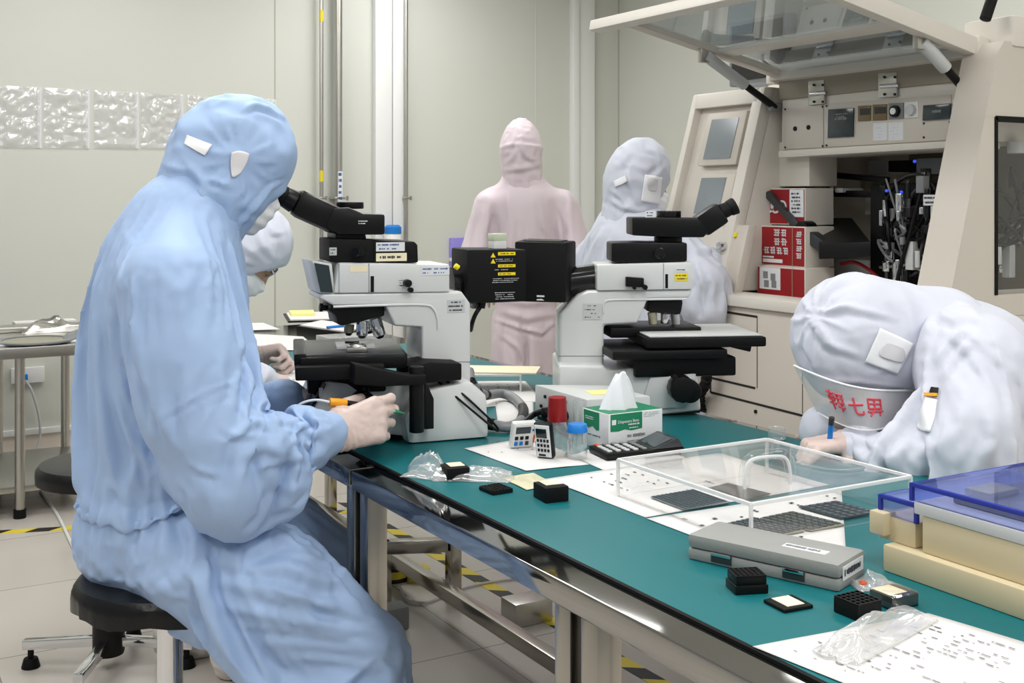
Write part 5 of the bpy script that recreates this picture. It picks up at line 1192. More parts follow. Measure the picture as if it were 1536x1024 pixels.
def surfnet(G, lo, h):
    s = G < 0; nx, ny, nz = G.shape
    c = np.zeros((nx-1, ny-1, nz-1, 3)); cnt = np.zeros((nx-1, ny-1, nz-1))
    corners = [(i, j, k) for i in (0, 1) for j in (0, 1) for k in (0, 1)]
    V = {q: G[q[0]:nx-1+q[0], q[1]:ny-1+q[1], q[2]:nz-1+q[2]] for q in corners}
    for ax in range(3):
        for q in corners:
            if q[ax]: continue
            r = tuple(1 if i == ax else q[i] for i in range(3)); a, b = V[q], V[r]; x = (a < 0) != (b < 0)
            t = np.where(x, a/np.where(x, a-b, 1), 0)
            for i in range(3): c[..., i] += np.where(x, q[i]+(t if i == ax else 0), 0)
            cnt += x
    act = cnt > 0; idx = np.full(cnt.shape, -1); idx[act] = np.arange(act.sum())
    P = np.stack(np.nonzero(act), 1)+c[act]/cnt[act][:, None]; P = lo+h*P
    F = []
    def quads(x, s0, i0, i1, i2, i3):
        m = x & (i0 >= 0) & (i1 >= 0) & (i2 >= 0) & (i3 >= 0)
        q = np.stack([i0[m], i1[m], i2[m], i3[m]], 1); fl = s0[m]; q[~fl] = q[~fl][:, ::-1]; F.append(q)
    x = s[:-1, 1:-1, 1:-1] != s[1:, 1:-1, 1:-1]; quads(x, s[:-1, 1:-1, 1:-1], idx[:, :-1, :-1], idx[:, 1:, :-1], idx[:, 1:, 1:], idx[:, :-1, 1:])
    x = s[1:-1, :-1, 1:-1] != s[1:-1, 1:, 1:-1]; quads(x, s[1:-1, :-1, 1:-1], idx[:-1, :, :-1], idx[:-1, :, 1:], idx[1:, :, 1:], idx[1:, :, :-1])
    x = s[1:-1, 1:-1, :-1] != s[1:-1, 1:-1, 1:]; quads(x, s[1:-1, 1:-1, :-1], idx[:-1, :-1, :], idx[1:, :-1, :], idx[1:, 1:, :], idx[:-1, 1:, :])
    return P, np.concatenate(F)
def normals(P, F):
    n = np.zeros_like(P); fn = np.cross(P[F[:, 2]]-P[F[:, 0]], P[F[:, 3]]-P[F[:, 1]])
    for i in range(4): np.add.at(n, F[:, i], fn)
    return n/(np.linalg.norm(n, axis=1)[:, None]+1e-12)
def relax(P, F, it=2, lam=.5):
    e = np.concatenate([F[:, [i, (i+1) % 4]] for i in range(4)]); e = np.concatenate([e, e[:, ::-1]])
    deg = np.bincount(e[:, 0], minlength=len(P)).astype(float)
    for _ in range(it):
        a = np.zeros_like(P)
        for i in range(3): a[:, i] = np.bincount(e[:, 0], P[e[:, 1], i], minlength=len(P))
        P = P+lam*(a/np.maximum(deg, 1)[:, None]-P)
    return P
def drape(P, F, amp, scale, seed=0, stretch=None, ridge=True):
    """broad cloth folds: noise stretched along a direction, sharpened into ridges"""
    X = P*scale
    if stretch is not None:
        d = npv(stretch[0]); d = d/np.linalg.norm(d); X = X+np.outer(X @ d, d)*(1/stretch[1]-1)
    w = np.stack([vnoise(X*.6, seed+1), vnoise(X*.6, seed+2), vnoise(X*.6, seed+3)], 1)*.55
    n = vnoise(X+w, seed)
    return amp*((1-2*np.abs(n)) if ridge else n)
def pxof(P):
    Xc = P[:, 0]*CS-P[:, 1]*SN; Yc = P[:, 0]*SN+P[:, 1]*CS
    return CX+FPX*Xc/Yc, HOR-FPX*(P[:, 2]-EYE)/Yc, Yc
def crease(P, N, pts, w, amp, y0=0, y1=99, two=True):
    """a fold along a line over the cloth that faces the viewer's side: ridge with a valley beside it"""
    x, y, d = pxof(P); v = np.stack([P[:, 0], P[:, 1], P[:, 2]-EYE], 1); front = ((N*v).sum(1) < 0) & (d > y0) & (d < y1)
    best = np.full(len(P), 1e9); side = np.zeros(len(P)); tt = np.zeros(len(P)); q = [np.array(p[:2], float) for p in pts]
    for i, (a, c) in enumerate(zip(q, q[1:])):
        e = c-a; L2 = e @ e; px = np.stack([x, y], 1)-a; t = (px @ e/L2).clip(0, 1); r = px-np.outer(t, e); dd = np.linalg.norm(r, axis=1); sd = e[0]*r[:, 1]-e[1]*r[:, 0]
        m = dd < best; best[m] = dd[m]; side[m] = np.sign(sd[m]); tt[m] = (i+t[m])/(len(q)-1)
    taper = np.sin(PI*tt.clip(.02, .98))**.6
    u = best/w*side
    prof = np.exp(-(u*u)) - (.85*np.exp(-((u-1.5)**2)) if two else 0)
    return amp*prof*taper*front*(best < w*4)
def limb_folds(P, a, c, r, n, amp, seed=0, twist=1.2, sharp=.7):
    """ring-like slanted wrinkles around the bone a->c"""
    a = npv(a); c = npv(c); d = c-a; L = np.linalg.norm(d); d = d/L; X = P-a; t = X @ d/L; R = X-np.outer(t*L, d); dist = np.linalg.norm(R, axis=1)
    u = np.cross(d, [0, 0, 1.]); u = u/(np.linalg.norm(u)+1e-9); v = np.cross(d, u); ang = np.arctan2(R @ v, R @ u)
    nz = vnoise(np.stack([t*n*.7, np.cos(ang)*1.3, np.sin(ang)*1.3], 1), seed); n2 = vnoise(np.stack([t*n*.4+7, np.cos(ang)*1.1, np.sin(ang)*1.1], 1), seed+4)
    ph = t*n+twist*np.sin(ang+seed)+nz*1.5
    w = np.sin(PI*t.clip(0, 1))**.5*(dist < r*1.7)*np.clip((r*1.7-dist)/(r*.4), 0, 1)*(.55+.45*n2)
    s = np.abs(np.sin(PI*ph)); return amp*w*((1-s)**sharp*1.4-.45)
def axes_from(fwd, up=(0, 0, 1), tilt=0.):
    f = npv(fwd); f = f/np.linalg.norm(f); s = np.cross(f, npv(up)); s = s/np.linalg.norm(s); u = np.cross(s, f)
    return np.stack([f, s, u])                                     # rows: forward, right side, up
def J(px, py, d): return at(px, py, d)
def R_(rpx, d): return rpx*d/FPX

def glove(name, parent, world, wrist, fdir, palm_n, size=.19, curl=(.6, .7, .8, .9), thumb=(.5, .2), spread=.06, m='glove', h=.0028, side=1, fing=None, k=.006, cuff=True):
    """gloved hand: wrist point, direction of the palm, palm normal (towards what it grips); side=+1 puts the thumb on the fdir x palm_n side"""
    f = npv(fdir); f = f/np.linalg.norm(f); n = npv(palm_n); n = n-f*(n @ f); n = n/np.linalg.norm(n); s = np.cross(f, n)*side; w = npv(wrist); u = size/.19
    S = Soft(h*u); L = .095*u
    S.cone(w-f*.035*u, w+f*.01*u, .027*u, .027*u, .012, n, .8)
    for i in range(4):
        o = (1.5-i)*.0205*u; b = w+f*(L-(.006*u*(abs(i-1)**1.2)))+s*o; S.cone(w+f*.012*u+s*o*.62, b, .0165*u, .0125*u, .016*u, n, .95)
    lens = [(.043, .026, .021), (.048, .030, .022), (.044, .028, .022), (.034, .021, .020)]
    tips = []
    for i in range(4):
        o = (1.5-i)*.0205*u; b = w+f*(L-(.006*u*(abs(i-1)**1.2)))+s*o
        d = f+s*(1.5-i)*spread; d = d/np.linalg.norm(d); cv = curl[i] if not isinstance(curl[i], tuple) else curl[i][0]; a = 0; p = b
        rr = [.0103, .0093, .0085, .0074] if i < 3 else [.009, .0082, .0074, .0065]
        for j in range(3):
            cj = curl[i][j] if isinstance(curl[i], tuple) else cv*(1., 1.15, .8)[j]
            a += cj; q = p+(d*math.cos(a)+n*math.sin(a))*lens[i][j]*u; S.cone(p, q, rr[j]*u, rr[j+1]*u, k*u if j == 0 else .003*u); p = q
        tips.append(p)
    tb = w+f*.022*u+s*.024*u+n*.006*u; a1, a2 = thumb
    d1 = f*math.cos(.75)*.9+s*(.75-.3*a1)+n*(.35+.6*a1); d1 = d1/np.linalg.norm(d1); t1 = tb+d1*.046*u; d2 = d1*.8+f*.6+n*a2-s*.25*a1; d2 = d2/np.linalg.norm(d2); t2 = t1+d2*.034*u; d3 = d2+f*.25+n*.2*a2; d3 = d3/np.linalg.norm(d3); t3 = t2+d3*.024*u
    S.cone(tb-f*.01*u, t1, .0175*u, .0125*u, .014*u); S.cone(t1, t2, .0122*u, .0105*u, .003); S.cone(t2, t3, .0105*u, .0085*u, .003)
    P, F = S.mesh(); P = relax(P, F, 1, .4); N = normals(P, F)
    ww = np.clip(1-np.abs((P-w) @ f)/(.05*u), 0, 1)
    P = P+N*(.0007*u*vnoise(P*160/u, 5)+ww*.0014*u*np.sin((P-w) @ f*520/u+3*vnoise(P*30, 3)))[:, None]
    o = obj(name, (P, F), m, parent, ang=0, world=world)
    return o, tips, t3
def knob_tag(): pass
import time as _time
def cloth_sim(P, F, colliders, pin, frames=30, grow=.05, bend=.3, tens=12., comp=6., mass=.25, grav=1., pressure=0., dist=.004, qual=6, selfc=False):
    """let the suit settle as cloth over the body: its sheets are a little larger than the body, so they buckle into folds"""
    t0 = _time.time()
    me = bpy.data.meshes.new('sim'); me.from_pydata(P.tolist(), [], F.tolist()); o = bpy.data.objects.new('sim', me); COL.objects.link(o)
    vg = o.vertex_groups.new(name='pin')
    for lv in range(1, 11):
        ids = np.nonzero((pin > (lv-.5)/10) & (pin <= (lv+.5)/10))[0].tolist()
        if ids: vg.add(ids, lv/10, 'REPLACE')
    cols = []
    for (CP, CF) in colliders:
        cm = bpy.data.meshes.new('simc'); cm.from_pydata(CP.tolist(), [], CF.tolist()); co = bpy.data.objects.new('simc', cm); COL.objects.link(co); co.modifiers.new('c', 'COLLISION')
        co.collision.thickness_outer = .003; co.collision.thickness_inner = .03; co.collision.cloth_friction = 12; cols.append(co)
    md = o.modifiers.new('cloth', 'CLOTH'); s = md.settings
    s.quality = qual; s.mass = mass; s.tension_stiffness = tens; s.compression_stiffness = comp; s.shear_stiffness = tens*.5; s.bending_model = 'ANGULAR'; s.bending_stiffness = bend
    s.tension_damping = 6; s.compression_damping = 6; s.shear_damping = 6; s.bending_damping = .6; s.air_damping = 3
    s.vertex_group_mass = 'pin'; s.pin_stiffness = 1.; s.shrink_min = -grow; s.shrink_max = -grow
    s.effector_weights.gravity = grav
    if pressure: s.use_pressure = True; s.uniform_pressure_force = pressure
    c = md.collision_settings; c.use_collision = True; c.distance_min = dist; c.collision_quality = 3; c.use_self_collision = selfc; c.self_distance_min = .004
    md.point_cache.frame_start = 1; md.point_cache.frame_end = frames+2
    for fr in range(1, frames+1): sc.frame_set(fr)
    dg = bpy.context.evaluated_depsgraph_get(); ev = o.evaluated_get(dg).data; a = np.empty(len(P)*3, 'f'); ev.vertices.foreach_get('co', a); a = a.reshape(-1, 3).astype(float)
    bpy.data.objects.remove(o); bpy.data.meshes.remove(me)
    for co in cols: m_ = co.data; bpy.data.objects.remove(co); bpy.data.meshes.remove(m_)
    sc.frame_set(1)
    mv = np.linalg.norm(a-P, axis=1); print('cloth', len(P), 'verts', round(_time.time()-t0, 1), 's, moved mean', mv.mean().round(4), 'max', mv.max().round(3))
    bad = ~np.isfinite(a).all(1) | (mv > .15); a[bad] = P[bad]
    return a
# ---------------------------------------------------------------- shared pieces of the clean-room workers
BV = {}
def head_axes(fwd, up):
    f = npv(fwd); f = f/np.linalg.norm(f); u = npv(up); u = u-f*(u @ f); u = u/np.linalg.norm(u); s = np.cross(f, u); return np.stack([f, s, u])
def pleats(P, c, nrm, n, amp, r0, r1, sharp=1., seed=0):
    """gathers running out from a point on the cloth"""
    c = npv(c); w = npv(nrm); w = w/np.linalg.norm(w); a = np.cross(w, [.3, .2, .9]); a = a/np.linalg.norm(a); b = np.cross(w, a)
    X = P-c; r = np.linalg.norm(X, axis=1); t = np.arctan2(X @ b, X @ a); r_ = np.random.RandomState(seed); ph = t*n/2+.8*np.sin(t*2+seed)
    s = 1-np.abs(np.sin(ph)); win = np.clip((r-r0)/(r0*.8+.006), 0, 1)*np.clip((r1-r)/(r1*.6), 0, 1)*((X @ w) > -.06)
    return amp*win*(s**sharp*1.5-.5)
def make_hood(root, hc, HA, neck, nr, m, radii=(.122, .100, .128), subs=(), adds=(), creases=(), plts=(), h=.006, amp=.0035, seed=1, label=None, k=.05, ya=0, yb=99):
    S = Soft(h); f, s, u = HA; hc = npv(hc)
    S.ell(hc+u*.01, HA, radii, .03); S.cone(hc-u*.03-f*.02, neck, radii[1]*.96, nr, k)
    for a in adds: S.cone(*a)
    for (c, R, r3, kk) in subs: S.ell(c, R, r3, kk, op='sub')
    P, F = S.mesh(); P = relax(P, F, 2, .5); N = normals(P, F)
    D = drape(P, F, amp, 17, seed, (u, 1.6))+drape(P, F, amp*.5, 34, seed+7)
    for (c, nrm, n, a, r0, r1) in plts: D += pleats(P, c, nrm, n, a, r0, r1, 1.4, seed)
    for (pts, w, a) in creases: D += crease(P, N, pts, w, a, ya, yb)
    P = P+N*D[:, None]; P = relax(P, F, 1, .3)
    return obj('hood', (P, F), m, root, ang=0, world=root, label=label)
def head_on(S, hc, HA):
    f, s, u = HA; hc = npv(hc)
    S.ell(hc, HA, (.094, .073, .110), .02); S.ell(hc+f*.045-u*.068, HA, (.050, .054, .056), .03)
    S.cone(hc+f*.088-u*.002, hc+f*.108-u*.030, .010, .014, .012); S.ell(hc+f*.085-u*.062, HA, (.012, .026, .012), .01)
    for q in (-1, 1):
        S.ell(hc+f*.083+s*.031*q+u*.002, HA, (.012, .015, .010), .01, op='sub'); S.ell(hc-f*.005+s*.074*q-u*.01, HA, (.018, .010, .030), .008)
    return S
def face_bits(body, root, hc, HA):
    f, s, u = HA; hc = npv(hc)
    for q in (-1, 1):
        e = obj('eye', B().sphere(tuple(hc+f*.076+s*.031*q+u*.002), .0115), 'white_label', body, world=root)
        obj('iris', B().sphere(tuple(hc+f*.0825+s*.031*q+u*.001), .0055), 'hair', e, world=root) if 0 else None
        obj('eyebrow', B().beam(hc+f*.093+s*.016*q+u*.021, hc+f*.080+s*.046*q+u*.021, .008, .006, .002), 'hair', body, world=root)
def face_mask(root, hc, HA, h=.006, label='white face mask'):
    f, s, u = HA; hc = npv(hc); S = Soft(h)
    S.ell(hc+f*.058-u*.078, HA, (.060, .066, .056), .02); S.cone(hc+f*.110-u*.045, hc+f*.098-u*.095, .020, .016, .03); S.ell(hc+f*.026-u*.078, HA, (.05, .057, .05), .01, op='sub')
    P, F = S.mesh(); P = relax(P, F, 2); N = normals(P, F); P = P+N*(.0016*np.sin((P-hc) @ u*260)+.0015*vnoise(P*50, 2))[:, None]
    return obj('face_mask', (P, F), 'white_mask', root, ang=0, world=root, label=label)
def patch(name, px, m, lift=.004, parent=None, nd=10, world=None, target=None, round_=0., thick=.002):
    """small cloth patch lying on the suit; corners are cast onto the cloth; round_ pulls the outline towards an oval"""
    from mathutils.bvhtree import BVHTree
    key = target.name
    if key not in BV:
        Bm = basis(world); vs = [Bm @ v.co for v in target.data.vertices]; BV[key] = BVHTree.FromPolygons(vs, [tuple(p.vertices) for p in target.data.polygons])
    (xa, ya), (xb, yb), (xc, yc), (xd, yd) = px; V = []; n = nd
    for j in range(n):
        for i in range(n):
            u, v = i/(n-1)*2-1, j/(n-1)*2-1
            if round_: eu, ev = u*math.sqrt(1-v*v/2), v*math.sqrt(1-u*u/2); u, v = u*(1-round_)+eu*round_, v*(1-round_)+ev*round_
            u, v = (u+1)/2, (v+1)/2; x = (xa*(1-u)+xb*u)*(1-v)+(xd*(1-u)+xc*u)*v; y = (ya*(1-u)+yb*u)*(1-v)+(yd*(1-u)+yc*u)*v
            o, d = ray(x, y); hit = BV[key].ray_cast(o, d.normalized()); V.append((hit[0]+hit[1]*lift) if hit[0] is not None else None)
    ok = [v for v in V if v is not None]
    if not ok: print('patch misses', name, px); return None
    V = [v if v is not None else ok[0] for v in V]
    Fq = [(r*n+k, r*n+k+1, (r+1)*n+k+1, (r+1)*n+k) for r in range(n-1) for k in range(n-1)]
    Pm = relax(np.array([tuple(v) for v in V]), np.array(Fq), 2, .4)
    e = obj(name, (Pm, Fq), m, parent or world, ang=0, world=world); md = e.modifiers.new('thickness', 'SOLIDIFY'); md.thickness = thick; md.offset = -1
    return e
def shoe(root, ankle, heel, toe, m='shoe_white', r=.045, seed=1, label=None):
    S = Soft(.009); a, h_, t_ = npv(ankle), npv(heel), npv(toe); h_[2] = t_[2] = r
    S.cone(a, h_+(0, 0, .02), r*1.1, r*1.15, .03); S.cone(h_, t_, r, r*.9, .03); S.cone(h_*.4+t_*.6+(0, 0, .02), h_+(0, 0, .05), r*.8, r*.9, .04)
    P, F = S.mesh(clip=((-9, -9, .002), (9, 9, 9))); P = relax(P, F, 2); N = normals(P, F); P = P+N*(drape(P, F, .005, 26, seed)+drape(P, F, .003, 50, seed+1))[:, None]; P[:, 2] = np.maximum(P[:, 2], .002)
    return obj('shoe_cover', (P, F), m, root, ang=0, world=root, label=label)
def subdivide(P, F):
    me = bpy.data.meshes.new('t'); me.from_pydata(P.tolist(), [], F.tolist()); o = bpy.data.objects.new('t', me); COL.objects.link(o)
    md = o.modifiers.new('s', 'SUBSURF'); md.levels = md.render_levels = 1
    ev = o.evaluated_get(bpy.context.evaluated_depsgraph_get()); m2 = ev.to_mesh(); n = len(m2.vertices); a = np.empty(n*3, 'f'); m2.vertices.foreach_get('co', a)
    q = np.empty(len(m2.loops), 'i'); m2.loops.foreach_get('vertex_index', q); ev.to_mesh_clear(); bpy.data.objects.remove(o); bpy.data.meshes.remove(me)
    return a.reshape(-1, 3).astype(float), q.reshape(-1, 4).astype(int)
def suit_of(root, prims, m, hc, HA, pins, h=.013, hb=.016, inner=-.024, frames=24, grow=.12, boost=.9, band=None, extra=None, head_r=(.14, .26), label=None, clip_z=.06, facing=True, name='coverall', amp=.002, fine=False, grav=1., calm=None):
    """coverall (settled as cloth over the body) and the body itself, from one set of limbs"""
    S = prims(Soft(h), 0.); P, F = S.mesh(clip=((-9, -9, clip_z), (9, 9, 9))); P = relax(P, F, 3, .5); N = normals(P, F)
    P = P+N*(.003*vnoise(P*20, 3)+.004*vnoise(P*9, 8))[:, None]
    C = prims(Soft(hb), inner); C.ell(hc, HA, (.10, .08, .11), .02); CP, CF = C.mesh(clip=((-9, -9, clip_z-.03), (9, 9, 9))); CP = relax(CP, CF, 2)
    hd = np.linalg.norm(P-npv(hc), axis=1); pin = np.clip((head_r[1]-hd)/(head_r[1]-head_r[0]), 0, 1)
    for (c, r, w) in pins: pin = np.maximum(pin, w*np.clip(1-np.linalg.norm(P-npv(c), axis=1)/r, 0, 1)**.5)
    pin = np.maximum(pin, np.clip((clip_z+.06-P[:, 2])/.05, 0, 1))
    if extra is not None: P, pin = extra(P, N, pin)
    P = cloth_sim(P, F, [(CP, CF)], pin, frames=frames, grow=grow, bend=.02, tens=15, comp=5, grav=grav)
    if boost: P = P+boost*np.clip(1-pin, .1, 1)[:, None]*(P-relax(P, F, 14, .5)); P = relax(P, F, 1, .3)
    if calm is not None: P = P+calm(P)[:, None]*(relax(P, F, 25, .5)-P)
    if fine: P, F = subdivide(P, F)
    N = normals(P, F); D = drape(P, F, amp, 16, 6, ((.1, 0, 1), 1.8))
    if band is not None: D = D+band(P, N)
    P = P+N*D[:, None]; P = relax(P, F, 1, .35)
    s = obj(name, (P, F), m, root, ang=0, world=root, label=label)
    if not fine: s.modifiers.new('smooth', 'SUBSURF').render_levels = 1
    S = prims(Soft(.012), inner-.010); head_on(S, hc, HA); f_, s_, u_ = HA
    S.cone(npv(hc)-u_*.06-f_*.01, npv(hc)-u_*.13, .036, .032, .03)
    P, F = S.mesh(clip=((-9, -9, clip_z+.02), (9, 9, 9))); P = relax(P, F, 1); b = obj('body', (P, F), 'skin', root, ang=0, world=root); face_bits(b, root, hc, HA)
    return s, b
def camdir(x, y, z): return (cam2w(x, y)+Vector((0, 0, z))).normalized()
# ---------------------------------------------------------------- stool under the blue operator
def stool(label, c, seat_z, rs, skirt, vinyl='black_vinyl', legs=5, rleg=.23, rot=0.3):
    t = thing('stool', label, 'stool', (c[0], c[1], 0))
    n = 72; prof = [(0, seat_z), (rs*.8, seat_z-.001), (rs*.95, seat_z-.006), (rs, seat_z-.018)]+[(rs*1.005, seat_z-.03), (rs*1.0, seat_z-skirt), (rs*.96, seat_z-skirt), (rs*.9, seat_z-skirt+.008), (0, seat_z-skirt+.008)]
    b = B().lathe(prof, n); bm = b.bm
    if skirt > .05:
        for v in bm.verts:
            r = math.hypot(v.co.x, v.co.y)
            if v.co.z < seat_z-.01 and r > rs*.94:
                a = math.atan2(v.co.y, v.co.x); w = min(1, (seat_z-.01-v.co.z)/.03); q = 1+w*(.012*math.sin(a*23+2*math.sin(a*5))+.008*math.sin(a*41)); v.co.x *= q; v.co.y *= q; v.co.z += -w*.004*math.sin(a*7)
    obj('seat', b, vinyl, t)
    obj('column', B().cyl((0, 0, .10), (0, 0, seat_z-skirt+.008), .024, n=24), 'chrome', t); obj('collar', B().cyl((0, 0, seat_z-skirt-.05), (0, 0, seat_z-skirt+.006), .034, bev=.004), 'black_plastic', t)
    obj('hub', B().cyl((0, 0, .035), (0, 0, .125), .042, bev=.01), 'black_plastic', t)
    for k in range(legs):
        a = rot+2*PI*k/legs; d = Vector((math.cos(a), math.sin(a), 0)); l_ = obj('leg', B().beam(d*.03+UPZ*.072, d*rleg+UPZ*.062, .026, .026, .004), 'chrome', t)
        obj('foot', B().cyl(d*(rleg-.02), d*(rleg-.02)+UPZ*.026, .025, .018, bev=.003).cyl(d*(rleg-.02)+UPZ*.026, d*(rleg-.02)+UPZ*.055, .008), 'black_rubber', l_)
    return t
OPZ = .562
sc1 = at(255, 858, 2.215)
stool('black padded stool that the blue-suited operator sits on', (sc1.x, sc1.y), OPZ, .175, .052, rot=.9)

# ---------------------------------------------------------------- operator in the blue coverall
OP = thing('person', 'person in a light blue hooded coverall sitting and looking into the left microscope', 'person', (sc1.x, sc1.y, 0))
LAT = S1.n; FW = S1.e
hc = J(350, 236, 2.335)
pitch = math.radians(30)
hf = FW*math.cos(pitch)-UPZ*math.sin(pitch); HA = axes_from(hf); up_ = Vector(HA[2]); sd_ = Vector(HA[1])
def operator_prims(S, g=0.):
    """g shrinks every radius: 0 for the suit, negative for the body inside it"""
    def r(px, d): return R_(px, d)+g
    D = 2.26
    S.chain([(J(248, 782, D), r(110, D)), (J(250, 690, D), r(112, D)), (J(249, 570, D), r(113, D)), (J(250, 470, D), r(112, D)), (J(258, 390, D+.01), r(96, D)), (J(278, 335, D+.02), r(70, D)), (J(300, 300, D+.04), r(56, D))], .05, LAT, 1.16)
    S.cone(J(225, 798, D), J(270, 805, D), r(102, D), r(104, D), .05, LAT, 1.2)
    S.cone(J(255, 425, 2.16), J(255, 415, 2.40), r(88, 2.2), r(78, 2.3), .05)                       # shoulder girdle
    S.chain([(J(258, 430, 2.10), r(86, 2.1)), (J(282, 540, 2.07), r(86, 2.1)), (J(318, 655, 2.03), r(70, 2.05))], .022)     # near upper arm
    S.chain([(J(322, 662, 2.03), r(66, 2.05)), (J(385, 668, 2.06), r(56, 2.1)), (J(452, 660, 2.13), r(43, 2.1)), (J(487, 653, 2.18), r(34, 2.1))], .025)
    S.chain([(J(285, 430, 2.44), r(74, 2.4)), (J(330, 600, 2.52), r(56, 2.5)), (J(372, 632, 2.53), r(50, 2.5)), (J(428, 607, 2.47), r(36, 2.5))], .03)   # far arm
    S.chain([(J(300, 838, 2.145), r(100, 2.15)), (J(420, 890, 2.13), r(92, 2.15)), (J(548, 975, 2.12), r(68, 2.15))], .03)  # near thigh
    S.chain([(J(548, 978, 2.12), r(64, 2.15)), (J(490, 1060, 2.12), r(60, 2.15)), (J(415, 1165, 2.12), r(50, 2.15))], .03)
    S.chain([(J(300, 800, 2.36), r(84, 2.36)), (J(420, 812, 2.40), r(76, 2.4)), (J(512, 850, 2.44), r(58, 2.4))], .03)       # far thigh
    S.chain([(J(512, 852, 2.44), r(54, 2.4)), (J(515, 960, 2.46), r(50, 2.45)), (J(500, 1130, 2.48), r(42, 2.45))], .03)
    return S
wz = J(240, 765, 2.2).z; ctr = npv(J(243, 765, 2.26))
def op_extra(P, N, pin):
    q = P-ctr; tor = np.hypot(q @ npv(LAT), q @ npv(FW)) < .27; x_, y_, d_ = pxof(P)
    pin = np.maximum(pin, np.clip((y_-1040)/40, 0, 1)); pin = np.maximum(pin, tor*np.clip(1-np.abs(P[:, 2]-wz)/.045, 0, 1)*.6)
    pin = np.maximum(pin, tor*.45*np.clip((OPZ+.17-P[:, 2])/.05, 0, 1)*(P[:, 2] > OPZ-.02))
    pin = np.maximum(pin, (P[:, 2] < OPZ+.01)*(P[:, 2] > OPZ-.07)*(np.hypot(P[:, 0]-sc1.x, P[:, 1]-sc1.y) < .2)*1.)
    return P-N*(tor*.005*np.exp(-((P[:, 2]-wz)/.025)**2))[:, None], pin
def op_calm(P):
    q = P-ctr; tor = np.hypot(q @ npv(LAT), q @ npv(FW)) < .27
    return tor*.9*np.exp(-((P[:, 2]-wz)/.065)**2)
def op_band(P, N):
    q = P-ctr; tor = np.hypot(q @ npv(LAT), q @ npv(FW)) < .27; ang = np.arctan2(q @ npv(LAT), q @ npv(FW)); zt = (P[:, 2]-wz)/.028
    D = limb_folds(P, J(300, 838, 2.145), J(560, 985, 2.12), .14, 8, .004, 3, 2.2)+limb_folds(P, J(318, 655, 2.03), J(487, 655, 2.18), .085, 6, .004, 1, 1.6)
    D += tor*(np.exp(-(zt/2.2)**2)*.0050*np.sin(ang*30+3*vnoise(np.stack([ang*3, P[:, 2]*9, ang*0], 1), 9)))
    D += tor*.003*np.exp(-((np.abs(zt)-2.4)/1.6)**2)*(np.sin(ang*15+2*vnoise(P*7, 4)))
    for pts, w, a, ya, yb in [
        ([(228, 634), (300, 592), (368, 566)], 4, .003, 0, 2.2),
        ([(250, 640), (310, 604), (368, 578)], 2.5, .002, 0, 2.2), ([(392, 700), (430, 690), (470, 684)], 5, .004, 0, 2.2), ([(395, 630), (430, 632), (462, 645)], 4, .004, 0, 2.2), ([(330, 640), (352, 655), (380, 652)], 5, .005, 0, 2.2), ([(280, 690), (300, 706), (335, 714)], 5, .004, 0, 2.2), ([(200, 420), (196, 470), (205, 540), (228, 600)], 5, .006, 0, 2.3), ([(175, 500), (185, 580), (210, 650)], 6, .005, 0, 2.4), ([(150, 580), (152, 650), (160, 720)], 6, .004, 0, 2.4), ([(210, 660), (222, 710), (225, 750)], 5, .004, 0, 2.4), ([(270, 720), (288, 745), (292, 770)], 5, .005, 0, 2.4), ([(410, 820), (470, 838), (530, 868)], 4, .0035, 0, 2.3), ([(380, 870), (470, 905), (580, 935)], 5, .004, 0, 2.3), ([(345, 935), (430, 945), (540, 962)], 6, .005, 0, 2.3), ([(440, 985), (500, 990), (560, 1000)], 6, .005, 0, 2.3), ([(345, 662), (380, 632), (412, 640)], 6, .006, 0, 2.2), ([(352, 690), (400, 668), (440, 690)], 9, .004, 0, 2.2), ([(408, 612), (420, 650), (415, 690)], 8, .004, 0, 2.25), ([(450, 628), (470, 655), (468, 690)], 7, .004, 0, 2.3),
        ([(350, 842), (400, 812), (448, 800)], 11, .008, 0, 2.3), ([(352, 850), (430, 850), (512, 880)], 11, .007, 0, 2.3), ([(335, 872), (430, 893), (560, 920)], 12, .006, 0, 2.3), ([(320, 905), (430, 930), (590, 948)], 11, .006, 0, 2.3), ([(400, 960), (480, 965), (590, 975)], 10, .005, 0, 2.3), ([(300, 850), (250, 880), (190, 850)], 16, .006, 0, 2.3),
        ([(268, 775), (290, 812), (285, 850)], 8, .005, 0, 2.3), ([(178, 755), (195, 790), (190, 815)], 7, .004, 0, 2.3), ([(400, 700), (420, 740), (395, 770)], 9, .005, 0, 2.35), ([(195, 650), (205, 700), (190, 745)], 9, .005, 0, 2.4), ([(245, 700), (262, 735), (268, 760)], 8, .005, 0, 2.4)]:
        D += crease(P, N, pts, w, a, ya, yb)
    return D
suit, body = suit_of(OP, operator_prims, 'blue_suit', hc, HA, [(J(487, 653, 2.18), .105, 1), (J(428, 607, 2.47), .08, 1)], h=.0105, hb=.013, inner=-.022, frames=OPF, grow=.15, boost=1.2, fine=True, grav=.6, calm=op_calm, band=op_band, extra=op_extra, head_r=(.15, .27), label='light blue coverall')
ln = (J(333, 392, 2.32)-J(418, 270, 2.335)).normalized(); nn = LAT.cross(ln); nn = nn if nn.dot(hf) > 0 else -nn; mid = (J(333, 392, 2.32)+J(418, 270, 2.335))/2
ear = J(358, 240, 2.235)
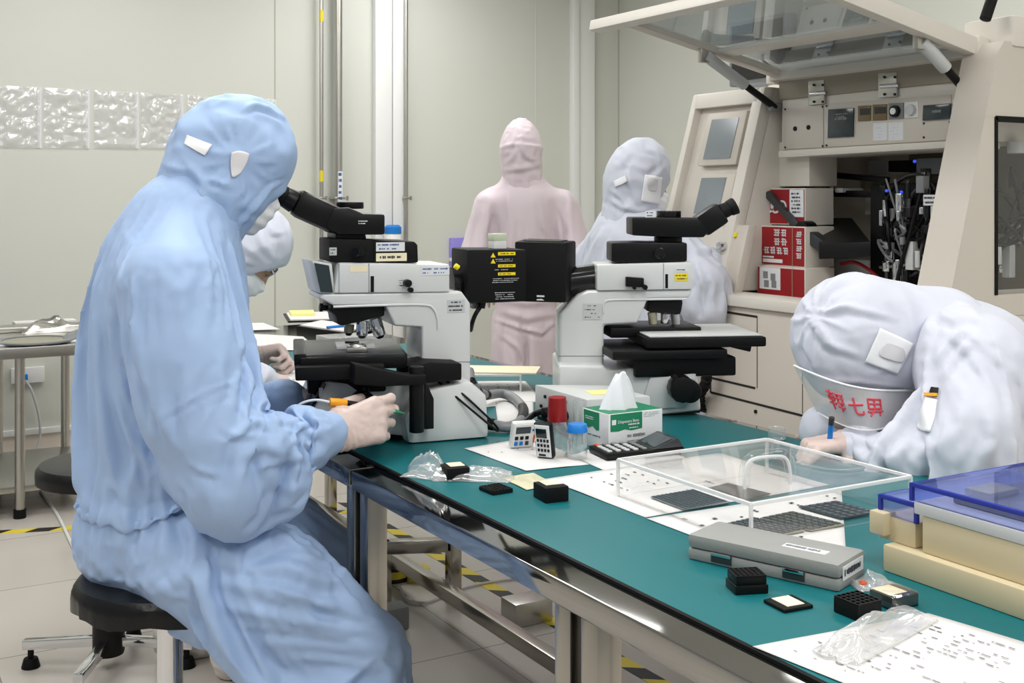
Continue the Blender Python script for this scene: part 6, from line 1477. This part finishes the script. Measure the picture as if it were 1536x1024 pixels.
hd_ = make_hood(OP, hc, HA, J(292, 322, 2.29), .088, 'blue_suit', (.114, .098, .122), subs=[(mid+nn*.072, np.array([tuple(nn), tuple(LAT), tuple(ln)]), (.075, .078, .110), .006)],
    adds=[(J(335, 300, 2.31), J(318, 372, 2.31), .072, .032, .05, LAT, 1.25), (hc+hf*.05+up_*.03, hc+hf*.084-up_*.016, .05, .026, .03, LAT, 2.0)],
    creases=[([(262, 262), (300, 288), (322, 340), (333, 392)], 7, 0.0105), ([(256, 252), (285, 258), (318, 285)], 6, 0.0090), ([(318, 320), (322, 360), (330, 392)], 6, 0.0075), ([(345, 300), (340, 340), (338, 372)], 7, 0.0060),
        ([(366, 168), (380, 160), (400, 164), (424, 178)], 3.2, 0.0090), ([(310, 145), (330, 141), (350, 143)], 3, 0.0045), ([(308, 268), (330, 275), (345, 281)], 4, 0.0075), ([(352, 300), (362, 292), (368, 282)], 3.5, 0.0060),
        ([(400, 185), (405, 215), (395, 250)], 7, 0.0045), ([(282, 170), (270, 200), (262, 235)], 6, 0.0045), ([(276, 240), (300, 262), (308, 300)], 6, 0.0060), ([(425, 272), (405, 279), (360, 335), (336, 386)], 3, 0.0060)],
    plts=[(ear, -LAT, 15, .006, .026, .09)], amp=.0042, seed=3, label='light blue hood with a pale ear window', ya=0, yb=2.6)
face_mask(OP, hc, HA)
patch('white_patch', [(281, 202), (320, 219), (309, 235), (276, 217)], 'white_mask', .003, hd_, world=OP, target=hd_)
patch('ear_window', [(343, 224), (379, 228), (360, 262), (346, 272)], 'mesh_window', .003, hd_, world=OP, target=hd_, round_=.6)
shoe(OP, J(415, 1165, 2.12), J(408, 1240, 2.12), J(500, 1260, 2.16)); shoe(OP, J(500, 1130, 2.48), J(498, 1150, 2.48), J(570, 1160, 2.52))
# gloves
wr = J(500, 650, 2.205)
gdir = (J(590, 622, 2.26)-wr).normalized()
g1, tips, th = glove('glove', OP, OP, wr, gdir, (LAT*.95-UPZ*.3), .20, ((.45, .75, .4), (.7, .95, .5), (.85, 1.0, .6), (.95, 1.05, .6)), (.7, .5), .02, side=1)
wr2 = J(436, 606, 2.47)
g2, _, _ = glove('glove', OP, OP, wr2, (J(490, 592, 2.50)-wr2).normalized(), (LAT*-.4-UPZ*.7), .19, (.5, .6, .6, .6), (.5, .3), .05, side=1)
# vacuum pen held in the near hand
t = thing('vacuum_pen', 'vacuum pick-up pen with an amber body held in the operator glove', 'pen', J(548, 607, 2.27)); mi = basis(t).inverted()
pa, pb, pc, pd, pe = [mi @ v for v in (J(494, 603, 2.235), J(520, 604, 2.25), J(575, 613, 2.275), J(592, 617, 2.283), J(607, 620, 2.29))]
obj('amber_body', B().cyl(pa, pb, .0085, .0075, bev=.002), 'amber', t, label='amber end'); obj('shaft', B().cyl(pb, pc, .0055), 'black_plastic', t); obj('white_sleeve', B().cyl(pc-(pc-pb)*.3, pc, .0068, .0060), 'white_label', t)
obj('metal_tube', B().cyl(pc, pd, .0052, .0045), 'brushed_steel', t); obj('green_tip', B().cyl(pd, pe, .0050, .001), 'green_print', t, label='green tip')
hv = [mi @ v for v in (J(495, 603, 2.235), J(470, 600, 2.24), J(445, 610, 2.24), J(428, 640, 2.25), J(420, 680, 2.26))]
obj('white_tube', B().tube(hv, .0025, 8), 'white_label', t)
# ---------------------------------------------------------------- worker in glasses, bending over the far bench
q = on_z(163, 1000, 0); sc2 = Vector((q.x, q.y, 0))
stool('black round stool of the glasses wearer, behind the blue operator', (sc2.x, sc2.y), .562, .185, .05, legs=4, rot=2.62)
LP = cam2w(-.34, .94).normalized(); FP_ = cam2w(.94, .34).normalized()
W2 = thing('person', 'person in white with glasses and mask bending over papers behind the blue operator', 'person', (sc2.x, sc2.y, 0))
h2 = J(379, 366, 3.28); H2 = head_axes(FP_*.5-UPZ*.87, FP_*.87+UPZ*.5)
def w2_prims(S, g):
    def r(px, d=3.25): return R_(px, d)+g
    S.chain([(J(195, 645, 3.22), r(62)), (J(235, 545, 3.22), r(58)), (J(290, 455, 3.25), r(54)), (J(340, 400, 3.27), r(36))], .05, LP, 1.25)
    S.cone(J(298, 452, 3.12), J(305, 448, 3.40), r(38), r(38), .04)
    S.chain([(J(303, 455, 3.10), r(36)), (J(338, 560, 3.06), r(30)), (J(398, 569, 3.16), r(19))], .025)
    S.chain([(J(312, 445, 3.42), r(36)), (J(335, 538, 3.45), r(30)), (J(374, 537, 3.36), r(20))], .025)
    S.chain([(J(205, 665, 3.10), r(42)), (J(330, 715, 3.06), r(34)), (J(352, 955, 3.10), r(26))], .03)
    S.chain([(J(205, 655, 3.34), r(42)), (J(325, 700, 3.38), r(34)), (J(302, 905, 3.30), r(28))], .03)
    return S
s2, b2 = suit_of(W2, w2_prims, 'white_suit', h2, H2, [(J(398, 569, 3.16), .06, 1), (J(374, 537, 3.36), .06, 1), (J(195, 690, 3.22), .12, 1)], h=.014, frames=18, clip_z=.09, label='white coverall')
make_hood(W2, h2, H2, J(335, 402, 3.27), .06, 'white_suit', (.098, .096, .100), subs=[(npv(h2)+H2[0]*.120-H2[2]*.030, H2, (.072, .095, .078), .006)], adds=[(h2, J(335, 400, 3.27), .085, .05, .05)],
    creases=[([(352, 360), (375, 375), (400, 395)], 5, .004), ([(385, 345), (395, 370), (415, 392)], 5, .005), ([(345, 395), (365, 390), (385, 398)], 4, .005), ([(400, 330), (410, 350), (424, 350)], 4, .004)], amp=.004, seed=11, yb=3.4)
face_mask(W2, h2, H2)
f, s, u = H2; hcv = npv(h2)
g = obj('glasses', B().tube([Vector(hcv+f*.095+s*(.032+.024*math.cos(a))+u*(.0+.017*math.sin(a))) for a in np.linspace(0, 2*PI, 17)], .0022, 6, False).tube([Vector(hcv+f*.095+s*(-.032+.024*math.cos(a))+u*(.0+.017*math.sin(a))) for a in np.linspace(0, 2*PI, 17)], .0022, 6, False).tube([Vector(hcv+f*.098-s*.010+u*.004), Vector(hcv+f*.102+u*.006), Vector(hcv+f*.098+s*.010+u*.004)], .002, 6), 'mid_grey', W2, world=W2)
for q in (-1, 1): obj('temple_arm', B().tube([Vector(hcv+f*.095+s*.056*q+u*.004), Vector(hcv+f*.04+s*.074*q+u*.004), Vector(hcv+f*.0+s*.080*q)], .002, 6), 'white_label', g, world=W2)
for q in (-1, 1): obj('lens', B().lathe([(0, -.0006), (.0225, -.0006), (.0225, .0006), (0, .0006)], 20, Matrix.Translation(Vector(hcv+f*.095+s*.032*q)) @ Vector(f).to_track_quat('Z', 'Y').to_matrix().to_4x4()), 'glass', g, world=W2)
w_ = J(376, 535, 3.35); glove('glove', W2, W2, w_, (J(425, 528, 3.37)-w_).normalized(), (-UPZ*.6+LP*-.5), .19, (1.1, 1.15, 1.2, 1.2), (.8, .5), .03, side=1)
w_ = J(402, 570, 3.17); glove('glove', W2, W2, w_, (J(440, 580, 3.24)-w_).normalized(), (-UPZ*.8+LP*.5), .18, (.8, .9, 1., 1.), (.6, .4), .03, side=-1)
q = on_z(292, 984, 0); q2 = on_z(365, 1012, 0)
shoe(W2, J(302, 925, 3.28), q-FP_*.05, q+FP_*.13, r=.048, seed=3, label='crumpled white shoe cover'); shoe(W2, J(352, 965, 3.10), q2-FP_*.03, q2+FP_*.12, r=.045, seed=5, label='crumpled white shoe cover')

# ---------------------------------------------------------------- standing worker in pink, seen from behind
W3_ = thing('person', 'person in a pale pink hooded coverall standing with the back turned', 'person', cam2w((789-CX)/FPX*5.2, 5.2))
L3 = cam2w(1, -.08).normalized(); F3 = cam2w(.08, 1).normalized()
h3 = J(782, 222, 5.2); H3 = head_axes(F3*.95-UPZ*.3, UPZ)
def w3_prims(S, g):
    def r(px, d=5.2): return R_(px, d)+g
    S.chain([(J(784, 270, 5.2), r(24)), (J(788, 305, 5.2), r(36)), (J(789, 360, 5.2), r(40)), (J(790, 425, 5.2), r(34)), (J(790, 478, 5.2), r(36))], .05, L3, 1.24)
    S.cone(J(738, 308, 5.2), J(842, 310, 5.2), r(26), r(26), .05)
    S.chain([(J(732, 312, 5.18), r(26)), (J(710, 375, 5.14), r(23)), (J(718, 425, 5.4), r(17))], .010)
    S.chain([(J(848, 314, 5.18), r(26)), (J(866, 375, 5.14), r(23)), (J(862, 425, 5.4), r(17))], .010)
    S.chain([(J(766, 480, 5.2), r(31)), (J(765, 600, 5.2), r(26)), (J(765, 706, 5.2), r(21))], .02)
    S.chain([(J(814, 480, 5.2), r(31)), (J(815, 600, 5.2), r(26)), (J(815, 706, 5.2), r(21))], .02)
    return S
def w3_band(P, N):
    D = np.zeros(len(P))
    for pts, w, a in [([(745, 480), (780, 492), (812, 500), (836, 480)], 3, .012), ([(748, 465), (790, 478), (836, 470)], 5, .008), ([(750, 500), (775, 520), (800, 560)], 4, .009), ([(752, 450), (790, 455), (830, 452)], 5, .006), ([(760, 290), (765, 330), (758, 380)], 4, .006), ([(810, 300), (815, 340), (830, 370)], 4, .006), ([(762, 272), (785, 276), (812, 272)], 3, .006), ([(755, 520), (760, 550), (780, 575)], 4, .008), ([(738, 345), (748, 370), (745, 400)], 4, .008), ([(725, 310), (718, 350), (712, 390)], 4, .006)]: D += crease(P, N, pts, w, a)
    for pts, w, a in [([(741, 318), (736, 350), (738, 400), (742, 450)], 3.5, -.022), ([(838, 318), (846, 350), (842, 400), (838, 450)], 3.5, -.022), ([(790, 495), (790, 540), (790, 600)], 3, -.015)]: D += crease(P, N, pts, w, a, two=False)
    return D
s3, b3 = suit_of(W3_, w3_prims, 'pink_suit', h3, H3, [(J(725, 425, 5.4), .07, 1), (J(852, 425, 5.4), .07, 1)], h=.016, frames=18, band=w3_band, label='pale pink coverall', head_r=(.24, .34), amp=.004, grow=.03, boost=.5, fine=True)
make_hood(W3_, h3, H3, J(785, 284, 5.2), .088, 'pink_suit', (.100, .083, .122), subs=[(npv(h3)+H3[0]*.125-H3[2]*.05, H3, (.055, .062, .085), .008)],
    creases=[([(752, 222), (766, 218), (780, 216)], 3, .007), ([(812, 222), (796, 218), (780, 216)], 3, .007), ([(780, 190), (781, 205), (780, 216)], 3, .005), ([(780, 216), (770, 235), (758, 246)], 4, .007), ([(780, 216), (790, 235), (806, 244)], 4, .007), ([(754, 256), (785, 252), (814, 246)], 4, .008)],
    plts=[(npv(h3)+H3[2]*.138-H3[0]*.03, H3[2], 18, .007, .012, .09)], amp=.005, seed=21, h=.008, label='pale pink hood gathered at the top')
face_mask(W3_, h3, H3, .008)
for px, qx in ((725, 722), (852, 856)): w_ = J(px, 428, 5.42); glove('glove', W3_, W3_, w_, (F3*.8-UPZ*.3).normalized(), -UPZ, .19, (.3, .35, .4, .4), (.4, .2), .05, side=1 if px > 800 else -1, h=.005)
for px in (765, 815): q = cam2w((px-CX)/FPX*5.2, 5.2); shoe(W3_, J(px, 705, 5.2), q, q+F3*.17, seed=px)

# ---------------------------------------------------------------- worker in white at the machine's monitors
W4 = thing('person', 'person in white facing the bonding machine monitors behind the right microscope', 'person', cam2w((950-CX)/FPX*4.0, 4.0))
F4 = cam2w(.6, .8).normalized(); L4 = cam2w(.8, -.6).normalized()
h4 = J(958, 264, 4.0); H4 = head_axes(cam2w(.86, .35).normalized()*.95-UPZ*.25, UPZ)
def w4_prims(S, g):
    def r(px, d=4.0): return R_(px, d)+g
    S.chain([(J(945, 330, 4.0), r(36)), (J(952, 380, 4.0), r(62)), (J(952, 450, 4.0), r(66)), (J(948, 540, 4.0), r(66)), (J(945, 575, 4.0), r(72))], .06, L4, 1.25)
    S.cone(J(893, 392, 4.13), J(1020, 385, 3.86), r(36), r(36), .06)
    S.chain([(J(1020, 384, 3.87), r(40)), (J(1055, 422, 3.80), r(38)), (J(1062, 428, 3.82), r(36))], .03); S.chain([(J(1062, 428, 3.82), r(35)), (J(1058, 400, 3.98), r(30)), (J(1048, 385, 4.08), r(20))], .03)
    S.chain([(J(893, 395, 4.14), r(38)), (J(880, 470, 4.18), r(32)), (J(930, 480, 4.36), r(24))], .03)
    S.chain([(J(975, 590, 3.94), r(44)), (J(985, 700, 3.92), r(36)), (J(985, 840, 3.92), r(28))], .03)
    S.chain([(J(915, 590, 4.06), r(44)), (J(920, 700, 4.06), r(36)), (J(920, 820, 4.06), r(28))], .03)
    return S
def w4_band(P, N):
    D = np.zeros(len(P))
    for pts, w, a in [([(905, 345), (890, 370), (878, 400)], 4, .008), ([(922, 345), (910, 375), (902, 410)], 4, .008), ([(1045, 372), (1070, 378), (1085, 395)], 5, .012), ([(1040, 385), (1052, 420), (1048, 455)], 5, .010), ([(1062, 405), (1070, 430), (1065, 455)], 4, .007)]: D += crease(P, N, pts, w, a)
    return D
s4, b4 = suit_of(W4, w4_prims, 'white_suit', h4, H4, [(J(1048, 385, 4.08), .06, 1), (J(930, 480, 4.36), .08, 1)], h=.014, frames=18, band=w4_band, label='white coverall', head_r=(.22, .32), amp=.003, fine=True)
hd4 = make_hood(W4, h4, H4, J(944, 345, 4.0), .095, 'white_suit', (.106, .090, .122), subs=[(npv(h4)+H4[0]*.125-H4[2]*.05, H4, (.055, .062, .085), .008)],
    creases=[([(918, 300), (935, 312), (970, 318)], 4, .010), ([(920, 255), (935, 245), (945, 225)], 5, .005), ([(940, 240), (945, 275), (960, 310)], 5, .007), ([(940, 245), (970, 255), (990, 240)], 5, .005), ([(918, 285), (930, 295), (945, 315)], 4, .007), ([(968, 222), (985, 232), (995, 255)], 4, .005)], amp=.005, seed=31, h=.007, label='white hood with an ear window')
patch('ear_patch', [(966, 260), (993, 264), (988, 308), (959, 303)], 'white_mask', .004, hd4, world=W4, target=hd4); patch('ear_window', [(970, 266), (985, 266), (984, 288), (969, 286)], 'mesh_window', .007, hd4, world=W4, target=hd4, round_=.7)
patch('white_patch', [(921, 272), (940, 262), (943, 272), (923, 281)], 'white_mask', .004, hd4, world=W4, target=hd4)
face_mask(W4, h4, H4, .008)
w_ = J(1046, 382, 4.10); glove('glove', W4, W4, w_, (F4*.8+UPZ*.3).normalized(), (L4*-.7-UPZ*.3), .18, (.5, .6, .7, .7), (.4, .3), .04, side=1, h=.005)
w_ = J(935, 480, 4.38); glove('glove', W4, W4, w_, (F4*.8+UPZ*.3).normalized(), (L4*.7-UPZ*.3), .18, (.5, .6, .7, .7), (.4, .3), .04, side=-1, h=.005)
for (px, d) in ((985, 3.92), (920, 4.06)): q = cam2w((px-CX)/FPX*d, d); shoe(W4, q+UPZ*.14, q-F4*.03, q+F4*.10, seed=px)

# ---------------------------------------------------------------- worker in white with a visor, writing at the bench
W5 = thing('person', 'person in white with a clear visor bending over the bench to write', 'person', (2.36, 1.62, 0))
U5 = camdir(-.80, -.42, .26); f5 = camdir(-.22, -.42, -.88); h5 = J(1288, 512, 2.43); H5 = head_axes(f5, U5)
def w5_prims(S, g):
    def r(px, d=2.4): return R_(px, d)+g
    S.chain([(J(1408, 515, 2.46), r(64)), (J(1452, 550, 2.47), r(102)), (J(1530, 640, 2.52), r(122)), (J(1630, 770, 2.58), r(128))], .06)
    S.cone(J(1462, 545, 2.30), J(1425, 520, 2.64), r(84), r(80), .06)
    S.chain([(J(1466, 558, 2.27), r(78)), (J(1456, 645, 2.18), r(66)), (J(1440, 678, 2.155), r(58))], .035)
    S.chain([(J(1438, 682, 2.155), r(54)), (J(1355, 690, 2.20), r(46)), (J(1284, 674, 2.285), r(31))], .03)
    S.chain([(J(1405, 540, 2.64), r(72)), (J(1310, 640, 2.64), r(52)), (J(1236, 640, 2.46), r(36))], .035)
    a = Vector((2.36, 1.50, .58)); S.cone(a, J(1630, 770, 2.58), .15+g, .16+g, .06)
    for y in (1.42, 1.74):
        S.chain([(Vector((2.36, y, .58)), .10+g), (Vector((1.98, y, .57)), .078+g), (Vector((2.02, y, .12)), .062+g)], .03)
    return S
def w5_band(P, N):
    D = np.zeros(len(P))
    for pts, w, a in [([(1400, 470), (1430, 480), (1465, 470)], 7, .007), ([(1395, 560), (1420, 520), (1450, 490)], 8, .010), ([(1405, 575), (1430, 535), (1462, 505)], 8, .008), ([(1388, 520), (1396, 480), (1390, 450)], 7, .008), ([(1485, 490), (1505, 560), (1520, 640)], 4, .005), ([(1450, 590), (1440, 640), (1400, 670)], 12, .006), ([(1478, 610), (1490, 660), (1470, 700)], 10, .006), ([(1355, 668), (1335, 690), (1345, 715)], 8, .010), ([(1300, 660), (1315, 675), (1300, 695)], 6, .007), ([(1395, 668), (1370, 690), (1380, 712)], 8, .006), ([(1425, 450), (1450, 462), (1480, 490)], 7, .006)]: D += crease(P, N, pts, w, a)
    return D
s5, b5 = suit_of(W5, w5_prims, 'white_suit', h5, H5, [(J(1284, 674, 2.285), .06, 1), (J(1238, 640, 2.46), .06, 1), (Vector((2.36, 1.58, .5)), .2, 1)], h=.0125, hb=.015, frames=26, band=w5_band, label='white coverall', head_r=(.15, .26), amp=.002, grow=.14, fine=True, boost=1.4)
crown = J(1212, 468, 2.34)
hd5 = make_hood(W5, h5, H5, J(1412, 518, 2.45), .112, 'white_suit', (.125, .112, .132), subs=[(npv(h5)+H5[0]*.165-H5[2]*.03, H5, (.075, .085, .11), .006)], adds=[(h5, J(1395, 510, 2.45), .118, .095, .05)],
    creases=[([(1212, 468), (1245, 430), (1290, 412)], 6, .006), ([(1212, 468), (1270, 462), (1345, 478)], 5, .006), ([(1212, 468), (1240, 515), (1295, 535)], 6, .007), ([(1212, 468), (1208, 520), (1225, 560)], 5, .007), ([(1212, 468), (1195, 480), (1187, 478)], 4, .005), ([(1345, 440), (1365, 470), (1372, 520)], 9, .005), ([(1190, 540), (1230, 568), (1290, 572), (1375, 582)], 4, .005), ([(1300, 535), (1330, 550), (1300, 560)], 6, .003)],
    plts=[(crown, crown-h5, 11, .006, .006, .12)], amp=.003, seed=41, h=.0055, label='white hood with gathered crown and square ear patch', yb=2.6)
patch('ear_patch', [(1318, 490), (1371, 514), (1346, 562), (1294, 543)], 'white_mask', .004, hd5, world=W5, target=hd5, nd=12)
patch('ear_window', [(1325, 510), (1356, 520), (1355, 546), (1311, 534)], 'mesh_window', .0075, hd5, world=W5, target=hd5, nd=12, round_=.7)
face_mask(W5, h5, H5)
# visor sheet
nu, nv = 24, 10; VP = np.zeros((nv, nu, 3))
for j in range(nv):
    for i in range(nu):
        a, c = i/(nu-1), j/(nv-1); bow = math.sin(PI*a)
        x0, y0_ = 1191+(1378-1191)*a, 548+(585-548)*a+14*bow; x1, y1_ = 1226+(1370-1226)*a, 618+(624-618)*a+24*bow
        d0 = 2.40-.135*bow-.02*a; d1 = 2.40-.150*bow-.02*a; VP[j, i] = tuple(at(x0+(x1-x0)*c, y0_+(y1_-y0_)*c, d0+(d1-d0)*c))
Fq = [(j*nu+i, j*nu+i+1, (j+1)*nu+i+1, (j+1)*nu+i) for j in range(nv-1) for i in range(nu-1)]
vz = obj('visor', (VP.reshape(-1, 3), Fq), 'visor', W5, ang=0, world=W5, label='clear plastic visor'); 
rim = [Vector(VP[0, i]) for i in range(nu)]; obj('visor_rim', B().tube(rim, .0022, 8, False), 'white_mask', vz, world=W5)
obj('visor_edge', B().tube([Vector(VP[j, 0]) for j in range(nv)]+[Vector(VP[-1, i]) for i in range(1, nu)]+[Vector(VP[j, -1]) for j in range(nv-2, -1, -1)], .0014, 6, False), 'acrylic_edge', vz, world=W5)
def vis(a, c):
    x = min(max(a, 0), 1)*(nu-1); y = min(max(c, 0), 1)*(nv-1); i, j = min(int(x), nu-2), min(int(y), nv-2); u, v = x-i, y-j
    return Vector(VP[j, i]*(1-u)*(1-v)+VP[j, i+1]*u*(1-v)+VP[j+1, i]*(1-u)*v+VP[j+1, i+1]*u*v)
G = {0: [((.0, .12), (.42, .12)), ((.05, .3), (.4, .3)), ((.05, .5), (.4, .5)), ((.05, .3), (.05, .5)), ((.4, .3), (.4, .5)), ((.0, .68), (.46, .68)), ((.22, .0), (.22, 1.)), ((.55, .1), (1., .1)), ((.55, .32), (1., .32)), ((.55, .55), (1., .55)), ((.62, .1), (.62, .55)), ((.92, .1), (.92, .55)), ((.55, .78), (1., .78)), ((.78, .55), (.78, 1.))],
     1: [((.0, .5), (1., .36)), ((.42, .05), (.42, .8)), ((.42, .8), (.55, .92)), ((.55, .92), (.95, .9)), ((.95, .9), (.97, .72))],
     2: [((.1, .0), (.9, .0)), ((.1, .0), (.1, .55)), ((.9, .0), (.9, .55)), ((.1, .27), (.9, .27)), ((.1, .55), (.9, .55)), ((.5, .0), (.5, .55)), ((.0, .74), (1., .74)), ((.85, .74), (.8, 1.)), ((.5, .55), (.15, 1.))]}
mat('red_ink', (206, 70, 84), .6)
for k, (ca, cc) in enumerate(((.285, .46), (.46, .46), (.63, .46))):
    b = B(); wa, wc = .135, .42
    for (p, q) in G[k]:
        n = 4; pts = []
        for i in range(n+1):
            t = i/n; a_ = ca+(p[0]+(q[0]-p[0])*t-.5)*wa; c_ = cc+(p[1]+(q[1]-p[1])*t-.5)*wc; v = vis(a_, c_); v2 = (Vector((0, 0, EYE))-v).normalized(); pts.append(v+v2*.0012)
        b.tube(pts, .0022, 6, False)
    obj('red_character', b, 'red_ink', vz, world=W5, label='red handwritten character')
# sleeve badge
bd = patch('sleeve_badge', [(1388, 596), (1408, 600), (1396, 652), (1376, 646)], 'white_label', .004, s5, world=W5, target=s5)
patch('black_label', [(1395, 582), (1411, 582), (1407, 598), (1390, 596)], 'black_plastic', .004, s5, world=W5, target=s5); patch('yellow_strip', [(1386, 592), (1409, 593), (1408, 598), (1386, 597)], 'amber', .006, s5, world=W5, target=s5)
w_ = J(1279, 662, 2.30); g5, tips, th5 = glove('glove', W5, W5, w_, camdir(-.88, -.30, -.04), camdir(-.25, -.15, -.9), .195, ((.55, .9, .5), (.75, 1., .6), (.85, 1.1, .7), (.9, 1.1, .7)), (.8, .6), .02, side=1)
w_ = J(1240, 642, 2.46); glove('glove', W5, W5, w_, camdir(-.25, .75, -.45), (-UPZ*.8), .18, (.4, .5, .5, .6), (.4, .2), .05, side=1)
for y in (1.42, 1.74): shoe(W5, Vector((2.02, y, .13)), Vector((2.05, y, 0)), Vector((1.90, y, 0)), seed=int(y*100))
t = thing('blue_pen', 'blue pen held upright by the worker with the visor', 'pen', J(1243, 684, 2.27)); mi = basis(t).inverted()
pa, pb, pc = mi @ J(1247, 634, 2.255), mi @ J(1243, 676, 2.272), mi @ J(1242, 690, 2.276)
obj('barrel', B().cyl(pa, pb, .0052), 'blue_cap', t); obj('cap', B().cyl(pa+(pa-pb).normalized()*.012, pa+(pb-pa).normalized()*.004, .0056, bev=.001), 'grey_plastic', t); obj('white_tip', B().cyl(pb, pc, .0055, .002), 'white_label', t)
sc.view_settings.exposure = EXPO
